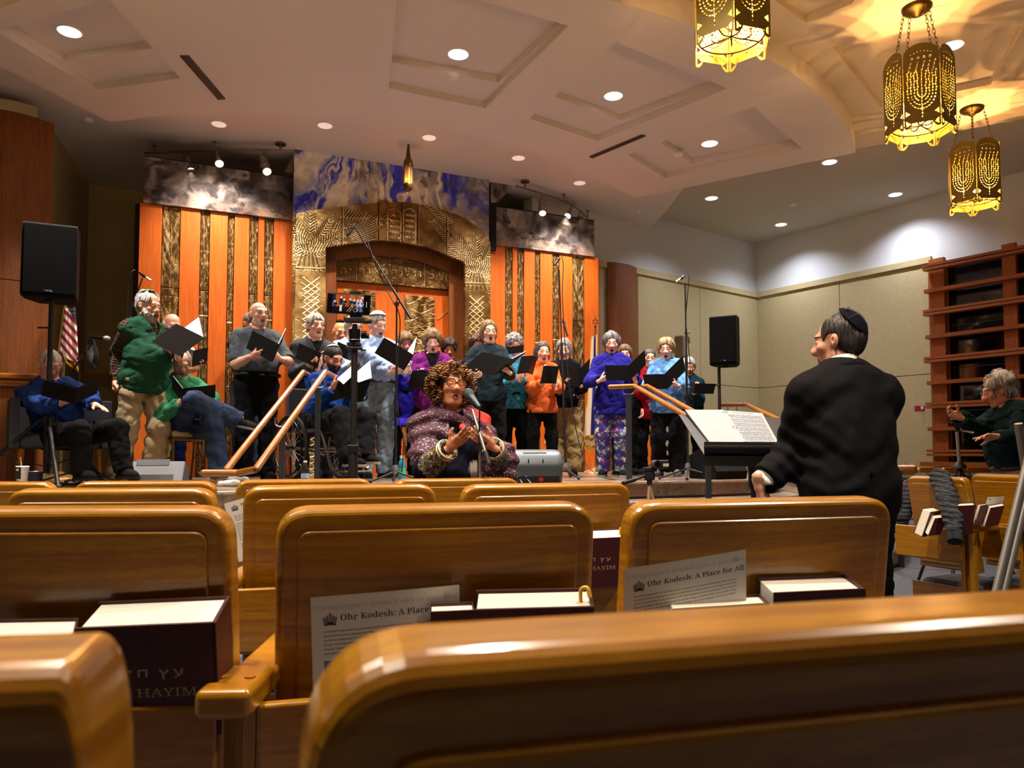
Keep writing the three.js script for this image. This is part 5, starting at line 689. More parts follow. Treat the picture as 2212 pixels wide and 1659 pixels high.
person('greenVest', 'standing bearded person in a green fleece vest and khaki trousers holding a folder', { head: [321, 661], d: 6.75, yaw: 34, hy: 44, hp: 12, hs: 1.06, rh: [250, 822, -0.08], re: [238, 775, 0.1], rhand: { pose: 'fist', dir: [0.1, -1, 0.1], palm: [0.8, 0, 0.2] }, lh: [392, 779, -0.26], le: [384, 800, 0.05], lhand: { dir: [0.05, 0.85, 0.3], palm: [-0.2, 0.2, -1] }, ra: [247, 1022, -0.12], la: [328, 1018, 0.05], rk: [274, 925, -0.1], lk: [343, 922, 0.02], rf: [5, 0], lf: [35, 0], fat: 0.85, age: 1, skin: 0xe2ab90, hair: 'bald_top', hairO: { vol: 0.018, bump: 0.006 }, hairColor: 0xdcd9d4, brow: 0xc9c2b8, open: 0.5, beard: { color: 0xd9d5cf, len: 0.028, cheek: -0.02 }, glasses: 0xb8b09a, kippah: { color: 0x2c7a63, tilt: -30, r: 0.103, deg: 46 }, top: { mat: cloth(0xffffff, { map: plaid }), t: 0.01, st: 0.014, hem: -0.02, amp: 0.008 }, vest: { color: 0x1f4a35, t: 0.029, hem: 0.14, open: 0.06, from: 0.62, amp: 0.01, mid: 0.02 }, collar: { color: 0x25583f, r: 0.085, h: 0.07, open: 80 }, legs: { color: 0x9b8a6c, t: 0.026, ar: 0.07, kr: 0.07, amp: 0.012, len: -0.05 }, shoes: 0x33241a });
folder('black choir folder tilted in the raised hand of the man in the green vest', 6.42, [441, 729, 0.02], [388, 769, -0.05], [381, 699, 0], [431, 684, 0.17]);

person('pinkBald', 'person with a bald pink head standing behind the man in the green vest', { head: [372, 703], d: 7.6, yaw: 22, hy: 20, hp: 20, rh: [405, 800, -0.3], lh: [440, 790, -0.26], skin: 0xe09a86, hair: 'ring', hairColor: 0xcfc8bf, fat: 0.5, age: 1, top: { color: 0xb8b2a6 }, legs: { mat: cloth(0x2b4aa0, { map: denimDark }) } });
folder('dark folder held behind the green folder man by the bald man', 7.25, [419, 757], [415, 792], [450, 750, 0.02], [408, 752, 0.14]);

person('greenSweater', 'seated grey-bearded person in a green sweater with one leg crossed over the other', { head: [393, 786], d: 7.0, s: 0.98, hs: 1.0, yaw: 32, hy: 4, hp: 26, hip: [398, 922, 0.12], rh: [388, 872, -0.3], lh: [446, 872, -0.2], le: [480, 870, 0.1], rk: [420, 866, -0.38], ra: [518, 902, -0.2], lk: [462, 915, -0.32], la: [474, 1014, -0.3], rf: [75, 12, 0], lf: [45, 0], fat: 0.7, age: 1, skin: 0xdb9f88, hair: 'bald_top', hairColor: 0xcac5be, beard: { color: 0xc9c3ba, len: 0.018 }, eyes: 'closed', top: { color: 0x2f7a56, t: 0.022, st: 0.022, hem: 0.04, amp: 0.01 }, collar: { color: 0xbfc4bc, open: 60 }, legs: { mat: cloth(0xffffff, { map: denimDark }), t: 0.02, ar: 0.075, kr: 0.066 }, shoes: 0x2a2622, sole: 0x8a8a86 });
folder('black folder resting open on the crossed leg of the man in the green sweater', 6.66, [395, 839], [394, 868], [466, 831, 0.05], [373, 811, 0.08]);

person('greyShirt', 'tall person with glasses in a short-sleeved grey shirt and black trousers', { head: [559, 680], d: 7.38, yaw: 12, hy: 26, hp: -2, hs: 1.02, bare: 1, rh: [543, 770, -0.3], re: [496, 790, -0.08], rhand: { dir: [0.85, 0.2, 0.1], palm: [0, 0.5, -0.8] }, lh: [606, 776, -0.22], le: [628, 788, 0.05], lhand: { dir: [-0.8, 0.25, 0.1], palm: [0, 0.5, -0.8] }, fat: 1.15, age: 1, skin: 0xdba68e, hair: 'ring', hairO: { vol: 0.004 }, hairColor: 0x4a4642, brow: 0x8a8078, open: 0.3, beard: { color: 0xc9c4bc, len: 0.006, cheek: -0.055 }, glasses: 0x2e2420, top: { color: 0x47525a, t: 0.016, st: 0.02, sleeve: -0.95, hem: -0.1, amp: 0.008 }, lapels: { color: 0x3c464d, k: 1.1 }, collar: { color: 0x3c464d, open: 70 }, belt: 0x0c0c0e, legs: { color: 0x121319, t: 0.02, rise: 0.1, kr: 0.07, ar: 0.066 } });
folder('black choir folder held level by the man in the grey short-sleeved shirt', 7.04, [602, 743], [588, 782], [546, 714, 0.05], [619, 708, 0.14]);
person('oliveSleeves', 'mostly hidden person with olive sleeves standing behind the man in the grey shirt', { head: [545, 700], d: 8.15, yaw: 30, hp: 5, rh: [545, 808, -0.3], re: [488, 800, 0.05], lh: [590, 810, -0.3], le: [624, 800, 0.05], skin: 0xd8a58c, hair: 'short', hairColor: 0x8a8276, fat: 0.4, top: { color: 0x2f2c22, st: 0.016 }, legs: { color: 0x3c4654 } });

person('greySweater', 'white-haired person in a grey V-neck sweater holding a black folder', { head: [682, 705], d: 7.75, yaw: 16, hy: 22, hp: 0, hs: 1.08, rh: [668, 790, -0.26], lh: [687, 793, -0.3], re: [626, 790, 0], lhand: { dir: [0.15, 1, 0.2], palm: [-0.6, 0.2, -0.8] }, fat: 0.3, age: 1, skin: 0xdfae98, hair: 'short', hairO: { vol: 0.016, bump: 0.004 }, hairColor: 0xd6d6d6, brow: 0x8d8780, look: 1, top: { color: 0x1a1c20, t: 0.01, sleeve: 0.5 }, vest: { name: 'sweater', color: 0x3f454b, t: 0.02, sleeve: 0.97, open: 0.1, from: 0.72, hem: 0.1 }, legs: { color: 0x17181d } });
folder('black choir folder in front of the white-haired man in grey', 7.42, [693, 762], [685, 795], [646, 741, 0.02], [706, 755, 0.2]);

person('baldMoustache', 'bald person with moustache and kippah standing between the grey sweater and the phone', { head: [736, 717], d: 8.45, yaw: 14, hp: 18, hs: 1.0, rh: [735, 800, -0.25], lh: [765, 800, -0.25], skin: 0xcf8f66, hair: 'ring', hairO: { vol: 0.003 }, hairColor: 0x6e6258, beard: { color: 0xb8b0a4, len: 0.008, cheek: -0.07 }, open: 0.4, glasses: 0x6a5a48, kippah: { color: 0x1a1714, tilt: -14, r: 0.1, deg: 40 }, top: { color: 0x6f7f8f }, legs: { color: 0x17181d } });
person('behindPhone', 'person in a light blue shirt standing behind the phone tripod', { head: [764, 706], d: 8.1, yaw: 20, hp: 14, rh: [758, 790, -0.26], lh: [775, 790, -0.3], skin: 0xdfab98, hair: 'full', hairO: { vol: 0.002 }, hairColor: 0xcfcac0, brow: 0x8d8780, glasses: 0x6a6258, eyes: 'closed', fat: 0.5, top: { color: 0x9fbbe0, amp: 0.011 }, lapels: { color: 0x9fbbe0 }, legs: { color: 0x24324c } });
folder('small folder with white sheet behind the phone tripod', 7.75, [752, 748], [748, 776], [730, 738, 0.03], [762, 752, 0.1]);

person('wheelchairMan', 'dark-bearded person in a blue jacket sitting in the wheelchair reading a prayer book', { head: [720, 775], d: 6.85, s: 0.95, hs: 1.03, yaw: 32, hy: 34, hp: 20, hip: [696, 908, 0.14], rh: [718, 838, -0.32], re: [648, 866, 0.0], rhand: { dir: [0.75, 0.5, 0.1], palm: [-0.2, 0.4, -0.8] }, lh: [786, 856, -0.34], le: [806, 878, -0.1], lhand: { dir: [-0.25, 0.9, 0.1], palm: [-0.4, 0.2, -0.8] }, rk: [735, 902, -0.5], lk: [789, 905, -0.32], ra: [757, 985, -0.62], la: [786, 980, -0.45], rf: [40, 0], lf: [40, 0], fat: 1.1, skin: 0xc98e74, hair: 'short', hairO: { vol: 0.007, bump: 0.0015 }, hairColor: 0x1c1714, beard: { color: 0x1a1512, len: 0.012, cheek: -0.01 }, eyes: 'closed', glasses: 0x3a2418, kippah: { color: 0xd8d4c8, tilt: -26, r: 0.097, deg: 42 }, top: { color: 0x123b86, t: 0.02, st: 0.024, hem: 0.02, amp: 0.012, name: 'jacket' }, collar: { color: 0x0e2d68, h: 0.055, open: 50 }, legs: { color: 0x17181e, t: 0.028, kr: 0.075, ar: 0.07 }, shoes: 0x17120f, sole: 0x9a8c7c });
folder('thick open prayer book held by the man in the wheelchair', 6.46, [766, 812], [748, 858], [732, 822, 0.02], [801, 822, 0.06], { name: 'prayer_book', cat: 'book', group: null, pages: 0.024, th: 0.006, score: 0 });
{ const t = scene.getObjectByName('prayer_book'), c = [[758, 814, -0.02], [799, 779, 0.1], [803, 816, 0.02], [775, 826, -0.08]].map((q) => P(q[0], q[1], 6.44 + q[2])), n = V(0, 0, -0.0012); objW('page', hexa([...c, ...c.map((v) => v.clone().add(n))]), mPaper, t, true); const e = [[728, 818, 0.0], [760, 790, 0.12], [768, 806, 0.06], [742, 830, -0.04]].map((q) => P(q[0], q[1], 6.42 + q[2])); objW('page', hexa([...e, ...e.map((v) => v.clone().add(n))]), mScore, t, true); }

person('lightBlueShirt', 'white-bearded person in a light blue shirt and jeans with a white kippah', { head: [816, 702], d: 7.8, yaw: 26, hy: 30, hp: 16, hs: 1.06, rh: [848, 806, -0.34], re: [812, 812, -0.05], rhand: { dir: [0.9, 0.25, 0], palm: [0, 0.6, -0.7] }, lh: [880, 806, -0.3], fat: 1.0, age: 1, skin: 0xe2b09c, hair: 'short', hairO: { vol: 0.008 }, hairColor: 0xcfcbc4, brow: 0xc8c0b6, open: 0.25, eyes: 'closed', beard: { color: 0xd8d0c6, len: 0.004, cheek: -0.07 }, kippah: { color: 0xe2e6e4, tilt: -16, r: 0.105, deg: 58 }, top: { color: 0x96b4de, t: 0.02, st: 0.028, hem: -0.06, amp: 0.014 }, collar: { color: 0x6f8fd0, h: 0.05, open: 60 }, lapels: { color: 0x6f8fd0 }, belt: 0x1c1712, legs: { mat: cloth(0xffffff, { map: denim }), t: 0.022, kr: 0.07, ar: 0.066, rise: 0.09, amp: 0.012 } });
folder('wide shiny black folder held by the man in the light blue shirt', 7.42, [893, 766], [872, 800], [830, 729, 0.03], [901, 727, 0.14]);

person('blueDress', 'short person with glasses and a bright blue dress behind the wide black folder', { head: [876, 741], d: 8.6, yaw: 14, hp: 18, fem: 1, hs: 1.05, rh: [872, 805, -0.25], lh: [895, 800, -0.25], skin: 0xd99a86, hair: 'full', hairO: { vol: 0.018 }, hairColor: 0x8a6c42, eyes: 'closed', glasses: 0x2a1c1c, top: { color: 0x2420a0, flare: 0.03, hem: 0.35 }, legs: { color: 0x0e0d14 } });
person('purpleJacket', 'person with short brown hair in a purple jacket over a black turtleneck', { head: [934, 738], d: 8.0, yaw: 2, hy: 4, hp: 14, hr: 2, fem: 1, hs: 1.08, rh: [900, 818, -0.28], re: [892, 830, 0], rhand: { dir: [0.6, 0.7, 0.2], palm: [0.2, 0.4, -0.8] }, lh: [962, 822, -0.28], fat: 0.6, age: 1, skin: 0xe4b29c, hair: 'full', hairO: { vol: 0.022, bump: 0.004 }, hairColor: 0x8b6c40, brow: 0x5a4030, open: 0.45, eyes: 'closed', lips: 0x9c3a3c, top: { color: 0x121218, t: 0.01, neckR: 0.05, hem: 0.02 }, vest: { name: 'jacket', color: 0x6b1a6e, t: 0.024, sleeve: 0.97, open: 0.085, from: 0.55, hem: 0.17, amp: 0.009 }, collar: { color: 0x101014, h: 0.06, r: 0.056, name: 'turtleneck' }, lapels: { color: 0x1a0f22, k: 1.15 }, legs: { color: 0x1a171c, t: 0.02 } });
folder('small black songbook in the hands of the woman in the purple jacket', 7.68, [912, 798], [905, 838], [889, 802, 0.03], [934, 804, 0.03], { pages: 0.012 });
person('darkCurly', 'person with dark curly hair looking down beside the ark door frame', { head: [970, 752], d: 8.9, yaw: 8, hp: 24, fem: 1, rh: [960, 815, -0.2], lh: [985, 815, -0.2], skin: 0xc9876c, hair: 'full', hairO: { vol: 0.016, bump: 0.006 }, hairColor: 0x2b160f, eyes: 'closed', top: { color: 0x3a2a30 }, legs: { color: 0x121216 } });
person('redBrown', 'reddish-haired person almost hidden behind the woman in the dark vest', { head: [1031, 745], d: 8.8, yaw: 4, hp: 10, fem: 1, skin: 0xd29a80, hair: 'full', hairO: { vol: 0.02, bump: 0.008 }, hairColor: 0x5a2e1c, top: { color: 0x2a2430 }, legs: { color: 0x121216 } });
person('darkVest', 'tall person with bobbed light brown hair, dark sweater and pale blue collar', { head: [1056, 717], d: 7.83, yaw: 6, hy: 14, hp: 4, fem: 1, hs: 1.08, rh: [1024, 812, -0.28], re: [1002, 812, 0], lh: [1098, 803, -0.3], le: [1108, 830, -0.02], lhand: { dir: [-0.75, 0.55, 0.25], palm: [-0.2, -0.1, -1] }, skin: 0xe0b297, hair: 'bob', hairO: { vol: 0.008, low: -0.1 }, hairColor: 0x8f7145, brow: 0x5a4630, open: 0.85, eyes: 'closed', glasses: 0x3a2a28, top: { color: 0x22303a, t: 0.018, st: 0.018, hem: 0.1, amp: 0.007 }, lapels: { color: 0x8fc3d6, k: 1.35 }, collar: { color: 0x8fc3d6, open: 50 }, legs: { color: 0x16161d, t: 0.02 } });
folder('dark brown folder held low by the woman with the pale blue collar', 7.46, [1106, 775], [1064, 812], [1041, 760, 0.03], [1138, 758, 0.12]);
person('tealTop', 'person with curly grey hair and a teal patterned blouse', { head: [1111, 744], d: 8.4, yaw: 12, hp: 14, fem: 1, hs: 1.06, rh: [1104, 822, -0.22], re: [1088, 828, 0.02], lh: [1124, 818, -0.26], lhand: { dir: [0.1, 1, 0.2], palm: [-0.3, 0.2, -1] }, fat: 0.6, skin: 0xdb9f88, hair: 'curly', hairO: { vol: 0.01, low: -0.06 }, hairColor: 0xa9a8a8, glasses: 0x5a3a3a, top: { mat: cloth(0xffffff, { map: tealKnit }), t: 0.02, st: 0.02, hem: 0.12 }, legs: { color: 0x101016, t: 0.02 } });
folder('black folder held by the woman in the teal blouse', 8.02, [1150, 768], [1140, 806], [1126, 770, 0.02], [1160, 772, 0.12]);
folder('dark red-brown folder in front of the grey curly hair', 8.1, [1095, 766], [1096, 750], [1130, 761, 0.02], [1094, 772, 0.12]);
person('orangeSweater', 'person with a dark grey bob in an orange turtleneck sweater', { head: [1172, 761], d: 8.3, yaw: 10, hy: 14, hp: 4, fem: 1, hs: 1.1, rh: [1172, 828, -0.3], re: [1136, 846, -0.02], rhand: { pose: 'flat', dir: [0.55, 0.75, 0.25], palm: [-0.2, 0.3, -1] }, lh: [1200, 836, -0.28], le: [1216, 852, 0.02], lhand: { dir: [-0.1, 0.9, 0.2], palm: [0, 0.6, -0.6] }, fat: 0.35, age: 1, skin: 0xe0ab92, hair: 'bob', hairO: { vol: 0.006, low: -0.12, bang: 0.002 }, hairColor: 0x4b4644, open: 0.45, teeth: 1, lips: 0x9c3038, glasses: 0xc9c4bc, glassT: 0.0012, top: { color: 0xd0632f, t: 0.02, st: 0.02, hem: 0.12, flare: -0.01, neckR: 0.05, amp: 0.01 }, collar: { color: 0xb8502a, h: 0.075, r: 0.06, name: 'turtleneck' }, legs: { color: 0x101013, t: 0.014, ar: 0.06 }, stance: 0.13 });
folder('black songbook held upright by the woman in the orange sweater', 7.96, [1175, 790], [1168, 828], [1208, 791, 0.02], [1178, 786, 0.1], { pages: 0.008 });
person('greyHairDark', 'long grey-haired person in a dark sweater behind the tall microphone stand', { head: [1218, 755], d: 8.65, yaw: -4, hp: 14, fem: 1, hs: 1.08, rh: [1216, 830, -0.25], lh: [1252, 832, -0.26], le: [1262, 850, 0], lhand: { dir: [-0.7, 0.5, 0.1], palm: [-0.2, 0, -1] }, age: 1, skin: 0xdcab96, hair: 'bob', hairO: { vol: 0.012, low: -0.13, bump: 0.004 }, hairColor: 0xa3a4a6, eyes: 'closed', top: { color: 0x14161f, t: 0.02, st: 0.02, hem: 0.08 }, collar: { color: 0x101118, h: 0.06, r: 0.06, name: 'turtleneck' }, legs: { color: 0x9a8158, t: 0.03, kr: 0.075, ar: 0.075, amp: 0.012 } });
folder('grey-black folder held by the grey-haired woman in the dark sweater', 8.3, [1253, 795], [1250, 836], [1207, 790, 0.02], [1274, 774, 0.1]);
person('purpleBlue', 'grey-haired person singing in a deep blue sweater and flowered leggings', { head: [1321, 741], d: 8.15, yaw: 0, hy: 2, hp: 12, fem: 1, hs: 1.06, rh: [1296, 822, -0.26], re: [1267, 832, 0], rhand: { dir: [0.75, 0.3, 0.2], palm: [0, 0.5, -0.8] }, lh: [1372, 822, -0.28], le: [1376, 838, 0.02], lhand: { dir: [-0.3, 0.8, 0.2], palm: [-0.4, 0.1, -1] }, fat: 0.6, age: 1, skin: 0xe0a990, hair: 'full', hairO: { vol: 0.006, bump: 0.006, low: -0.03 }, hairColor: 0x85858a, brow: 0x6a6460, open: 1, eyes: 'closed', glasses: 0xc9c0b4, glassT: 0.001, earring: 1, top: { color: 0x211c86, t: 0.03, st: 0.028, hem: 0.2, flare: 0.03, amp: 0.01 }, collar: { color: 0x1d1976, h: 0.06, r: 0.085 }, legs: { mat: mFloral, t: 0.024, kr: 0.066, ar: 0.056, amp: 0.008, len: -0.03 }, shoes: 0x14151a, sole: 0x8a8a8a });
folder('black folder held open by the woman in the deep blue sweater', 7.8, [1357, 789], [1360, 822], [1306, 789, 0.02], [1392, 756, 0.1]);
person('behindBlue', 'brown-haired person half hidden behind the woman in deep blue', { head: [1350, 765], d: 8.95, yaw: -2, hp: 10, fem: 1, skin: 0xe0a892, hair: 'full', hairO: { vol: 0.004 }, hairColor: 0x7a5c38, top: { color: 0x14141c, hem: 0.2 }, legs: { color: 0x0e0e12 } });
person('redShirt', 'person with dark glasses and a red cardigan behind the light blue hoodie', { head: [1403, 774], d: 8.95, yaw: 0, hy: 6, hp: 4, hr: -6, fem: 1, hs: 1.02, rh: [1396, 838, -0.24], lh: [1420, 842, -0.2], skin: 0xdea690, hair: 'pulled', hairO: { vol: 0.006 }, hairColor: 0x57504c, glasses: 0x3c1f22, glassT: 0.0022, earring: 1, top: { color: 0xa31220, t: 0.02, st: 0.018, hem: 0.18 }, legs: { color: 0x0c0c10, t: 0.016 } });
person('lightHoodie', 'blond short-haired person singing in a light blue hooded top', { head: [1439, 754], d: 8.4, yaw: -6, hy: -4, hp: 10, fem: 1, hs: 1.1, rh: [1400, 832, -0.2], re: [1396, 850, 0.1], lh: [1462, 832, -0.3], le: [1490, 846, 0], lhand: { dir: [-0.85, 0.25, 0.1], palm: [0, 0.7, -0.6] }, fat: 0.7, age: 1, skin: 0xe2ae98, hair: 'full', hairO: { vol: 0.008, bump: 0.005, low: -0.05 }, hairColor: 0xb89a62, brow: 0x8d7448, open: 0.9, eyes: 'closed', earring: 1, top: { color: 0x5d8ec8, t: 0.03, st: 0.028, hem: 0.15, amp: 0.011 }, collar: { color: 0x5585c0, h: 0.06, r: 0.09, name: 'hood', open: 40 }, legs: { color: 0x191820, t: 0.024, kr: 0.07, ar: 0.07 }, shoes: 0x77777a, sole: 0x55555a });
folder('black folder held by the blond woman in the light blue top', 8.04, [1435, 808], [1442, 840], [1388, 809, 0.02], [1474, 769, 0.12]);
person('tealSleeve', 'white-haired person in teal and navy hidden behind the rightmost singers', { head: [1488, 792], d: 9.2, yaw: 10, hp: 14, fem: 1, s: 0.9, hs: 0.98, rh: [1480, 850, -0.2], lh: [1500, 846, -0.3], lhand: { dir: [0.2, 0.9, 0.2], palm: [0.2, 0.2, -1] }, skin: 0xdea690, hair: 'full', hairO: { vol: 0.012, low: -0.12 }, hairColor: 0xd6d4d0, top: { color: 0x12303c, hem: 0.12, st: 0.02 }, legs: { color: 0x0e1016 } });
folder('black folder at the far right end of the choir', 8.84, [1503, 828], [1498, 850], [1486, 824, 0.04], [1546, 829, 0.04]);
// ---------- the three standing on the floor of the hall ----------
// soloist with the shawl
const sequin = tex(512, 512, (u, v) => { const n = 0.5 + 0.8 * fbm(u * 14, v * 14, 5, 4), a = h3(u * 72 | 0, v * 72 | 0, 7), row = Math.sin(v * 512 * 0.39) * 0.5 + 0.5; let c = mixc(hex('#35121e'), hex('#66344e'), n); c = mixc(c, hex('#2a1420'), row * 0.35); if (a > 0.955) c = hex('#d8cfe8'); else if (a > 0.9) c = hex('#9b86b8'); return c; }, [3, 3]);
const sequinRough = tex(256, 256, (u, v) => { const a = h3(u * 72 | 0, v * 72 | 0, 7); const t = a > 0.9 ? 0.2 : 0.75; return [t, t, t]; }, [3, 3], false);
const mShawl = M(0xffffff, 0.8, 0.1, { map: sequin, roughnessMap: sequinRough, bumpMap: weaveBump, bumpScale: 0.002 }), mShawlRed = M(0xc8322a, 0.8), mShawlGrey = M(0x8a8078, 0.85);
const mBraid = M(0xffffff, 0.5, 0.2, { map: tex(256, 256, (u, v) => { const q = Math.abs(fbm(u * 9, v * 9, 3, 3)), w = Math.abs(Math.sin(6.283 * 7 * (u + 0.25 * fbm(u * 5, v * 5, 8, 2)))); return q < 0.055 || w < 0.22 ? hex('#cdbd8e') : q < 0.1 ? hex('#8d7d55') : hex('#17152a'); }, [5, 5]), bumpMap: weaveBump, bumpScale: 0.002 });
{
  const r = person('soloist', 'soloist with curly auburn hair and round glasses in a sequinned plum shawl at the microphone', { head: [976, 838], d: 3.85, floor: FLOOR, det: 1, yaw: 14, hy: 16, hp: -10, hr: -4, s: 0.9, hs: 0.94, fem: 1, rh: [970, 968, -0.3], re: [911, 1004, -0.1], rhand: { pose: 'flat', dir: [0.72, 0.55, 0.25], palm: [-0.35, 0.35, -0.85] }, lh: [1064, 966, -0.26], le: [1090, 1010, -0.05], lhand: { pose: 'flat', dir: [-0.72, 0.5, 0.25], palm: [0.35, 0.2, -0.9] }, fat: 0.35, skin: 0xc8855f, brow: 0x3a2416, eyes: 'closed', open: 0.3, lips: 0xa85048, hair: null, glasses: 0x1a1210, glassR: 0.027, glassRound: 1, glassT: 0.0026, earring: 1, top: { color: 0x14142a, t: 0.014, st: 0.014, hem: 0.25, name: 'dress' }, legs: { color: 0x101018 }, side: 0.0, lean: 0.03 });
  // amber lenses
  r.onHead('lens', [-1, 1].map((s) => new THREE.CircleGeometry(0.026, 24).scale(1.05, 1, 1).translate(s * 0.0325, 0.001, 0.105)), M(0xb5672a, 0.1, 0, { transparent: true, opacity: 0.35 }));
  // curls
  const R = rng(31), curls = [], core = new Field(0.03).ell(V(0, 0.035, -0.03), 0.095, 0.095, 0.1).ell(V(0, -0.03, -0.055), 0.095, 0.085, 0.07), cut = new Field(0.01).ell(V(0, -0.04, 0.085), 0.064, 0.093, 0.08);
  const coreG = netMesh((x, y, z) => Math.max(core.at(x, y, z) + 0.008 * noise3(x * 40, y * 40, z * 40), -cut.at(x, y, z), -0.125 - y), V(-0.15, -0.16, -0.16), V(0.15, 0.18, 0.13), 0.006);
  for (let i = 0; i < 1500 && curls.length < 620; i++) {
    const th = R() * 6.283, ph = Math.acos(1 - 2 * R()), n = V(Math.sin(ph) * Math.cos(th), Math.cos(ph), Math.sin(ph) * Math.sin(th)), low = n.y < 0 ? 1.02 : 1, rr = 0.112 + R() * 0.03, p = V(n.x * rr * 1.08 * low, n.y * rr * 1.02 + 0.022, n.z * rr - 0.03);
    if (p.y < -0.13 || (p.z > 0.02 && Math.abs(p.x) < 0.062 && p.y < 0.062) || (p.z > 0.045 && p.y < 0.03)) continue;
    const ax = V(R() - 0.5, -0.7 - R(), R() - 0.5).normalize().addScaledVector(n, 0.5).normalize(), b1 = ax.clone().cross(V(0.3, 0.2, 0.9)).normalize(), b2 = ax.clone().cross(b1), rad0 = 0.008 + R() * 0.006, turns = 1.2 + R() * 1.2, len = 0.02 + R() * 0.02, pts = [], ph0 = R() * 6;
    for (let k = 0; k <= 9; k++) { const t = k / 9, a = ph0 + t * turns * 6.283; pts.push(p.clone().addScaledVector(ax, (t - 0.5) * len).addScaledVector(b1, Math.cos(a) * rad0).addScaledVector(b2, Math.sin(a) * rad0)); }
    curls.push(new THREE.TubeGeometry(new THREE.CatmullRomCurve3(pts), 10, 0.0034 + R() * 0.0016, 4));
  }
  const cm = (c) => M(c, 0.42, 0, {}); const hair = r.onHead('hair', coreG, cm(0x3a2010));
  for (let k = 0; k < 3; k++) { const m = merge(curls.filter((_, i) => i % 3 === k)).clone().applyMatrix4(r.hm); const o = obj('curls', m, cm([0x7a5028, 0xa27440, 0x573718][k]), hair); o.userData.kind = 'stuff'; }
  // shawl around the shoulders, cowl at the neck, hanging end in front
  const { s, SH, EL, WR, N, sp, sd, g } = r, f = new Field(0.06); f.ell(sp(0.72, 0, 0.01), 0.17 * s, 0.22 * s, 0.135 * s).ell(sp(0.52, 0, 0.02), 0.17 * s, 0.18 * s, 0.14 * s);
  for (const k of ['l', 'r']) f.cap(SH[k].clone().add(V(0, 0.0, 0)), SH[k].clone().lerp(EL[k], 0.82), 0.082 * s, 0.088 * s); f.cap(SH.l, SH.r, 0.085 * s).cap(N.clone().add(V(0, 0.0, 0)), SH.l.clone().lerp(N, 0.4), 0.085 * s, 0.08 * s).cap(N, SH.r.clone().lerp(N, 0.4), 0.085 * s, 0.08 * s);
  const fold = (x, y, z) => 0.0085 * Math.sin((y + 0.35 * Math.abs(x + 0.02) + 0.05 * Math.sin(x * 9)) * 78 + 2 * noise3(x * 8, y * 6, z * 8)) + 0.006 * noise3(x * 20, y * 20, z * 20), hole = new Field(0.02).ell(N.clone().add(V(0.005, 0.06, 0.035)), 0.058, 0.09, 0.075).ell(N.clone().add(V(0.01, -0.02, 0.11)), 0.04, 0.075, 0.06);
  const gapF = new Field(0.02).ell(sp(0.62, 0.1 * s, 0.15), 0.05, 0.1, 0.09);
  f.cap(EL.l.clone().add(V(0.012, 0.02, 0)), EL.l.clone().add(V(0.03, -0.45, 0.05)), 0.082 * s, 0.06 * s); const [a, b] = f.box(0.05), hemY = (x) => x > 0.155 * s ? -9 : lerp(EL.r.y + 0.02, EL.l.y + 0.02, clamp((x + 0.2) / 0.4, 0, 1)) + 0.1 * Math.exp(-x * x * 60) ;
  const sh = netMesh((x, y, z) => Math.max(f.at(x, y, z) + fold(x, y, z), hemY(x) - y, -hole.at(x, y, z), -gapF.at(x, y, z)), a, b, 0.0075), shawl = obj('shawl', sh, mShawl, g);
  const cowl = new THREE.TorusGeometry(0.088, 0.03, 10, 40); { const p = cowl.attributes.position; for (let i = 0; i < p.count; i++) { const q = V().fromBufferAttribute(p, i), an = Math.atan2(q.y, q.x); p.setXYZ(i, q.x * 1.12 + 0.006 * noise3(q.x * 60, q.y * 60, q.z * 60), q.y * 0.95, q.z * 1.3 + 0.018 * Math.sin(an * 3 + 1)); } cowl.rotateX(-Math.PI / 2 + 0.4); cowl.translate(N.x + 0.004, N.y + 0.01, N.z + 0.022); cowl.computeVertexNormals(); obj('cowl', cowl, mShawl, shawl); }
  const hang = (x0, x1, yT, yB, zz, m, name, amp = 0.012) => { const q = grid(30, 50, (u, v) => { const x = lerp(x0, x1, u) + 0.02 * (1 - v) * (u - 0.5), y = lerp(yB, yT, v); return V(x, y, zz + amp * Math.sin(u * 19 + v * 3) + 0.004 * noise3(x * 40, y * 30, 0) + 0.05 * Math.sin(v * 3.1) * 0.6); }), bk = q.clone(); bk.translate(0, 0, -0.008); const ix = bk.index.array; for (let i = 0; i < ix.length; i += 3) { const t = ix[i]; ix[i] = ix[i + 1]; ix[i + 1] = t; } bk.computeVertexNormals(); return obj(name, [q, bk], m, shawl); };
  const cz = sp(0.5).z + 0.15 * s; hang(-0.05 * s, 0.19 * s, WR.r.y + 0.0, WR.r.y - 0.6, cz - 0.03, mShawl, 'shawl_end'); 
  hang(0.07 * s, 0.12 * s, WR.r.y - 0.06, WR.r.y - 0.2, cz - 0.015, mShawlGrey, 'grey_patch', 0.004);
  const red = new Field(0.03).cap(N.clone().lerp(SH.l, 0.55).add(V(0, 0.052, 0.028)), SH.l.clone().add(V(0.028, 0.03, 0.05)), 0.043, 0.048).cap(N.clone().lerp(SH.l, 0.5).add(V(0, 0.03, 0.05)), sp(0.84, 0.03, 0.135), 0.022, 0.014); const [ra, rb] = red.box(0.02); obj('red_lining', netMesh((x, y, z) => red.at(x, y, z) + 0.004 * Math.sin(y * 90 + x * 40), ra, rb, 0.007), mShawlRed, shawl);
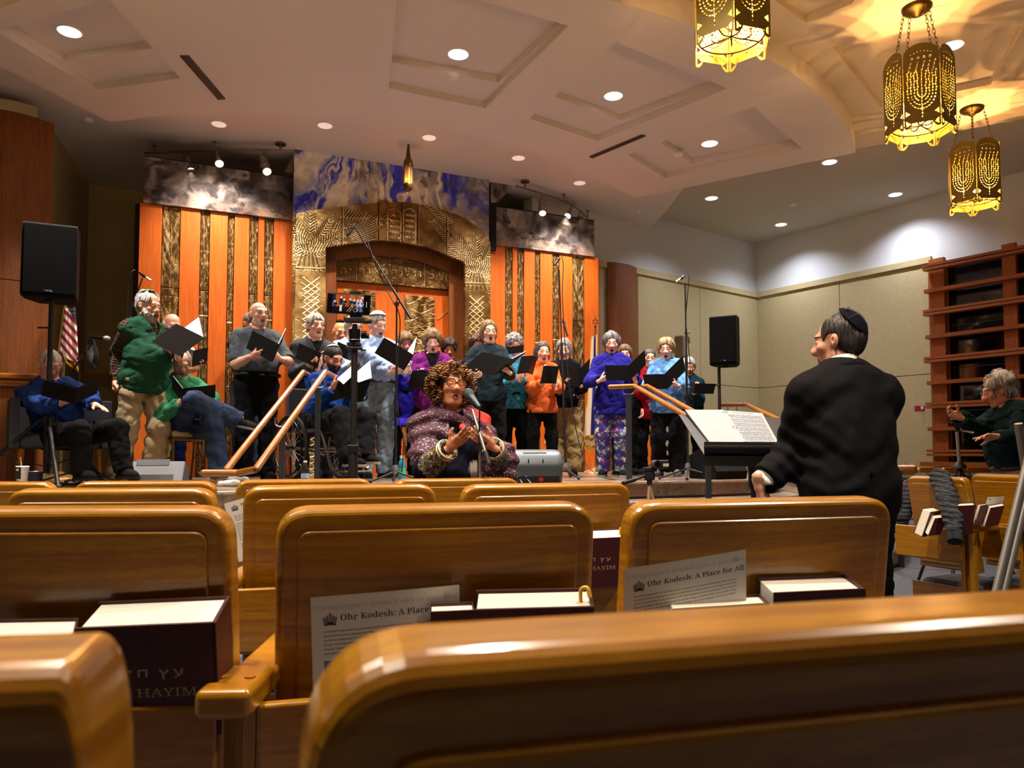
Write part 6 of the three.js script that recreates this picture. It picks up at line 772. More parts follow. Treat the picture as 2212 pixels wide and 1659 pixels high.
  // gold-braided cuffs
  for (const k of ['r', 'l']) { const d = WR[k].clone().sub(EL[k]), cu = new Field(0.01).cap(EL[k].clone().addScaledVector(d, 0.22), WR[k].clone().addScaledVector(d, -0.04), 0.068 * s, 0.056 * s, 1), [c0, c1] = cu.box(0.02); const c = obj('braided_cuff', netMesh((x, y, z) => cu.at(x, y, z) + 0.0035 * Math.sin(Math.hypot(x - EL[k].x, y - EL[k].y, z - EL[k].z) * 130 + 5 * noise3(x * 40, y * 40, z * 40)), c0, c1, 0.006), mBraid, g); for (const t of [0.86, 0.94]) { const tr = new THREE.TorusGeometry(0.056 * s, 0.006, 6, 24); tr.applyQuaternion(new THREE.Quaternion().setFromUnitVectors(V(0, 0, 1), d.clone().normalize())); const p = EL[k].clone().addScaledVector(d, t); tr.translate(p.x, p.y, p.z); obj('braid', tr, M(0xd9c89a, 0.4, 0.4), c); } }
}
// conductor, seen from behind
{
  const r = person('conductor', 'conductor in a black suit jacket and navy kippah seen from behind at the music stand', { head: [1811, 738], d: 3.42, floor: FLOOR, det: 1, yaw: -152, hy: -108, hp: 4, hs: 1.04, s: 1.0, lh: [1640, 1044, -0.05], le: [1722, 955, 0.02], lhand: { pose: 'point', dir: [0.15, -0.95, -0.2], palm: [0.9, 0.1, 0.1] }, rh: [1790, 960, 0.42], re: [1900, 960, 0.15], fat: 1.0, age: 1, skin: 0xd39a80, shDrop: 0.085, hair: 'bald_top', hairO: { vol: 0.006, bump: 0.004 }, hairColor: 0x3b342f, brow: 0x2a201a, kippah: { color: 0x0e1020, tilt: -52, r: 0.104, deg: 50 }, top: { color: 0xdedbd4, t: 0.012, st: 0.012, sleeve: 1.0, hem: 0 }, collar: { color: 0xe6e3dc, h: 0.085, r: 0.076, tilt: 0.3 }, legs: { color: 0x0d0e13 }, lean: 0.07 });
  const { s, SH, EL, WR, N, sp, sd, g, torso } = r, f = new Field(0.055), t = 0.034; torso(f, t);  f.ell(sp(-0.12, 0, 0), 0.205 * s, 0.24 * s, 0.175 * s); f.ell(sp(0.4, 0, 0.01), 0.2 * s, 0.24 * s, 0.165 * s);
  for (const k of ['l', 'r']) f.cap(SH[k], EL[k], 0.094 * s, 0.088 * s).cap(EL[k], EL[k].clone().lerp(WR[k], 0.87), 0.086 * s, 0.07 * s, 1);
  const hem = r.cutAt(r.hemPt(0.22), V(0, -1, 0)), nc = r.neckCut(0.075, 0.02), wr = (x, y, z) => { let d = 0.004 * noise3(x * 12, y * 9, z * 12) + 0.0028 * Math.sin(y * 48 + x * 30 + 3 * noise3(x * 9, y * 9, z * 9)) + 0.003 * noise3(x * 26, y * 20, z * 26); const el = Math.hypot(x - EL.l.x, y - EL.l.y, z - EL.l.z); d += 0.008 * Math.exp(-el * el * 22) * Math.sin((x - y) * 70); return d; };
  const [a, b] = f.box(0.04); const jk = obj('jacket', netMesh((x, y, z) => { let d = f.at(x, y, z) + wr(x, y, z); if (z < 0 && y < sp(0.12).y && Math.abs(x) < 0.004) d += 0.012; return Math.max(d, hem(x, y, z), nc(x, y, z)); }, a, b, 0.0085), M(0x06060a, 0.85, 0, { specularIntensity: 0.3 }), g);
  const cr = new THREE.TorusGeometry(0.092 * s, 0.02 * s, 8, 36, 4.6); cr.rotateZ(-Math.PI / 2 - 2.3 + Math.PI); cr.rotateX(-Math.PI / 2 + 0.42); cr.scale(1.02, 1.5, 1); cr.translate(N.x, N.y - 0.012, N.z + 0.006); obj('jacket_collar', cr, M(0x06060a, 0.85, 0, { specularIntensity: 0.3 }), jk);
  // seams and clip of the kippah
  const k = (geo, m, n) => r.onHead(n, geo, m); k([tube([-2, -1, 0, 1, 2].map((q) => { const a = q * 0.42, v = V(Math.sin(a) * 0.1, Math.cos(a) * 0.112, 0).applyAxisAngle(V(1, 0, 0), rad(-52)); return v.add(V(0, 0.036, -0.016)); }), 0.0013, 5, 20), tube([-2, -1, 0, 1, 2].map((q) => { const a = q * 0.42, v = V(0, Math.cos(a) * 0.112, Math.sin(a) * 0.115).applyAxisAngle(V(1, 0, 0), rad(-52)); return v.add(V(0, 0.036, -0.016)); }), 0.0013, 5, 20)], M(0x3a4468, 0.6), 'kippah_seam');
  { const v = V(0.035, 0.1, 0.045).applyAxisAngle(V(1, 0, 0), rad(-52)).add(V(0.004, 0.04, -0.012)); k(box(0.03, 0.004, 0.012, 0, 0, 0, 0.001).rotateZ(-0.5).rotateX(-0.7).translate(v.x, v.y, v.z), mSteel, 'kippah_clip'); }
}
// cameraman at the right edge
person('cameraman', 'white-haired person in a dark green shirt working a small camera at the right edge', { head: [2156, 844], d: 6.0, floor: FLOOR, yaw: -62, hy: -76, hp: 16, hs: 1.1, rh: [2075, 903, -0.1], re: [2138, 925, 0.1], rhand: { pose: 'hold', dir: [-0.7, 0.3, 0], palm: [0.2, 0.2, 1] }, lh: [2151, 943, -0.34], le: [2226, 962, -0.24], lhand: { pose: 'point', dir: [-0.95, 0.05, 0.05], palm: [0, -0.8, 0.4] }, ls: [2206, 884, -0.15], lean: 0.12, fat: 0.5, age: 1, skin: 0xc98d6c, hair: 'bald_top', hairO: { vol: 0.026, bump: 0.011 }, hairColor: 0xd8d8d6, brow: 0x9a948c, glasses: 0xb0a890, glassT: 0.0012, top: { color: 0x0f2b2e, t: 0.018, st: 0.02, hem: -0.05, amp: 0.01 }, collar: { color: 0x0d2628, h: 0.05, r: 0.075 }, belt: 0x2a140e, legs: { color: 0x9a8c74, t: 0.024, rise: 0.07 } });
// ---------- instruments of the concert: speakers, stands, microphones ----------
const mCab = M(0x040405, 0.8, 0, { specularIntensity: 0.4, bumpMap: fineBump, bumpScale: 0.0008 }), mGrille = M(0x020203, 0.95, 0, { specularIntensity: 0.25, bumpMap: weaveBump, bumpScale: 0.003 });
const blueLed = M(0x2b5cff, 0.4, 0, { emissive: 0x3366ff, emissiveIntensity: 2.5 });
function paSpeaker(label, c, w, h, dp, turn, badge) {
  const t = thing('loudspeaker', label, 'speaker', V(c.x, c.y - h / 2, c.z), turn, 'speakers on tripod stands'), pl = [[-w / 2, 0], [w / 2, 0], [w * 0.5, -dp * 0.45], [w * 0.3, -dp], [-w * 0.3, -dp], [-w * 0.5, -dp * 0.45]];
  const g = prism(pl.map(([x, z]) => [x, -z]), h, 0.018); g.rotateX(-Math.PI / 2); g.translate(0, 0.018, 0); obj('cabinet', g, mCab, t);
  obj('grille', new RoundedBoxGeometry(w * 0.93, h * 0.93, 0.02, 3, 0.009).translate(0, h / 2 + 0.006, 0.004), mGrille, t);
  const bd = obj('badge', box(0.075, 0.022, 0.004, 0, 0.05, 0.016, 0.001), M(0x050506, 0.3), t);
  obj('power_light', new THREE.CylinderGeometry(0.005, 0.005, 0.003, 12).rotateX(Math.PI / 2).translate(0.02, 0.05, 0.0195), blueLed, bd);
  if (badge) for (let i = 0; i < 3; i++) obj('badge_letter', new THREE.TorusGeometry(0.0055, 0.0014, 5, 14, i === 2 ? 4.4 : 6.28).rotateZ(0.9).translate(-0.02 + i * 0.014, 0.053, 0.019), mSteel, bd);
  for (const s of [-1, 1]) obj('handle', box(0.012, 0.12, 0.05, s * w * 0.44, h * 0.5, -dp * 0.62, 0.005), mBlack, t);
  obj('pole_cup', new THREE.CylinderGeometry(0.03, 0.034, 0.02, 18).translate(0, -0.008, -dp * 0.4), mBlack, t);
  return t;
}
function speakerStand(label, top, floorY, feet, hubY, braceY) { // square-section pole, three legs
  const base = V(top.x, floorY, top.z), t = thing('speaker_stand', label, 'stand', base, 0, 'tripod speaker stands');
  objW('pole', [rod(V(top.x, floorY + 0.12, top.z), top, 0.021, 0.019, 12), rod(V(top.x, floorY + 0.1, top.z), V(top.x, hubY + 0.14, top.z), 0.026, 0.026, 12)], mBlack, t);
  objW('hub', new THREE.CylinderGeometry(0.045, 0.045, 0.06, 18).translate(top.x, hubY, top.z), mBlack, t);
  objW('clamp', [new THREE.CylinderGeometry(0.036, 0.036, 0.05, 16).translate(top.x, hubY + 0.13, top.z), box(0.09, 0.02, 0.02, top.x - 0.05, hubY + 0.13, top.z, 0.006), box(0.1, 0.014, 0.016, top.x - 0.045, top.y - 0.23, top.z + 0.02, 0.004)], mBlack, t);
  for (const f of feet) { const d = V(f.x - top.x, 0, f.z - top.z).normalize(), a = V(top.x, hubY, top.z).addScaledVector(d, 0.05), l = objW('leg', rod(a, V(f.x, floorY + 0.02, f.z), 0.017, 0.015, 10), mDarkMetal, t); objW('foot_cap', ball(0.024, f.x, floorY + 0.024, f.z, 10), mBlack, t); const m = a.clone().lerp(V(f.x, floorY + 0.02, f.z), 0.55); objW('brace', bar(V(top.x, braceY, top.z).addScaledVector(d, 0.03), m, 0.022, 0.006), mBlack, t); }
  return t;
}
{ // left
  const c = P(107, 561, 6.05); c.y = P(107, 562, 6.05).y; paSpeaker('black loudspeaker on the tall stand at the left of the stage', c, 0.4, 0.62, 0.34, rad(24), 1);
  const top = V(c.x - 0.01, c.y - 0.325, c.z - 0.06), hub = P(115, 905, 6.05);
  speakerStand('tall black speaker stand with spread legs in front of the seated man in blue', V(top.x, top.y, top.z), STAGE, [P(-80, 1043, 6.0), P(226, 1034, 6.5), P(126, 1048, 5.3)].map((p) => V(p.x, 0, p.z)), hub.y, STAGE + 0.16);
}
{ const c = P(1562, 735, 8.9); paSpeaker('black loudspeaker on the stand at the right rear of the stage', c, 0.33, 0.6, 0.34, rad(-28)); const top = V(c.x - 0.02, c.y - 0.31, c.z - 0.12); speakerStand('black speaker stand behind the music stand near the wall corner', top, STAGE, [P(1505, 1020, 8.8), P(1600, 1012, 9.3), P(1545, 1026, 8.4)].map((p) => V(p.x, 0, p.z)), P(1560, 985, 8.9).y, STAGE + 0.1); }
// microphones on stands
function mic(label, tip, dirv, dark, stand, o = {}) { // capsule end, body direction from the capsule back
  const t = thing('microphone', label, 'microphone', tip, 0, 'microphones'), q = new THREE.Quaternion().setFromUnitVectors(V(0, -1, 0), dirv.clone().normalize()), put = (g) => g.applyQuaternion(q), L = o.len ?? 0.2;
  if (o.ball) { obj('grille', put(lathe([[0.001, 0.0], [0.02, -0.004], [0.026, -0.022], [0.0255, -0.04], [0.018, -0.056]], 18)), M(o.grilleColor ?? 0x53585e, 0.5, 0.7, { bumpMap: weaveBump, bumpScale: 0.003 }), t); obj('body', put(lathe([[0.018, -0.056], [0.0185, -0.07], [0.011, -L], [0.001, -L - 0.004]], 18)), M(o.bodyColor ?? 0x2f3338, 0.4, 0.5), t); }
  else { obj('capsule', put(lathe([[0.001, 0], [0.012, -0.002], [0.0125, -0.06], [0.013, -0.062]], 16)), dark ? mDarkMetal : M(0xe6dcc8, 0.35, 0.4), t); obj('body', put(lathe([[0.0125, -0.062], [0.0135, -0.13], [0.012, -0.14], [0.008, -L], [0.001, -L - 0.002]], 16)), dark ? mBlack : M(0x1a1a1c, 0.4, 0.4), t); obj('ring', put(new THREE.TorusGeometry(0.0145, 0.003, 6, 18).rotateX(Math.PI / 2).translate(0, -0.1, 0)), mBlack, t); }
  return t;
}
function micStand(label, pts, feet, floorY, o = {}) { // pts: [bottom, top of pole, boom from, boom to]
  const base = V(pts[0].x, floorY, pts[0].z), t = thing('microphone_stand', label, 'stand', base, 0, 'microphone stands'), [b, top] = pts, mid = b.clone().lerp(top, o.join ?? 0.55), mt = o.mat || mBlack;
  objW('pole', [rod(V(b.x, floorY + 0.1, b.z), mid, 0.012), rod(mid, top, 0.008)], mt, t);
  objW('clutch', rod(mid.clone().add(V(0, -0.05, 0)), mid.clone().add(V(0, 0.06, 0)), 0.017, 0.014, 12), mBlack, t);
  if (pts[2]) { const bm = objW('boom', rod(pts[2], pts[3], o.br ?? 0.007), mt, t); objW('boom_clamp', [new THREE.CylinderGeometry(0.02, 0.02, 0.03, 14).rotateX(Math.PI / 2).translate(top.x, top.y, top.z), rod(top.clone().add(V(0, -0.01, 0)), top.clone().add(V(0.035, 0.02, 0.02)), 0.006)], mBlack, t); if (o.weight) objW('counterweight', rod(pts[2], pts[2].clone().lerp(pts[3], o.weight), 0.013), mBlack, t); }
  if (o.base) objW('base', lathe([[0.001, floorY + 0.03], [0.1, floorY + 0.02], [0.13, floorY + 0.006], [0.13, floorY]], 28).translate(b.x, 0, b.z), mBlack, t);
  else { objW('hub', lathe([[0.02, 0.16], [0.03, 0.12], [0.03, 0.09], [0.012, 0.08]], 14).translate(b.x, floorY, b.z), M(0x85888c, 0.4, 0.6), t); for (const f of feet) { objW('leg', rod(V(b.x, floorY + 0.1, b.z), V(f.x, floorY + 0.015, f.z), 0.009), o.legMat || mBlack, t); objW('rubber_foot', ball(0.016, f.x, floorY + 0.016, f.z, 8), mBlack, t); } }
  return t;
}
const around = (p, r, a0 = 0.3) => [0, 1, 2].map((k) => V(p.x + r * Math.cos(a0 + k * 2.094), 0, p.z + r * Math.sin(a0 + k * 2.094)));
const onFloor = (px, py, d, y) => { const p = P(px, py, d); return V(p.x, y, p.z); };
{ // boom over the men, left-centre
  const d = 6.6, top = P(857, 657, d), b = V(top.x, STAGE, top.z), b0 = P(888, 688, d - 0.05), b1 = P(766, 490, d + 0.25);
  micStand('boom microphone stand rising in front of the man in the light blue shirt', [b, top, b0, b1], [onFloor(800, 1036, 6.5, 0), onFloor(918, 1035, 6.5, 0), onFloor(850, 1020, 7.0, 0)], STAGE, { weight: 0.3, join: 0.42 });
  mic('slim dark microphone at the upper end of the long slanted boom', P(750, 510, d + 0.2), P(770, 482, d + 0.28).sub(P(750, 510, d + 0.2)), 1, 0, { len: 0.17 });
  const c = thing('microphone_cable', 'black cable hanging beside the slanted boom and its stand', 'cable', P(800, 560, d)); objW('cable', tube([P(770, 482, d + 0.28), P(786, 492, d + 0.25), P(800, 540, d + 0.16), P(826, 605, d + 0.1), P(848, 650, d + 0.03), P(864, 690, d), P(858, 800, d + 0.01), P(861, 900, d + 0.02), P(872, 950, d), P(868, 1020, d)], 0.005, 6, 60), mBlack, c);
}
{ // two plain tall stands on the right
  const d = 7.75, top = P(1208, 583, d), b = onFloor(1222, 1020, d, STAGE); micStand('tall microphone stand in front of the grey-haired woman in the dark sweater', [b, top], [onFloor(1195, 1036, 7.3, 0), onFloor(1250, 1038, 7.3, 0), onFloor(1232, 1018, 8.0, 0)], STAGE, { join: 0.62 });
  obj('handle', [rod(P(1207, 695, d).sub(b), P(1222, 697, d).sub(b), 0.007), rod(P(1216, 690, d).sub(b), P(1226, 726, d - 0.03).sub(b), 0.011)], mBlack, scene.getObjectByName('microphone_stand_001'));
  mic('slim dark microphone pointing down before the right orange panels', P(1197, 573, d - 0.03), P(1213, 552, d + 0.08).sub(P(1197, 573, d - 0.03)), 1, 0, { len: 0.14 });
  const c = thing('microphone_cable', 'black cable dangling from the tall stand down to the stage floor', 'cable', P(1240, 900, d)); objW('cable', tube([P(1213, 552, d + 0.08), P(1217, 575, d + 0.05), P(1215, 640, d), P(1222, 760, d - 0.02), P(1236, 880, d - 0.05), P(1252, 960, d - 0.08), P(1268, 1005, d - 0.15), P(1300, 1030, d - 0.3), P(1340, 1038, d - 0.5)], 0.005, 6, 60), mBlack, c);
}
{ const d = 7.7, top = P(1480, 612, d), b = onFloor(1486, 1020, d, STAGE); micStand('tall microphone stand beside the blond woman in light blue', [b, top], [onFloor(1425, 1033, 7.4, 0), onFloor(1555, 1033, 7.5, 0), onFloor(1484, 1034, 7.2, 0)], STAGE, { join: 0.6 });
  obj('handle', [rod(P(1478, 719, d).sub(b), P(1490, 719, d).sub(b), 0.007), rod(P(1488, 728, d).sub(b), P(1489, 742, d).sub(b), 0.006)], mBlack, scene.getObjectByName('microphone_stand_002'));
  mic('pale slim microphone on the tall stand before the beige wall', P(1461, 609, d - 0.05), P(1485, 591, d + 0.06).sub(P(1461, 609, d - 0.05)), 0, 0, { len: 0.15 });
  const c = thing('microphone_cable', 'thin black cable beside the stand before the beige wall', 'cable', P(1486, 660, d)); objW('cable', tube([P(1485, 591, d + 0.06), P(1488, 600, d + 0.04), P(1485, 640, d + 0.02), P(1481, 690, d), P(1484, 720, d), P(1491, 800, d), P(1488, 900, d)], 0.0045, 6, 50), mBlack, c); }
{ // far left stand behind the man in the vest
  const d = 7.3, top = P(308, 600, d), b = onFloor(276, 1012, d, STAGE), k = P(281, 663, d); micStand('slanted microphone stand behind the man in the green vest', [b, P(278, 690, d), P(276, 690, d), top], around(b, 0.3), STAGE, {});
  mic('cream-tipped slim microphone high at the left edge of the orange panels', P(326, 606, d), P(291, 583, d + 0.05).sub(P(326, 606, d)), 0, 0, { len: 0.17 });
  const c = thing('microphone_cable', 'thin cable looping down from the cream-tipped microphone', 'cable', P(280, 640, d)); objW('cable', tube([P(291, 583, d + 0.05), P(284, 588, d), P(278, 610, d), P(276, 650, d), P(275, 700, d)], 0.004, 6, 30), mBlack, c); }
{ // vocal microphone with bundled cable
  const d = 7.0, top = P(172, 775, d), b = onFloor(168, 1010, d, STAGE); micStand('short microphone stand with a bundle of cable beside the flag', [b, top, P(148, 812, d), P(203, 735, d)], around(b, 0.28), STAGE, { mat: mDarkMetal });
  mic('silver-headed vocal microphone lying level beside the flag', P(237, 732, d), P(195, 727, d).sub(P(237, 732, d)), 0, 0, { ball: 1, grilleColor: 0x9a9a98, bodyColor: 0x141416, len: 0.19 });
  const c = thing('cable_bundle', 'coil of black cable hung over the level microphone', 'cable', P(198, 760, d)); for (let i = 0; i < 7; i++) objW('loop', tube([P(196, 727, d), P(188 + i * 2, 745, d + 0.01 * i), P(190 + i * 3, 775 + i * 3, d - 0.01), P(196 + i * 2, 790 + i * 2, d), P(203 + i * 1.5, 770, d - 0.02), P(203, 733, d)], 0.0055, 6, 36), mBlack, c); }
{ // soloist's microphone
  const d = 3.5, top = P(1022, 893, d), b0 = P(1056, 1000, d - 0.05); const b = V(P(1040, 1003, d + 0.05).x, FLOOR, -d - 0.05);
  micStand('chrome boom microphone stand directly before the soloist', [b, P(1036, 965, d), P(1056, 1002, d - 0.08), P(1020, 885, d + 0.02)], around(b, 0.3), FLOOR, { mat: mSteel, weight: 0.22, br: 0.0075, join: 0.7 });
  mic('dark teal vocal microphone at the lips of the soloist', P(1008, 845, d + 0.04), P(1031, 874, d - 0.05).sub(P(1008, 845, d + 0.04)), 0, 0, { ball: 1, grilleColor: 0x3d474b, bodyColor: 0x2f4147, len: 0.15 });
  const c = thing('microphone_cable', 'black cable hanging straight down from the soloist microphone', 'cable', P(1034, 950, d)); objW('cable', tube([P(1032, 876, d - 0.05), P(1036, 888, d - 0.05), P(1035, 930, d - 0.03), P(1033, 990, d), P(1033, 1060, d)], 0.004, 6, 40), mBlack, c); }
// phone on its tripod in the aisle
{
  const d = 4.6, t = thing('phone_tripod', 'black tripod column with ball head holding the phone in the aisle', 'tripod', V(P(765, 900, d).x, FLOOR, -d)), p = (x, y, z = 0) => P(x, y, d + z);
  objW('column', [rod(V(t.position.x, FLOOR + 0.2, -d), p(763, 962), 0.03, 0.03, 16), rod(p(763, 962), p(766, 757), 0.02, 0.02, 16)], mBlack, t);
  objW('collar', box(0.066, 0.055, 0.066, p(763, 970).x, p(763, 970).y, -d, 0.01), mDarkMetal, t);
  objW('platform', [box(0.1, 0.014, 0.07, p(765, 753).x, p(765, 753).y, -d, 0.004), box(0.08, 0.02, 0.06, p(765, 744).x, p(765, 744).y, -d, 0.004), rod(p(780, 757), p(790, 756), 0.006)], mBlack, t);
  const hd = objW('ball_head', [rod(p(766, 743), p(766, 712), 0.034, 0.036, 20), rod(p(766, 712), p(767, 700), 0.018, 0.015, 14), rod(p(780, 727), p(797, 726), 0.014, 0.016, 12), rod(p(781, 722), p(792, 721), 0.02, 0.02, 12)], M(0x0c0c0e, 0.35, 0.3), t);
  objW('ring', new THREE.TorusGeometry(0.036, 0.003, 6, 24).rotateX(Math.PI / 2).translate(p(766, 735).x, p(766, 735).y, -d), mSteel, t);
  objW('clamp', [box(0.12, 0.03, 0.06, p(766, 692).x, p(766, 692).y, -d, 0.006), box(0.075, 0.02, 0.03, p(769, 682).x, p(769, 682).y, -d, 0.004), box(0.05, 0.14, 0.012, p(768, 655).x, p(768, 657).y, -d - 0.022, 0.004), box(0.07, 0.016, 0.03, p(768, 631).x, p(768, 632).y, -d, 0.004), rod(p(788, 695), p(803, 694), 0.014, 0.014, 14)], mBlack, t);
  for (let k = 0; k < 3; k++) { const a = 0.5 + k * 2.094; objW('leg', rod(V(t.position.x, FLOOR + 0.45, -d), V(t.position.x + 0.35 * Math.cos(a), FLOOR + 0.012, -d + 0.35 * Math.sin(a)), 0.014, 0.012), mBlack, t); }
  const c = p(753, 656, -0.02), ph = thing('phone', 'phone lying sideways on the tripod, its screen showing the choir', 'phone', c, 0); ph.rotation.z = rad(-3.2);
  const w = 0.272, h = 0.132; // 95 px wide at this distance
  obj('case', new RoundedBoxGeometry(w, h, 0.02, 5, 0.0098).translate(0, 0, -0.004), M(0x0a0a0c, 0.3, 0.2), ph);
  const st = canvasTex(512, 250, (x, W2, H2) => {
    x.fillStyle = '#06060a'; x.fillRect(0, 0, W2, H2); const X0 = 52, Wd = 396; x.save(); x.beginPath(); x.rect(X0, 6, Wd, 238); x.clip();
    x.fillStyle = '#c2410f'; x.fillRect(X0, 0, Wd, H2); x.fillStyle = '#8d7a58'; for (const [a, b] of [[60, 14], [100, 8], [140, 10], [220, 60], [330, 30]]) x.fillRect(X0 + a, 0, b, 190); x.fillStyle = '#2a2430'; x.fillRect(X0, 6, 40, 110); x.fillStyle = '#12131a'; x.fillRect(X0, 170, Wd, 80);
    const fig = (a, b, hgt, top, leg, skin) => { x.fillStyle = leg; x.fillRect(X0 + a - 14, b + hgt * 0.5, 28, hgt * 0.5); x.fillStyle = top; x.beginPath(); x.ellipse(X0 + a, b + hgt * 0.36, 22, hgt * 0.24, 0, 0, 7); x.fill(); x.fillStyle = skin; x.beginPath(); x.arc(X0 + a, b + 12, 14, 0, 7); x.fill(); x.fillStyle = '#0a0a0c'; x.fillRect(X0 + a, b + hgt * 0.26, 34, 20); };
    fig(30, 92, 130, '#26407a', '#101014', '#e6cfc2'); fig(110, 34, 200, '#23312c', '#e6dcca', '#f0e4d8'); fig(150, 64, 120, '#2c5a52', '#20242e', '#ecd8ca'); fig(226, 56, 160, '#4a4650', '#15151c', '#f0d6c6'); fig(276, 66, 150, '#33343c', '#15151c', '#f0dccc'); fig(322, 66, 160, '#9fb4dc', '#6a7890', '#f2ded2'); fig(362, 62, 170, '#b8c8ea', '#5a6a86', '#f4e6da');
    x.strokeStyle = '#f0a060'; x.lineWidth = 7; x.beginPath(); x.moveTo(X0 + 190, 236); x.lineTo(X0 + 264, 130); x.moveTo(X0 + 220, 240); x.lineTo(X0 + 288, 130); x.stroke(); x.strokeStyle = '#d8d8e0'; x.lineWidth = 3; x.beginPath(); x.arc(X0 + 296, 210, 24, 0, 7); x.stroke(); x.fillStyle = '#e0313a'; x.fillRect(X0 + 178, 10, 44, 10); x.restore();
    x.strokeStyle = '#fff'; x.lineWidth = 4; x.beginPath(); x.arc(428, 128, 19, 0, 7); x.stroke(); x.fillStyle = '#cfd6e6'; x.beginPath(); x.arc(430, 40, 16, 0, 7); x.fill(); x.strokeStyle = '#6fa0ff'; x.beginPath(); x.arc(430, 212, 14, 0, 7); x.stroke(); x.fillStyle = '#fff'; x.fillRect(484, 90, 5, 76);
  });
  const sg = new THREE.PlaneGeometry(w - 0.02, h - 0.016).translate(0, 0, 0.0065); obj('screen', sg, M(0x000000, 0.15, 0, { emissive: 0xffffff, emissiveMap: st, emissiveIntensity: 0.95, map: st }), ph, true);
  const pl = new THREE.RectAreaLight(0xffd8c8, 0.5, w - 0.02, h - 0.016); pl.position.set(0, 0, 0.012); pl.lookAt(0, 0, 1); pl.rotation.set(0, Math.PI, 0); ph.add(pl);
}
// music stand, binder
{
  const d = 3.75, q = { tl: [1467, 893, 0.16], tr: [1700, 905, 0.02], bl: [1522, 983, -0.1], br: [1720, 998, -0.22] };
  const t = thing('music_stand', 'black music stand in front of the conductor', 'music stand', V(P(1613, 980, d).x, FLOOR, P(1613, 980, d - 0.1).z)), p = (v, o = V(0, 0, 0)) => P(v[0], v[1], d + v[2]).add(o);
  const A = p([1466, 895, 0.16]), B = p([1705, 903, 0.0]), C = p([1712, 984, -0.2]), D = p([1521, 982, -0.08]), n = B.clone().sub(A).cross(D.clone().sub(A)).normalize(); if (n.z < 0) n.negate();
  const th = n.clone().multiplyScalar(-0.006); objW('desk', hexa([A, B, C, D, ...[A, B, C, D].map((v) => v.clone().add(th))]), M(0x2b2f36, 0.45, 0.3), t);
  objW('lip', [bar(D.clone().addScaledVector(n, 0.03), C.clone().addScaledVector(n, 0.03), 0.07, 0.008, n.clone().cross(C.clone().sub(D)).normalize()), bar(D.clone().addScaledVector(n, 0.062).add(V(0, 0.004, 0)), C.clone().addScaledVector(n, 0.062).add(V(0, 0.004, 0)), 0.008, 0.03, V(0, 1, 0)), bar(D.clone().add(V(0, -0.03, 0)), C.clone().add(V(0, -0.03, 0)), 0.03, 0.05, V(0, 1, 0))], mBlack, t);
  const pt = V(t.position.x, P(1613, 985, d - 0.1).y, t.position.z); objW('pole', [rod(V(pt.x, FLOOR + 0.05, pt.z), V(pt.x, FLOOR + 0.62, pt.z), 0.02), rod(V(pt.x, FLOOR + 0.6, pt.z), pt, 0.014)], mBlack, t); objW('collar', lathe([[0.014, 0], [0.024, 0.02], [0.024, 0.09], [0.03, 0.14], [0.04, 0.18]], 16).translate(pt.x, pt.y - 0.17, pt.z), mBlack, t);
  for (let k = 0; k < 3; k++) { const a = 0.4 + k * 2.094; objW('leg', rod(V(pt.x, FLOOR + 0.22, pt.z), V(pt.x + 0.28 * Math.cos(a), FLOOR + 0.01, pt.z + 0.28 * Math.sin(a)), 0.012), mBlack, t); }
  // binder with two pages
  const b = thing('binder', 'open ring binder of sheet music lying on the music stand', 'binder', p([1570, 935, 0.05])), off = (v, k) => v.clone().addScaledVector(n, k);
  const pg = (a, b2, c, d2, k0, k1, m, name) => { const f = [a, b2, c, d2].map((v) => off(v, k1)), r = [a, b2, c, d2].map((v) => off(v, k0)); return objW(name, hexa([...f, ...r]), m, b, true); };
  const L0 = p([1480, 893, 0.155]), L1 = p([1562, 893, 0.12]), L2 = p([1613, 972, -0.09]), L3 = p([1541, 974, -0.055]), R1 = p([1646, 899, 0.05]), R2 = p([1686, 972, -0.15]);
  pg(L0, R1, R2, L3, 0.004, 0.008, mBlack, 'cover'); pg(L0, L1, L2, L3, 0.008, 0.026, M(0xaab2bc, 0.8), 'pages');
  const score = canvasTex(512, 640, (x, w, h) => { x.fillStyle = '#eef3f8'; x.fillRect(0, 0, w, h); const r = rng(8); x.fillStyle = '#3a3f48'; x.font = 'bold 24px serif'; x.textAlign = 'center'; for (let i = 0; i < 15; i++) x.fillRect(120 + i * 18 + r() * 4, 26, 9 + r() * 6, 9); for (let k = 0; k < 7; k++) { const y = 80 + k * 78; x.fillStyle = '#4a4f58'; for (const o of [0, 34]) { for (let i = 0; i < 5; i++) x.fillRect(36, y + o + i * 5, w - 72, 1.1); for (let i = 0; i < 30; i++) { const X = 60 + i * 14 + r() * 4, Y = y + o - 5 + r() * 26; x.beginPath(); x.ellipse(X, Y, 4, 3, -0.3, 0, 7); x.fill(); x.fillRect(X + 3, Y - 17, 1.3, 17); if (r() < 0.4) x.fillRect(X + 3, Y - 17, 14, 3); } } x.beginPath(); x.arc(42, y + 8, 7, 0, 7); x.fill(); x.fillRect(41, y - 8, 2, 34); } });
  pg(L1, R1, R2, L2, 0.008, 0.022, M(0xb4bac2, 0.8, 0, { map: score }), 'pages');
  for (const s of [0.08, 0.5, 0.92]) { const c = off(L1.clone().lerp(L2, s), 0.024), tr = new THREE.TorusGeometry(0.011, 0.0016, 6, 18); tr.rotateX(0.5); tr.translate(c.x, c.y, c.z); objW('ring', tr, mSteel, b); }
}
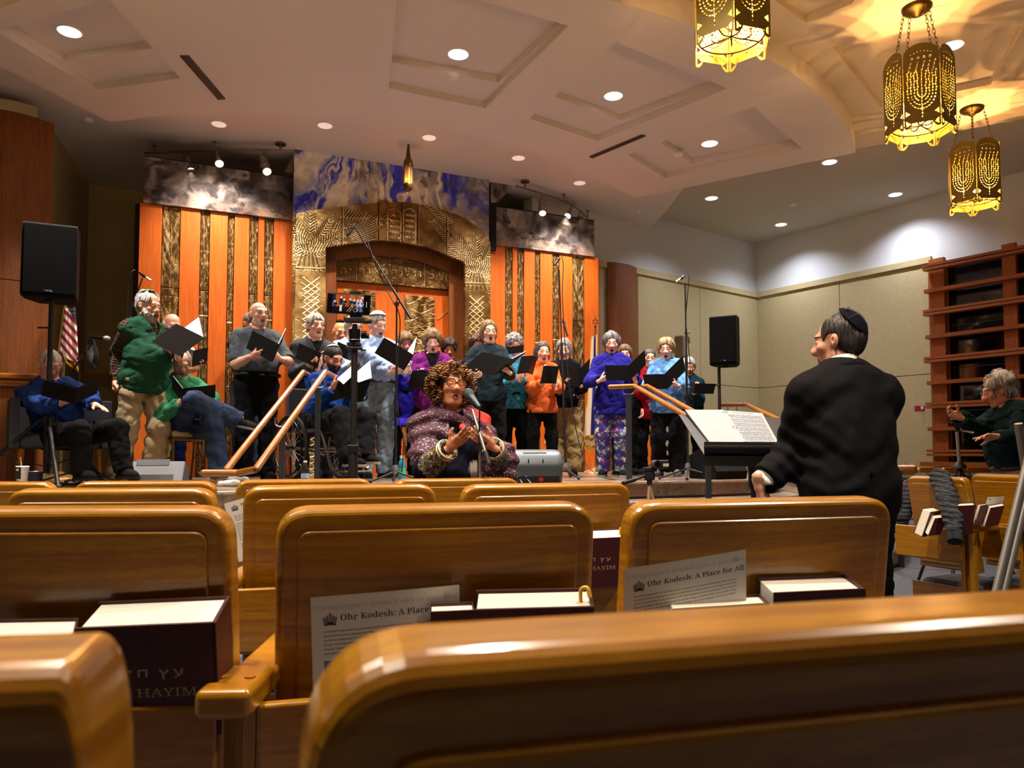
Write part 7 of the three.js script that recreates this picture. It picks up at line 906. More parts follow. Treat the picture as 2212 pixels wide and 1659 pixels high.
// floor monitors
{
  const c = P(1151, 1040, 6.3), y = STAGE, t = thing('floor_monitor', 'large blue-grey floor monitor facing away from the seats', 'speaker', V(c.x, y, c.z), rad(6)), w = 0.46;
  const pr = [[-0.17, 0.0], [-0.19, 0.1], [-0.1, 0.27], [0.0, 0.295], [0.12, 0.27], [0.19, 0.17], [0.17, 0.07], [0.13, 0.0]].map(([z, yy]) => [z, yy]); const s = new THREE.Shape(); s.moveTo(...pr[0]); s.splineThru(pr.slice(1).map((p) => new THREE.Vector2(...p))); s.closePath(); const g = new THREE.ExtrudeGeometry(s, { depth: w - 0.1, bevelEnabled: true, bevelSize: 0.03, bevelThickness: 0.05, bevelOffset: -0.03, bevelSegments: 5, curveSegments: 10 }); g.rotateY(-Math.PI / 2); g.translate((w - 0.1) / 2, 0, 0); obj('housing', toCreasedNormals(g, 0.6), M(0x4a565f, 0.42, 0.1), t);
  obj('panel', box(0.2, 0.12, 0.02, 0, 0.15, 0.185, 0.008).rotateX(-0.2).translate(0, 0.03, -0.02), M(0x3a444c, 0.5), t); obj('rear_plate', box(0.34, 0.07, 0.02, 0.03, 0.045, 0.165, 0.006), mBlack, t);
  obj('red_badge', box(0.035, 0.03, 0.006, 0.045, 0.048, 0.177, 0.002), M(0xc01818, 0.5), t); obj('power_light', ball(0.005, -0.08, 0.075, 0.178, 8), blueLed, t); for (const q of [-1, 1]) obj('slot', box(0.01, 0.035, 0.01, q * 0.06, 0.2, 0.183, 0.003), mBlack, t); obj('handle', box(0.05, 0.12, 0.1, -w / 2 + 0.01, 0.16, 0.0, 0.02), mBlack, t);
  obj('plug', [rod(V(-0.13, 0.05, 0.18), V(-0.12, 0.02, 0.24), 0.008), rod(V(-0.07, 0.05, 0.18), V(-0.05, 0.02, 0.25), 0.008)], mSteel, t);
}
{ const c = P(340, 1040, 6.0), t = thing('floor_monitor', 'small flat grey wedge monitor at the feet of the man in the vest', 'speaker', V(c.x, STAGE, c.z), rad(14)); const g = prism([[-0.16, 0], [0.16, 0], [0.16, 0.03], [0.02, 0.2], [-0.16, 0.14]].map(([z, y]) => [z, y]), 0.4, 0.012); g.rotateY(-Math.PI / 2); g.translate(0.2, 0.0, 0); obj('housing', g, M(0x4c4f55, 0.5), t); obj('rear_plate', box(0.24, 0.06, 0.008, -0.01, 0.05, 0.145).rotateX(-0.68).translate(0, 0.06, 0.04), mDarkMetal, t); }
{ const c = P(1548, 1032, 7.7), t = thing('floor_monitor', 'black wedge monitor standing behind the right handrail post', 'speaker', V(c.x, STAGE, c.z), rad(28)); const g = prism([[-0.2, 0], [0.2, 0], [0.22, 0.08], [0.02, 0.33], [-0.2, 0.24]].map(([z, y]) => [z, y]), 0.42, 0.012); g.rotateY(-Math.PI / 2); g.translate(0.21, 0.0, 0); obj('housing', g, mCab, t); obj('grille', box(0.38, 0.3, 0.012, 0, 0.19, 0.125).rotateX(0).translate(0, 0, 0), mGrille, t).rotation.x = 0; }
// camcorder on a small tripod before the steps
{
  const d = 5.2, p = (x, y, z = 0) => P(x, y, d + z), t = thing('camera_tripod', 'small tripod with tan legs carrying the camcorder below the right handrail', 'tripod', V(p(1402, 1060).x, FLOOR, -d));
  objW('head', [box(0.09, 0.03, 0.06, p(1404, 1014).x, p(1404, 1014).y, -d, 0.006), rod(p(1403, 1016), p(1403, 1047), 0.022, 0.018, 14), box(0.07, 0.06, 0.05, p(1403, 1028).x, p(1403, 1028).y, -d, 0.01)], mBlack, t); objW('pan_handle', [rod(p(1398, 1027), p(1372, 1036, -0.1), 0.008), rod(p(1372, 1036, -0.1), p(1346, 1044, -0.2), 0.014)], mBlack, t);
  for (const [x, z] of [[1392, -0.06], [1404, 0.12], [1428, -0.02]]) { const f = P(x + (x - 1402) * 1.6, 1180, d + z); objW('leg', rod(p(1403, 1050), V(f.x, FLOOR + 0.01, -(d + z * 3)), 0.012), M(0xa98f6c, 0.5, 0.3), t); }
  const c = p(1422, 1003), v = thing('camcorder', 'small silver camcorder on the tripod with tan legs', 'camera', c, rad(18)); obj('body', box(0.1, 0.06, 0.07, 0.02, 0, 0, 0.014), M(0x3a3c40, 0.35, 0.6), v); obj('lens', new THREE.CylinderGeometry(0.03, 0.03, 0.05, 20).rotateX(Math.PI / 2).translate(-0.035, 0.0, 0.03), mBrushed, v); obj('lens_glass', new THREE.CylinderGeometry(0.022, 0.022, 0.004, 20).rotateX(Math.PI / 2).translate(-0.035, 0, 0.056), mGlassDark, v); obj('label_plate', box(0.045, 0.022, 0.004, 0.04, -0.005, 0.036, 0.001), M(0xc8cfa0, 0.5), v);
}
// small camera on the cameraman's tripod
{
  const d = 5.95, p = (x, y, z = 0) => P(x, y, d + z), t = thing('camera_tripod', 'silver-columned tripod in front of the man in dark green', 'tripod', V(p(2072, 1000).x, FLOOR, -d));
  objW('column', rod(p(2073, 1006), p(2067, 930), 0.014), M(0xb9b4a8, 0.35, 0.8), t); objW('head', [rod(p(2067, 930), p(2066, 912), 0.02), box(0.09, 0.014, 0.06, p(2066, 912).x, p(2066, 912).y, -d, 0.004), ball(0.012, p(2062, 930).x, p(2062, 930).y, -d + 0.02)], mBlack, t); objW('pan_handle', rod(p(2074, 929), p(2104, 935, -0.1), 0.007), M(0xcfc8ba, 0.4, 0.7), t); objW('hub', lathe([[0.015, 0.06], [0.05, 0.02], [0.05, 0]], 14).translate(p(2073, 1012).x, p(2073, 1012).y, -d), mBlack, t);
  for (let k = 0; k < 3; k++) { const a = 0.2 + k * 2.094; objW('leg', rod(p(2073, 1010), V(t.position.x + 0.42 * Math.cos(a), FLOOR + 0.012, -d + 0.42 * Math.sin(a)), 0.013), mBlack, t); }
  const v = thing('camera', 'small silver camera held by the man in dark green', 'camera', p(2062, 899), rad(-70)); obj('body', box(0.09, 0.062, 0.035, 0, 0, 0, 0.01), mBrushed, v); obj('lens', new THREE.CylinderGeometry(0.022, 0.024, 0.03, 18).rotateX(Math.PI / 2).translate(0.008, 0, 0.03), mBlack, v); obj('grip', box(0.022, 0.056, 0.042, -0.036, 0, 0.002, 0.008), mBlack, v);
}
// ---------- handrails ----------
function rail(label, runs, posts, o = {}) {
  const pts = runs[0].map((q) => P(...q)), c = pts[0], t = thing('handrail', label, 'handrail', V(c.x, STAGE, c.z), 0, 'wooden handrails');
  for (const run of runs) { const p = run.map((q) => P(...q)); for (let i = 0; i + 1 < p.length; i++) objW('rail', rod(p[i], p[i + 1], o.r ?? 0.024, o.r ?? 0.024, 16), mRail, t); for (const q of p) objW('knuckle', ball(o.r ?? 0.024, q.x, q.y, q.z, 14), mRail, t); }
  for (const [px, py, d, y0, w] of posts) { const a = P(px, py, d); objW('post', box(w ?? 0.05, a.y - y0, 0.02, a.x, (a.y + y0) / 2, a.z, 0.003), mPostGray, t); objW('bracket', tube([a.clone().add(V(-0.055, 0.07, 0)), a.clone().add(V(-0.05, 0.015, 0)), a.clone(), a.clone().add(V(0.05, 0.015, 0)), a.clone().add(V(0.055, 0.07, 0))], 0.006, 6, 20), mSteel, t); }
  return t;
}
rail('amber wooden double handrail running down the steps before the wheelchair', [[[677, 816, 7.0], [655, 804, 6.6], [490, 1014, 5.0]], [[727, 816, 6.7], [702, 804, 6.3], [553, 1014, 4.8]], [[440, 1022, 4.95], [515, 1022, 4.95], [553, 1014, 4.8]], [[677, 816, 7.0], [705, 815, 6.9]]], [[610, 922, 5.5, FLOOR + 0.3, 0.045], [687, 838, 6.25, STAGE - 0.1, 0.045]]);
rail('amber wooden double handrail running down the right side of the stage', [[[1318, 836, 7.4], [1371, 834, 7.4], [1476, 895, 6.1], [1545, 935, 5.4]], [[1386, 836, 7.95], [1398, 834, 7.95], [1501, 891, 6.6], [1580, 937, 5.8]]], [[1358, 852, 7.4, STAGE - 0.02, 0.058], [1529, 940, 5.5, FLOOR, 0.042]]);
rail('darker wooden handrail sloping down behind the music stand', [[[1557, 875, 9.2], [1612, 874, 9.2], [1702, 916, 7.7], [1790, 960, 6.6]], [[1610, 994, 8.3], [1690, 1006, 7.2]]], [[1582, 890, 9.2, STAGE, 0.04], [1606, 1000, 8.3, FLOOR + 0.4, 0.05]], { r: 0.027 });
rail('short wooden handrail with a dark post in front of the padded seats', [[[1905, 1010, 7.2], [1975, 1010, 7.0]]], [[1942, 1017, 7.1, FLOOR, 0.05]]);
// ---------- chandeliers ----------
const mBrass = M(0x8f7a34, 0.4, 0.4, { side: THREE.DoubleSide }), mBrassDark = M(0x4a3a1c, 0.4, 0.9);
const chandelierPanel = (() => {
  const w = 0.121, h = 0.65, s = new THREE.Shape(); s.moveTo(-w, 0); s.lineTo(-w + 0.018, -0.004); s.quadraticCurveTo(-w * 0.7, 0.0, -w * 0.55, 0.04); s.lineTo(w * 0.55, 0.04); s.quadraticCurveTo(w * 0.7, 0.0, w - 0.018, -0.004); s.lineTo(w, 0); s.lineTo(w, h - 0.09); s.absellipse(0, h - 0.09, w, 0.09, 0, Math.PI, false); s.closePath();
  const holes = [], dot = (x, y, a, b, r) => { const p = new THREE.Path(), n = 6, ca = Math.cos(r), sa = Math.sin(r); for (let i = 0; i < n; i++) { const t = -i / n * 6.283, u = Math.cos(t) * a, v = Math.sin(t) * b; (i ? p.lineTo : p.moveTo).call(p, x + u * ca - v * sa, y + u * sa + v * ca); } p.closePath(); holes.push(p); };
  const R = rng(19), cy = 0.27;
  for (const [r, n] of [[0.028, 6], [0.05, 9], [0.072, 12], [0.094, 15]]) { for (let i = 0; i <= n; i++) { const a = Math.PI + Math.PI * i / n; dot(r * Math.cos(a), cy + 1.35 * r * Math.sin(a), 0.0048, 0.0082, a); } for (const sg of [-1, 1]) for (let k = 0; k < 7; k++) dot(sg * (r + 0.003 * Math.sin(k * 2 + r * 90)), cy + 0.022 + k * 0.022, 0.0048 + R() * 0.0016, 0.0092, sg * 0.2 * (R() - 0.5)); }
  for (let k = 0; k < 15; k++) dot(0.0012 * Math.sin(k), 0.085 + k * 0.0235, 0.0042, 0.009, 0);
  for (let k = 0; k < 5; k++) { const x = -0.085 + k * 0.042; for (let j = 0; j < 3; j++) dot(x + j * 0.007 + 0.006 * Math.sin(k), 0.44 + j * 0.028, 0.0055, 0.0125, -0.4); }
  for (let k = 0; k < 4; k++) dot(-0.06 + k * 0.04, 0.535, 0.011, 0.011, 0.785); for (let k = 0; k < 7; k++) dot(-0.07 + k * 0.023, 0.575 + 0.012 * Math.cos((k - 3) * 0.7), 0.004, 0.004, 0);
  for (const sg of [-1, 1]) { const p = new THREE.Path(); p.moveTo(sg * (w - 0.012), 0.012); p.lineTo(sg * (w - 0.012), 0.06); p.lineTo(sg * (w * 0.62), 0.034); p.closePath(); holes.push(p); const q = new THREE.Path(); q.moveTo(sg * (w - 0.01), 0.09); q.lineTo(sg * (w - 0.01), 0.135); q.lineTo(sg * (w - 0.04), 0.112); q.closePath(); holes.push(q); }
  s.holes.push(...holes); const g = new THREE.ExtrudeGeometry(s, { depth: 0.003, bevelEnabled: false, curveSegments: 8 }); return g;
})();
const mBulb = M(0xffe2a8, 0.4, 0, { emissive: 0xffc463, emissiveIntensity: 6 });
function chandelier(label, px, py, d, turn, yTop, off) { // px, py: bottom middle
  const b = off || P(px, py, d), t = thing('chandelier', label, 'chandelier', b, turn, 'pierced brass chandeliers'), R0 = 0.214;
  for (let k = 0; k < 6; k++) { const p = obj('panel', chandelierPanel, mBrass, t, true); p.rotation.y = k * Math.PI / 3; p.position.set(Math.sin(k * Math.PI / 3) * R0, 0, Math.cos(k * Math.PI / 3) * R0); }
  obj('ring', [new THREE.TorusGeometry(0.2, 0.006, 6, 36).rotateX(Math.PI / 2).translate(0, 0.1, 0), new THREE.TorusGeometry(0.2, 0.005, 6, 36).rotateX(Math.PI / 2).translate(0, 0.5, 0), ...[0, 1, 2].map((k) => rod(V(0.2 * Math.cos(k * 2.094), 0.1, 0.2 * Math.sin(k * 2.094)), V(0, 0.1, 0), 0.005))], mBrassDark, t);
  for (let k = 0; k < 5; k++) { const a = k * 1.2566 + 0.3, x = 0.12 * Math.cos(a), z = 0.12 * Math.sin(a), c = obj('candle', new THREE.CylinderGeometry(0.011, 0.011, 0.1, 12).translate(x, 0.2, z), M(0xf0e0b8, 0.6), t); obj('bulb', lathe([[0.001, 0], [0.012, 0.012], [0.014, 0.026], [0.006, 0.052], [0.001, 0.06]], 14).translate(x, 0.25, z), mBulb, c); obj('arm', tube([V(0, 0.1, 0), V(x * 0.6, 0.085, z * 0.6), V(x, 0.11, z), V(x, 0.15, z)], 0.005, 6, 16), mBrassDark, c); if (k % 2 === 0) { const l = new THREE.PointLight(0xffc076, LIGHT.chandelier); l.position.set(x, 0.28, z); l.castShadow = true; l.shadow.radius = 0.8; t.add(l); } }
  const H0 = yTop - b.y; obj('canopy', lathe([[0.001, H0 - 0.075], [0.03, H0 - 0.07], [0.035, H0 - 0.05], [0.09, H0 - 0.035], [0.11, H0 - 0.012], [0.11, H0]], 28), mBrassDark, t);
  for (let k = 0; k < 4; k++) { const a = k * 1.571 + 0.6, p0 = V(0.2 * Math.cos(a), 0.52, 0.2 * Math.sin(a)), p1 = V(0.1 * Math.cos(a), H0 - 0.03, 0.1 * Math.sin(a)), L = p0.distanceTo(p1), n = Math.max(4, Math.round(L / 0.036)), links = [], dr = p1.clone().sub(p0).normalize(), q = new THREE.Quaternion().setFromUnitVectors(V(0, 1, 0), dr); for (let i = 0; i < n; i++) { const g = new THREE.TorusGeometry(0.0125, 0.0026, 5, 12); g.scale(0.8, 1.75, 1); if (i % 2) g.rotateY(1.571); g.applyQuaternion(q); const c = p0.clone().lerp(p1, (i + 0.5) / n); g.translate(c.x, c.y, c.z); links.push(g); } obj('chain', links, mBrassDark, t); }
}
chandelier('pierced brass chandelier cut off by the top edge of the photograph', 1580, 113, 4.46, 0.3, 4.47);
chandelier('large pierced brass chandelier hanging fully in view on four chains', 1988, 298, 5.67, 0.62, 4.47);
chandelier('smallest pierced brass chandelier, farthest right, its ceiling plate visible', 2106, 452, 7.39, 0.05, 4.47);
for (const [x, z, w] of [[-1.2, -3.3, 'the aisle left of the view'], [-3.3, -3.6, 'the far left seats'], [1.0, -1.5, 'the camera']]) chandelier('pierced brass chandelier above ' + w + ', beyond the photograph', 0, 0, 0, 0.4, 4.47, V(x, 3.375, z));
// ---------- flags ----------
const mPole = M(0x8a6a3a, 0.4, 0.5), mFringe = M(0xd0a02c, 0.7, 0.1, { bumpMap: weaveBump, bumpScale: 0.004 });
function draped(t, quad, d, amp, freq, m, nm = 'cloth') { const [tl, tr, br, bl] = quad, at = (u, v) => { const x = lerp(lerp(bl[0], br[0], u), lerp(tl[0], tr[0], u), v), y = lerp(lerp(bl[1], br[1], u), lerp(tl[1], tr[1], u), v); return P(x, y, d + amp * Math.sin(u * freq + v * 2.2) - 0.02 * u); }; const g = grid(26, 40, at), b = g.clone(); b.translate(0, 0, -0.006); const ix = b.index.array; for (let i = 0; i < ix.length; i += 3) { const q = ix[i]; ix[i] = ix[i + 1]; ix[i + 1] = q; } b.computeVertexNormals(); return objW(nm, [g, b], m, t, true); }
{
  const d = 7.35, t = thing('flag', 'American flag with gold fringe hanging behind the seated man in blue', 'flag', V(P(140, 900, d).x, STAGE, -d)), top = P(141, 655, d);
  objW('pole', rod(V(top.x, STAGE, top.z), top, 0.014), mPole, t); objW('base', lathe([[0.16, 0], [0.15, 0.03], [0.05, 0.06], [0.02, 0.08]], 24).translate(top.x, STAGE, top.z), mPole, t);
  const us = canvasTex(256, 512, (x, w, h) => { x.fillStyle = '#e9e2d8'; x.fillRect(0, 0, w, h); x.save(); x.translate(0, 60); x.transform(1, 0.42, 0, 1, 0, 0); for (let i = 0; i < 7; i++) { x.fillStyle = '#9c1524'; x.fillRect(-10, 40 + i * 92 - 90, w + 20, 46); } x.restore(); x.fillStyle = '#14183a'; x.beginPath(); x.moveTo(60, 0); x.lineTo(w, 0); x.lineTo(w, 150); x.quadraticCurveTo(150, 40, 60, 0); x.fill(); x.fillStyle = '#e8e8e8'; for (let i = 0; i < 6; i++) { x.beginPath(); x.arc(150 + (i % 3) * 34, 22 + (i / 3 | 0) * 34, 6, 0, 7); x.fill(); } });
  draped(t, [[137, 664], [163, 663], [170, 792], [126, 760]], d - 0.06, 0.03, 11, M(0xffffff, 0.8, 0, { map: us }));
  draped(t, [[126, 758], [170, 790], [171, 806], [126, 772]], d - 0.062, 0.03, 11, mFringe, 'fringe'); draped(t, [[137, 664], [139, 664], [128, 760], [125, 760]], d - 0.05, 0.005, 3, mFringe, 'fringe');
}
{
  const d = 9.35, t = thing('flag', 'white and blue flag with gold fringe and star-topped pole beside the right orange panel', 'flag', V(P(1283, 900, d).x, STAGE, -d)), top = P(1286, 708, d);
  objW('pole', rod(V(top.x, STAGE, top.z), top, 0.014), mPole, t); objW('base', lathe([[0.16, 0], [0.15, 0.03], [0.05, 0.06], [0.02, 0.08]], 24).translate(top.x, STAGE, top.z), M(0xb09060, 0.4, 0.4), t);
  const f = []; for (const r of [0, Math.PI]) f.push(new THREE.TorusGeometry(0.042, 0.006, 5, 3).rotateZ(Math.PI / 2 + r)); const st = merge(f).clone(); st.translate(top.x, top.y + 0.075, top.z); objW('finial', [st, lathe([[0.012, 0], [0.018, 0.015], [0.008, 0.035]], 12).translate(top.x, top.y, top.z), rod(V(top.x, top.y + 0.1, top.z), V(top.x, top.y + 0.16, top.z), 0.006, 0.001)], M(0x6a3018, 0.4, 0.4), t);
  const il = canvasTex(128, 512, (x, w, h) => { x.fillStyle = '#dccfb4'; x.fillRect(0, 0, w, h); x.fillStyle = '#1f2c8c'; x.beginPath(); x.moveTo(70, 0); x.lineTo(100, 0); x.lineTo(108, h); x.lineTo(62, h); x.fill(); x.fillStyle = '#c8982a'; x.fillRect(0, 0, 16, h * 0.7); });
  draped(t, [[1277, 728], [1290, 722], [1291, 934], [1261, 946]], d - 0.06, 0.025, 9, M(0xffffff, 0.8, 0, { map: il })); draped(t, [[1262, 944], [1291, 930], [1292, 940], [1262, 956]], d - 0.062, 0.025, 9, mFringe, 'fringe');
  draped(t, [[1264, 952], [1285, 940], [1284, 962], [1265, 970]], d - 0.05, 0.012, 6, M(0xcdb48a, 0.8), 'cloth'); draped(t, [[1262, 962], [1286, 960], [1281, 975], [1263, 970]], d - 0.052, 0.012, 6, mFringe, 'fringe');
}
// ---------- chairs on the stage, wheelchair ----------
{
  const c = P(124, 936, 6.5), t = thing('armchair', 'grey upholstered tub armchair under the seated man in blue', 'armchair', V(c.x, STAGE, c.z), rad(38)), out = [], inn = []; for (let i = 0; i <= 30; i++) { const a = Math.PI * (-0.02 + 1.04 * i / 30); out.push([0.37 * Math.cos(a), -0.36 * Math.sin(a)]); inn.push([0.3 * Math.cos(a), -0.29 * Math.sin(a)]); } const pl = [[0.37, 0.3], ...out, [-0.37, 0.3], [-0.3, 0.3], ...inn.reverse(), [0.3, 0.3]];
  obj('shell', slabXZ(pl, 0.3, 0.72, [], 0.012), M(0x2c3038, 0.9, 0, { bumpMap: weaveBump, bumpScale: 0.001 }), t); obj('seat', box(0.6, 0.13, 0.56, 0, 0.37, 0.02, 0.04), M(0x3d424e, 0.9), t);
  for (const [x, z] of [[-0.28, 0.24], [0.28, 0.24], [-0.26, -0.24], [0.26, -0.24]]) obj('leg', rod(V(x, 0.3, z), V(x * 1.05, 0, z * 1.05), 0.026, 0.018), mRail, t);
}
{
  const c = P(398, 940, 7.12), t = thing('banquet_chair', 'gold-framed banquet chair with pale cushion under the man in the green sweater', 'chair', V(c.x, STAGE, c.z), rad(50)), mg = M(0x8a6c3c, 0.4, 0.7);
  obj('seat', box(0.42, 0.07, 0.42, 0, 0.44, 0, 0.03), M(0xb8a888, 0.8), t); obj('seat_frame', box(0.43, 0.03, 0.43, 0, 0.395, 0, 0.01), mg, t); obj('backrest', box(0.38, 0.4, 0.05, 0, 0.72, -0.25, 0.024), M(0xa89878, 0.8), t);
  for (const x of [-0.2, 0.2]) { obj('leg', tube([V(x, 0.4, 0.18), V(x, 0.36, 0.2), V(x * 1.04, 0, 0.22)], 0.012, 8, 10), mg, t); obj('leg', tube([V(x, 0.94, -0.27), V(x, 0.42, -0.2), V(x * 1.04, 0, -0.26)], 0.012, 8, 14), mg, t); obj('stretcher', rod(V(x, 0.22, 0.2), V(x, 0.22, -0.2), 0.008), mg, t); }
}
{
  const c = P(697, 908, 6.99), t = thing('wheelchair', 'manual wheelchair with thin-spoked wheels and silver frame', 'wheelchair', V(c.x, STAGE, c.z), Math.atan((CX - 697) / F) + rad(32)), tire = M(0x0c0c0d, 0.8), al = M(0x8f8b86, 0.3, 0.9);
  for (const s of [-1, 1]) {
    const w = obj('wheel', new THREE.TorusGeometry(0.295, 0.017, 10, 56).rotateY(Math.PI / 2).translate(s * 0.29, 0.312, -0.08), tire, t);
    obj('rim', new THREE.TorusGeometry(0.272, 0.008, 8, 56).rotateY(Math.PI / 2).translate(s * 0.29, 0.312, -0.08), al, w); obj('push_rim', new THREE.TorusGeometry(0.262, 0.009, 8, 56).rotateY(Math.PI / 2).translate(s * 0.325, 0.312, -0.08), M(0x1c1c1e, 0.3, 0.6), w); obj('hub', new THREE.CylinderGeometry(0.024, 0.024, 0.06, 16).rotateZ(Math.PI / 2).translate(s * 0.29, 0.312, -0.08), mBlack, w);
    for (let k = 0; k < 18; k++) { const a = k * 0.349; obj('spoke', rod(V(s * (0.29 + (k % 2 ? 0.02 : -0.02)), 0.312, -0.08), V(s * 0.29, 0.312 + 0.268 * Math.sin(a), -0.08 + 0.268 * Math.cos(a)), 0.0028, 0.0028, 5), mSteel, w); }
    obj('frame', tube([V(s * 0.23, 0.86, -0.24), V(s * 0.23, 0.5, -0.22), V(s * 0.23, 0.46, -0.1), V(s * 0.23, 0.47, 0.3), V(s * 0.225, 0.42, 0.36), V(s * 0.2, 0.16, 0.46), V(s * 0.16, 0.12, 0.48)], 0.015, 10, 60), al, t);
    obj('lower_frame', tube([V(s * 0.23, 0.31, -0.1), V(s * 0.225, 0.28, 0.2), V(s * 0.215, 0.24, 0.4)], 0.013, 8, 20), al, t);
    const cs = obj('caster', new THREE.TorusGeometry(0.05, 0.015, 8, 24).rotateY(Math.PI / 2).translate(s * 0.22, 0.065, 0.3), tire, t); obj('fork', [rod(V(s * 0.22, 0.065, 0.3), V(s * 0.22, 0.18, 0.33), 0.014), rod(V(s * 0.22, 0.18, 0.33), V(s * 0.22, 0.27, 0.3), 0.02)], mBlack, cs);
    obj('side_guard', box(0.01, 0.18, 0.3, s * 0.24, 0.55, -0.06, 0.004), mBlack, t);
  }
  obj('seat', box(0.44, 0.07, 0.44, 0, 0.48, 0.06, 0.025), mBlackSoft, t); obj('backrest', box(0.44, 0.36, 0.04, 0, 0.7, -0.25, 0.015), mBlackSoft, t); obj('footplate', box(0.3, 0.014, 0.18, 0, 0.1, 0.5, 0.004), al, t); obj('axle', rod(V(-0.29, 0.312, -0.08), V(0.29, 0.312, -0.08), 0.016), al, t); obj('crossbar', rod(V(-0.22, 0.28, 0.2), V(0.22, 0.28, 0.2), 0.012), al, t);
}
// ---------- window with wooden lattice on the right wall ----------
{
  const n = (() => { const d = V(wallR.x - CORNER.x, 0, wallR.z - CORNER.z).normalize(); return V(d.z, 0, -d.x); })(); if (n.dot(CORNER.clone().negate().setY(0)) < 0) n.negate();
  const W0 = V(CORNER.x, 0, CORNER.z), at = (px, py, off) => onPlane(px, py, W0.clone().addScaledVector(n, off), n), dr = V(wallR.x - CORNER.x, 0, wallR.z - CORNER.z).normalize(), o = at(2020, 975, 0.1).setY(0);
  const t = struct('window_1', bar(at(2024, 559, 0.2), V(at(2024, 559, 0.2).x, FLOOR + 0.3, at(2024, 559, 0.2).z), 0.07, 0.2, dr), mLatticeV);
  const end = (px, py, off, len) => { const a = at(px, py, off); return [a, a.clone().addScaledVector(dr, len)]; };
  const slats = [[1996, 577, 1], [1997, 584, 1], [2000, 631, 0], [1998, 674, 1], [1998, 681, 1], [2003, 729.5, 0], [2000, 775, 1], [2000, 782, 1], [2006, 828, 0], [2003, 873, 1], [2003, 880, 1], [2008, 927, 0], [2006, 974, 1], [2006, 982, 1]];
  slats.forEach(([px, py, dbl], i) => { const [a, b] = end(px, py, dbl ? 0.32 : 0.28, 3.2); obj('slat', bar(a, b, 0.12, dbl ? 0.036 : 0.05), mLattice, t); });
  { const [a, b] = end(1999, 1002, 0.3, 3.2); obj('window_sill', bar(a, b, 0.3, 0.06), mLattice, t); }
  for (const [px, py] of [[2180, 527], [2390, 485]]) { const a = at(px, py, 0.2), b = V(a.x, FLOOR + 0.3, a.z); obj('mullion', bar(a, b, 0.07, 0.16, dr), mLatticeV, t); }
  const ys = [4.2, 2.1, 1.25, 0.4].map((y) => y); const p0 = at(2030, 975, 0.03), p1 = at(2700, 975, 0.03), L = V(p1.x - p0.x, 0, p1.z - p0.z).length();
  const cols = [0, at(2183, 975, 0.03).setY(0).distanceTo(p0.clone().setY(0)), at(2395, 975, 0.03).setY(0).distanceTo(p0.clone().setY(0)), L], rows = [FLOOR + 0.4, 0.98, 1.55, 2.15, 2.75, 3.35, at(2030, 575, 0.03).y + 0.05];
  for (let i = 0; i < 3; i++) for (let j = 0; j + 1 < rows.length; j++) { const a = p0.clone().setY(0).addScaledVector(dr, cols[i] + 0.01), b = p0.clone().setY(0).addScaledVector(dr, cols[i + 1] - 0.01); obj('pane', bar(V(a.x, (rows[j] + rows[j + 1]) / 2, a.z), V(b.x, (rows[j] + rows[j + 1]) / 2, b.z), 0.02, rows[j + 1] - rows[j] - 0.012), mGlassDark, t); }
  const js = at(2037, 975, 0.1); obj('jamb', bar(V(js.x, FLOOR + 0.3, js.z), V(js.x, rows[6], js.z), 0.04, 0.26, dr), mLatticeV, t);
  const fa = at(1988, 882, 0.03), f = thing('fire_alarm', 'small red fire alarm with a clear strobe on the beige wall', 'alarm', fa, Math.atan2(n.x, n.z)); obj('housing', box(0.15, 0.085, 0.05, 0, 0, 0, 0.01), M(0xa0141c, 0.45), f); obj('strobe', box(0.04, 0.05, 0.03, 0.045, 0.0, 0.03, 0.01), M(0xd8dde0, 0.15, 0.2), f);
}
// ---------- padded seats across the room ----------
const padLabel = ['padded blue-grey seat left of the dark handrail post, partly hidden', 'padded blue-grey seat directly behind the dark handrail post', 'padded blue-grey seat left of the silver tripod', 'padded blue-grey seat behind the silver tripod legs', 'padded blue-grey seat right of the tripod beside the cameraman'];
[[1895, 8.1], [1928, 8.3], [1980, 8.6], [2034, 8.95], [2083, 9.3]].forEach(([x, d], i) => { const w = 50, t = makeSeat([x + w, 1009], d + 0.28, [x, 1009], d, padLabel[i], { rack: 0, arm: false, lean: 0.1 }); t.userData.group = 'padded seats across the room'; obj('back_cushion', new RoundedBoxGeometry(0.44, 0.42, 0.07, 4, 0.034).translate(0, 0.62, -0.055).rotateX(0.0), cushionMat, t); });
// ---------- books, flyers and a sweater among the seats ----------
const mMaroon = M(0x3c0a12, 0.42, 0, { bumpMap: fineBump, bumpScale: 0.0004 }), mPages = M(0xffffff, 0.85, 0, { map: tex(64, 256, (u, v) => { const t = 0.5 + 0.5 * Math.sin(v * 700 + 6 * fbm(u * 4, v * 30, 2, 2)); return mixc(hex('#cfc8b6'), hex('#e6e1d4'), t); }) });
const coverTex = canvasTex(512, 640, (x, w, h) => { x.fillStyle = '#3a0a14'; x.fillRect(0, 0, w, h); const g = '#a59468', R0 = 300; const word = [['ע', 372], ['ץ', 318], ['ח', 240], ['י', 192], ['י', 160], ['ם', 112]]; for (const [c, px] of word) heb(x, c, px, R0 - 26, 40, 8, g); x.fillStyle = g; x.font = '66px serif'; x.textAlign = 'center'; x.fillText('ETZ HAYIM', w / 2 + 4, R0 + 108); });
const mCover = M(0xffffff, 0.42, 0, { map: coverTex, bumpMap: fineBump, bumpScale: 0.0003 });
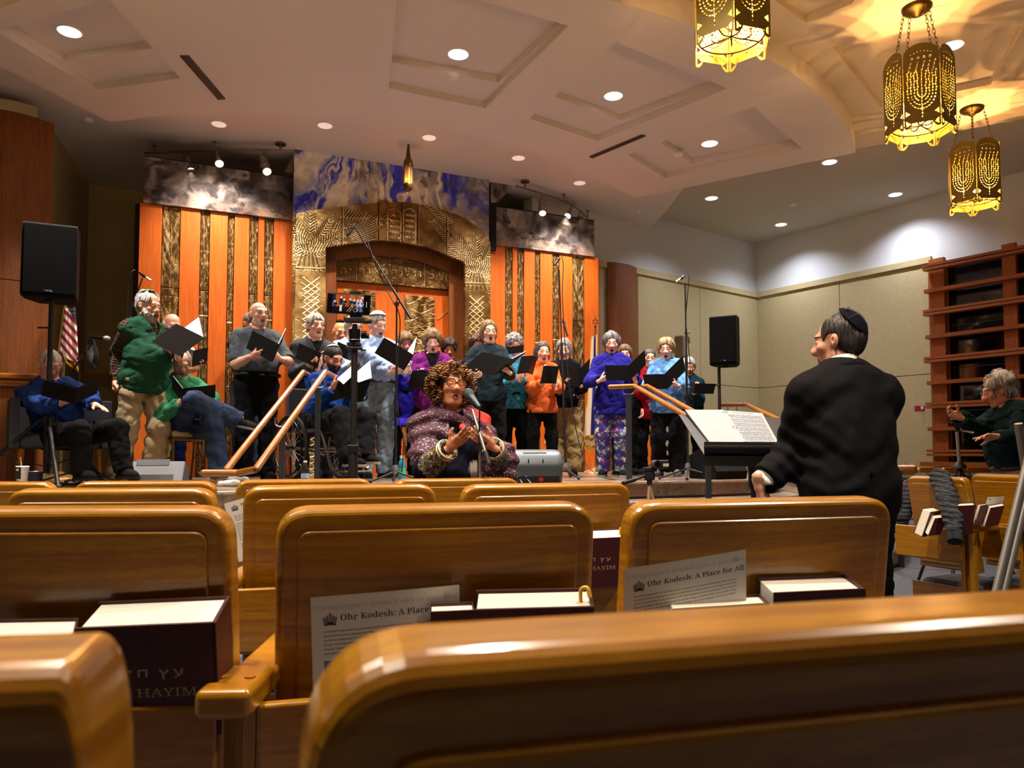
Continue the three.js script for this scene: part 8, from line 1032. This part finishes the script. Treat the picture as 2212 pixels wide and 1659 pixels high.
function book(label, tfl, tfr, tbl, bfl, o = {}) { // corners [px, py, depth]: top front left, top front right, top back left, bottom front left
  const A = P(...tfl), B = P(...tfr), C = P(...tbl), D = P(...bfl), t = thing('book', label, 'book', A.clone().add(B).add(D).add(D).multiplyScalar(0.25), 0, o.group || 'maroon books in the racks'), u = B.clone().sub(A), w = C.clone().sub(A), v = D.clone().sub(A), th = Math.min(0.1, 0.004 / w.length());
  const at = (a, b, c) => A.clone().addScaledVector(u, a).addScaledVector(v, b).addScaledVector(w, c), blk = (a0, a1, b0, b1, c0, c1) => hexa([at(a0, b0, c0), at(a1, b0, c0), at(a1, b1, c0), at(a0, b1, c0), at(a0, b0, c1), at(a1, b0, c1), at(a1, b1, c1), at(a0, b1, c1)]);
  objW('front_cover', blk(0, 1, 0, 1, 0, th), o.plain ? mMaroon : mCover, t, true); objW('back_cover', blk(0, 1, 0, 1, 1 - th, 1), mMaroon, t, true); objW('spine', o.spineLeft ? blk(-0.012, 0.012, 0, 1, 0, 1) : blk(0.985, 1.012, 0, 1, 0, 1), mMaroon, t, true);
  objW('pages', o.spineLeft ? blk(0.012, 0.975, 0.025, 0.98, th, 1 - th) : blk(0.025, 0.985, 0.025, 0.98, th, 1 - th), mPages, t, true);
  if (o.ribbon) { const p = at(0.93, 0, 0.4); objW('ribbon', tube([p.clone().add(V(-0.004, -0.01, 0)), p.clone().add(V(-0.004, 0.014, 0)), p.clone().add(V(0.006, 0.018, 0.002)), p.clone().add(V(0.01, 0.004, 0.006))], 0.0035, 6, 16), M(0xd8a92a, 0.5), t); }
  return t;
}
book('thick worn maroon book with gold lettering standing behind the left second-row seat', [161, 1358, 1.05], [462, 1345, 1.05], [214, 1299, 1.125], [172, 1600, 1.06]);
book('maroon book lying low at the left edge beside the worn thick book', [-60, 1378, 1.04], [160, 1374, 1.04], [-40, 1338, 1.1], [-50, 1640, 1.04], { plain: 1 });
book('maroon book with a yellow ribbon behind the middle second-row seat', [1022, 1318, 1.14], [1280, 1311, 1.19], [1028, 1274, 1.2], [1030, 1600, 1.14], { plain: 1, ribbon: 1 });
book('slim maroon book between the flyer and the ribboned book', [930, 1322, 1.12], [1024, 1318, 1.14], [930, 1303, 1.17], [935, 1600, 1.12], { plain: 1 });
book('maroon book with gold lettering and yellow ribbon in the third-row rack', [1222, 1166, 2.32], [1351, 1160, 2.38], [1226, 1146, 2.42], [1216, 1275, 2.32], { ribbon: 1 });
book('maroon book with white pages upward behind the seat below the conductor', [1672, 1281, 1.33], [1868, 1272, 1.39], [1636, 1247, 1.41], [1672, 1560, 1.33], { plain: 1 });
book('maroon book lying lower beside the second flyer', [1452, 1316, 1.27], [1660, 1303, 1.33], [1440, 1294, 1.33], [1452, 1560, 1.27], { plain: 1 });
book('maroon book leaning at the left end of the rack across the aisle', [2011, 1106, 3.86], [2034, 1103, 3.92], [1992, 1098, 3.92], [1992, 1160, 3.86], { plain: 1, spineLeft: 0 });
book('maroon book with a faint title in the rack under the hanging sleeve', [2068, 1093, 3.78], [2106, 1091, 3.8], [2064, 1087, 3.84], [2062, 1156, 3.78], { plain: 1 });
book('thin open-paged book beside the hanging knitted sleeve', [2020, 1120, 3.82], [2046, 1117, 3.84], [2012, 1113, 3.88], [2005, 1158, 3.8], { plain: 1 });
book('maroon book behind the small flyer near the easel leg', [2140, 1097, 3.8], [2170, 1092, 3.82], [2136, 1092, 3.86], [2126, 1140, 3.78], { plain: 1 });
book('white-edged book at the left of the rack near the easel leg', [2118, 1092, 3.84], [2134, 1090, 3.86], [2112, 1090, 3.9], [2106, 1135, 3.82], { plain: 1 });
const crown = (x, cx, cy, s, c) => { x.strokeStyle = c; x.lineWidth = s * 0.11; for (let k = 0; k < 3; k++) { const r = s * (0.2 + k * 0.17); x.beginPath(); x.moveTo(cx - r, cy - s * 0.55 + k * s * 0.12); x.lineTo(cx - r * 0.8, cy + r * 0.75); x.quadraticCurveTo(cx, cy + r * 0.55, cx + r * 0.8, cy + r * 0.75); x.lineTo(cx + r, cy - s * 0.55 + k * s * 0.12); x.stroke(); } x.beginPath(); x.moveTo(cx, cy - s * 0.75); x.lineTo(cx, cy + s * 0.05); x.stroke(); };
const bodyText = ['Ohr Kodesh Congregation was established in 1947 as the first Jewish institution in Montgomery County. We are a', 'warm and welcoming congregation seeking to satisfy both the traditional needs and contemporary interests of', 'our diverse membership. We are affiliated with the United Synagogue of Conservative Judaism. We are young and', 'old and everything in between. Our members live and move along a continuum of observance and with a variety', 'of needs. Together, we are more than the sum of our members - we are one Community. And we are very glad to', 'welcome you here today.'];
const flyerTex = canvasTex(1024, 1320, (x, w, h) => { x.fillStyle = '#c9c6c2'; x.fillRect(0, 0, w, h); x.fillStyle = 'rgba(110,108,108,.35)'; x.save(); x.scale(-1, 1); x.font = 'bold 52px serif'; x.textAlign = 'center'; x.fillText('Welcome to Ohr Kodesh Congregation', -w / 2, 96); x.restore(); crown(x, 930, 70, 50, 'rgba(110,108,108,.35)'); crown(x, 118, 176, 76, '#17171a'); x.fillStyle = '#26262c'; x.font = 'bold 60px serif'; x.textAlign = 'left'; x.fillText('Ohr Kodesh: A Place for All', 182, 180); x.font = 'bold 19.5px serif'; bodyText.forEach((s, i) => x.fillText(s, 74, 258 + i * 31, 860)); const ph = [[74, '#3b6ea0'], [368, '#7d8592'], [662, '#7a3d2a']]; for (const [a, c] of ph) { x.fillStyle = c; x.fillRect(a, 456, 270, 190); } x.fillStyle = '#24402c'; x.fillRect(74, 520, 270, 126); x.fillStyle = '#c9ccd0'; x.beginPath(); x.moveTo(368, 480); x.lineTo(638, 520); x.lineTo(638, 456); x.lineTo(368, 456); x.fill(); x.fillStyle = '#b0503a'; x.fillRect(700, 500, 200, 50); x.fillStyle = '#26262c'; x.font = 'bold 19px serif'; for (let k = 0; k < 14; k++) for (let i = 0; i < 26; i++) x.fillRect(74 + i * 33, 700 + k * 32, 20 + (i * 7 + k * 5) % 12, 5); });
const guideTex = canvasTex(512, 660, (x, w, h) => { x.fillStyle = '#cfcac2'; x.fillRect(0, 0, w, h); crown(x, 84, 84, 56, '#222'); x.fillStyle = '#26262c'; x.font = 'bold 40px serif'; x.fillText('Welcome to', 140, 74); x.fillText('A Guide', 160, 122); const r = rng(2); for (let k = 0; k < 26; k++) { if (k === 4 || k === 16) continue; for (let i = 0, X = 60; X < 440; i++) { const l = 10 + r() * 26; x.fillRect(X, 160 + k * 18, l, 5); X += l + 7; } } });
function flyer(label, q, m) { const c = q.map((p) => P(...p)), mid = c.reduce((s, v) => s.add(v), V(0, 0, 0)).multiplyScalar(0.25), t = thing('flyer', label, 'flyer', mid, 0, 'printed flyers in the racks'), n = c[1].clone().sub(c[0]).cross(c[3].clone().sub(c[0])).normalize(); if (n.z < 0) n.negate(); const g = grid(10, 10, (u, v) => c[3].clone().lerp(c[2], u).lerp(c[0].clone().lerp(c[1], u), v).addScaledVector(n, 0.004 * Math.sin(u * 3.1))), b = g.clone(); b.translate(-n.x * 0.0008, -n.y * 0.0008, -n.z * 0.0008); const ix = b.index.array; for (let i = 0; i < ix.length; i += 3) { const k = ix[i]; ix[i] = ix[i + 1]; ix[i + 1] = k; } b.computeVertexNormals(); objW('sheet', [g, b], m, t, true); }
const mFlyer = M(0xffffff, 0.7, 0, { map: flyerTex });
flyer('printed flyer with a crown emblem tucked behind the middle second-row seat', [[671, 1291, 1.1], [992, 1263, 1.2], [1000, 1640, 1.2], [682, 1700, 1.1]], mFlyer);
flyer('printed flyer with photographs tucked behind the seat below the conductor', [[1347, 1229, 1.29], [1611, 1187, 1.36], [1614, 1500, 1.36], [1352, 1570, 1.29]], mFlyer);
flyer('tilted printed guide visible in the gap between two third-row seats', [[484, 1088, 2.8], [600, 1055, 2.86], [628, 1188, 2.86], [516, 1214, 2.8]], M(0xffffff, 0.7, 0, { map: guideTex }));
flyer('small flyer standing in the rack beside the metal easel leg', [[2134, 1074, 3.86], [2170, 1072, 3.9], [2158, 1110, 3.9], [2122, 1112, 3.86]], M(0xffffff, 0.7, 0, { map: guideTex }));
{ // knitted sweater
  const knit = tex(128, 128, (u, v) => { const r = Math.sin(v * 6.283 * 8), t = 0.5 + 0.5 * r * (0.7 + 0.3 * Math.sin(u * 6.283 * 16)); return mixc(hex('#1b1e25'), hex('#484d57'), t); }, [5, 5]), kb = tex(128, 128, (u, v) => { const t = 0.5 + 0.5 * Math.sin(v * 6.283 * 8) * (0.7 + 0.3 * Math.sin(u * 6.283 * 16)); return [t, t, t]; }, [5, 5], false), mk = M(0xffffff, 0.95, 0, { map: knit, bumpMap: kb, bumpScale: 0.006 });
  const t = thing('sweater', 'dark grey knitted sweater hanging over the seat back across the aisle', 'sweater', P(2040, 1090, 3.9)), f = new Field(0.03), p = (x, y, d) => P(x, y, d); f.cap(p(2030, 1031, 4.06), p(2046, 1075, 3.9), 0.052, 0.048).cap(p(2046, 1075, 3.9), p(2058, 1120, 3.78), 0.046, 0.04).cap(p(2058, 1120, 3.78), p(2062, 1152, 3.72), 0.04, 0.034, 1);
  const fn = (x, y, z) => f.at(x, y, z) + 0.005 * Math.sin(y * 190 + x * 60) * 0.8, [a, b] = f.box(0.02); const m = netMesh(fn, a, b, 0.007); objW('sleeve', m, mk, t); objW('cuff', rod(p(2061, 1149, 3.73), p(2063, 1170, 3.7), 0.036, 0.034, 20), M(0x1c1f26, 0.95, 0, { bumpMap: weaveBump, bumpScale: 0.003 }), t);
  const f2 = new Field(0.05).cap(p(1958, 1062, 4.5), p(1934, 1120, 4.45), 0.05, 0.08).cap(p(1990, 1040, 4.42), p(1955, 1075, 4.45), 0.05, 0.07).cap(p(2020, 1034, 4.25), p(1985, 1052, 4.4), 0.04, 0.05), [c, d] = f2.box(0.02); objW('body', netMesh((x, y, z) => f2.at(x, y, z) + 0.012 * noise3(x * 18, y * 18, z * 18) + 0.003 * Math.sin(y * 190), c, d, 0.01), mk, t);
  const rb = thing('ribbon', 'small crumpled red ribbon above the dark knitted sweater', 'ribbon', p(1952, 1049, 4.6)); objW('bow', [ball(0.022, p(1948, 1050, 4.6).x, p(1948, 1050, 4.6).y, -4.6, 10).scale(1, 1, 1), rod(p(1946, 1052, 4.6), p(1960, 1042, 4.58), 0.012, 0.02, 7)], M(0xc02430, 0.6), rb);
}
{ // easel leg
  const t = thing('easel', 'grooved grey metal easel leg slanting at the right edge', 'easel', V(P(2150, 1280, 1.65).x, FLOOR, -1.65)), a = P(2236, 930, 1.72), b = P(2085, 1560, 1.62), fl = b.clone().add(b.clone().sub(a).multiplyScalar((FLOOR - b.y) / (b.y - a.y))), off = V(0.0095, 0.002, 0.004), mg = M(0x8c8a86, 0.42, 0.7);
  objW('leg', rod(a, fl, 0.0095, 0.0095, 14), mg, t); objW('leg_rail', rod(a.clone().add(off.clone().multiplyScalar(1.5)), fl.clone().add(off.clone().multiplyScalar(1.5)), 0.0075, 0.0075, 14), M(0xa09e9a, 0.38, 0.75), t);
  const c = P(2300, 900, 1.9); objW('leg', rod(a.clone().add(V(0.03, 0.02, -0.1)), V(P(2330, 1300, 2.0).x, FLOOR, -2.0), 0.0095, 0.0095, 12), mg, t);
}
// ---------- small things on the stage ----------
{
  const c = onFloor2(659, 1034, 6.05), t = thing('water_bottle', 'clear plastic water bottle with a blue label below the handrail', 'bottle', c); obj('body', lathe([[0.001, 0], [0.028, 0.002], [0.033, 0.012], [0.031, 0.05], [0.033, 0.06], [0.033, 0.1], [0.031, 0.11], [0.032, 0.135], [0.014, 0.175], [0.0125, 0.19]], 24), M(0xffffff, 0.05, 0, { transmission: 1, thickness: 0, roughness: 0.05 }), t); obj('label', lathe([[0.0335, 0.062], [0.0335, 0.1]], 24), M(0x8fb2dc, 0.5), t); obj('cap', new THREE.CylinderGeometry(0.014, 0.014, 0.016, 18).translate(0, 0.197, 0), M(0xf0f0f0, 0.5), t);
}
{ const c = onFloor2(868, 1030, 7.1), t = thing('water_bottle', 'blue-green translucent bottle on the stage beside the boom stand', 'bottle', c); obj('body', lathe([[0.001, 0], [0.034, 0.003], [0.036, 0.02], [0.036, 0.15], [0.03, 0.18], [0.018, 0.2], [0.016, 0.21]], 24), M(0x2a86a8, 0.2, 0, { clearcoat: 0.6 }), t); obj('label', lathe([[0.0365, 0.05], [0.0365, 0.12]], 24), M(0x34b08a, 0.5), t); obj('cap', new THREE.CylinderGeometry(0.02, 0.02, 0.03, 18).translate(0, 0.225, 0), M(0xd8e4ea, 0.4), t); }
{ const c = onFloor2(48, 1042, 5.8), t = thing('paper_cup', 'tall white paper cup with a straw on the stage at left', 'cup', c); const ct = canvasTex(256, 256, (x, w, h) => { x.fillStyle = '#e6e4e2'; x.fillRect(0, 0, w, h); x.strokeStyle = '#a8605c'; x.lineWidth = 4; x.beginPath(); for (let i = 0; i < 14; i++) x.lineTo(84 + i * 7, 70 + 14 * Math.sin(i * 2.1)); x.stroke(); x.fillStyle = '#1c2430'; x.fillRect(70, 150, 110, 34); x.fillRect(84, 188, 86, 14); x.fillStyle = '#e6e4e2'; x.fillRect(84, 158, 80, 6); }); obj('cup', lathe([[0.001, 0], [0.034, 0], [0.045, 0.16], [0.042, 0.16], [0.032, 0.01], [0.001, 0.008]], 28).rotateY(2.2), M(0xffffff, 0.6, 0, { map: ct }), t, true); obj('lid', lathe([[0.001, 0.166], [0.046, 0.166], [0.047, 0.158]], 28), M(0xf0f0f0, 0.4), t); obj('straw', rod(V(-0.005, 0.12, 0), V(-0.02, 0.235, 0.0), 0.004), M(0xe0b0b0, 0.5), t); }
{ const c = onFloor2(76, 1042, 5.85), t = thing('tumbler', 'navy metal tumbler with a steel rim beside the white paper cup', 'tumbler', c); obj('body', lathe([[0.001, 0], [0.042, 0], [0.052, 0.12], [0.049, 0.12], [0.04, 0.01], [0.001, 0.008]], 28), M(0x222c3e, 0.45, 0.2), t); obj('rim', new THREE.TorusGeometry(0.051, 0.003, 8, 28).rotateX(Math.PI / 2).translate(0, 0.122, 0), mSteel, t); }
{ const c = onFloor2(505, 1040, 6.0), t = thing('folded_cloth', 'crumpled white and grey cloth on the step under the handrail end', 'cloth', c), f = new Field(0.03).cap(V(-0.1, 0.02, 0.02), V(0.04, 0.025, 0.03), 0.022, 0.03), g2 = new Field(0.03).cap(V(-0.03, 0.05, -0.02), V(0.09, 0.045, -0.02), 0.03, 0.026); for (const [nm, q, col] of [['white_fold', f, 0xd8d6d0], ['grey_fold', g2, 0x7d8480]]) { const [a, b] = q.box(0.02); obj(nm, netMesh((x, y, z) => q.at(x, y, z) + 0.006 * noise3(x * 40, y * 40, z * 40), a, b, 0.007), M(col, 0.9), t); } }
{ const c = onFloor2(150, 1036, 6.1), t = thing('cable_tangle', 'tangle of black cables on the stage floor by the speaker stand', 'cable', c), R = rng(5); for (let k = 0; k < 8; k++) { const pts = []; let a = R() * 6, r0 = 0.06 + R() * 0.12, cx = (R() - 0.5) * 0.5, cz = (R() - 0.5) * 0.4; for (let i = 0; i < 9; i++) pts.push(V(cx + r0 * Math.cos(a + i * 0.8), 0.006 + 0.012 * (k % 3) + (i % 4 === 2 ? 0.03 : 0), cz + r0 * 0.8 * Math.sin(a + i * 0.8))); obj('loop', tube(pts, 0.005, 5, 50), k === 2 ? M(0xc8c8c8, 0.5) : mBlack, t); } }
{ const a = P(1367, 893, 9.7), b = P(1410, 893, 9.8), t = thing('wooden_cabinet', 'orange-brown wooden cabinet with a ledge behind the singers at right', 'cabinet', V((a.x + b.x) / 2, STAGE, a.z), -0.3), h = a.y - STAGE; obj('body', box(0.34, h - 0.05, 0.3, 0, (h - 0.05) / 2, 0, 0.004), mArk, t); obj('top', box(0.38, 0.05, 0.34, 0, h - 0.025, 0, 0.012), mColumn, t); obj('plinth', box(0.36, 0.12, 0.32, 0, 0.06, 0.005, 0.006), mColumn, t); }
{ const c = P(1471, 750, 10.95), t = thing('wall_box', 'tall beige box fixed to the wall behind the blond singer', 'box', c, -0.66); obj('housing', new RoundedBoxGeometry(0.16, 0.36, 0.14, 4, 0.03), M(0x8d7f68, 0.8), t); obj('grille', box(0.12, 0.3, 0.01, 0, 0, 0.07, 0.004), M(0x7d705c, 0.9), t); }
function onFloor2(px, py, d) { const p = P(px, py, d); return V(p.x, STAGE, p.z); }
scene.updateMatrixWorld(true);
renderer.render(scene, camera);
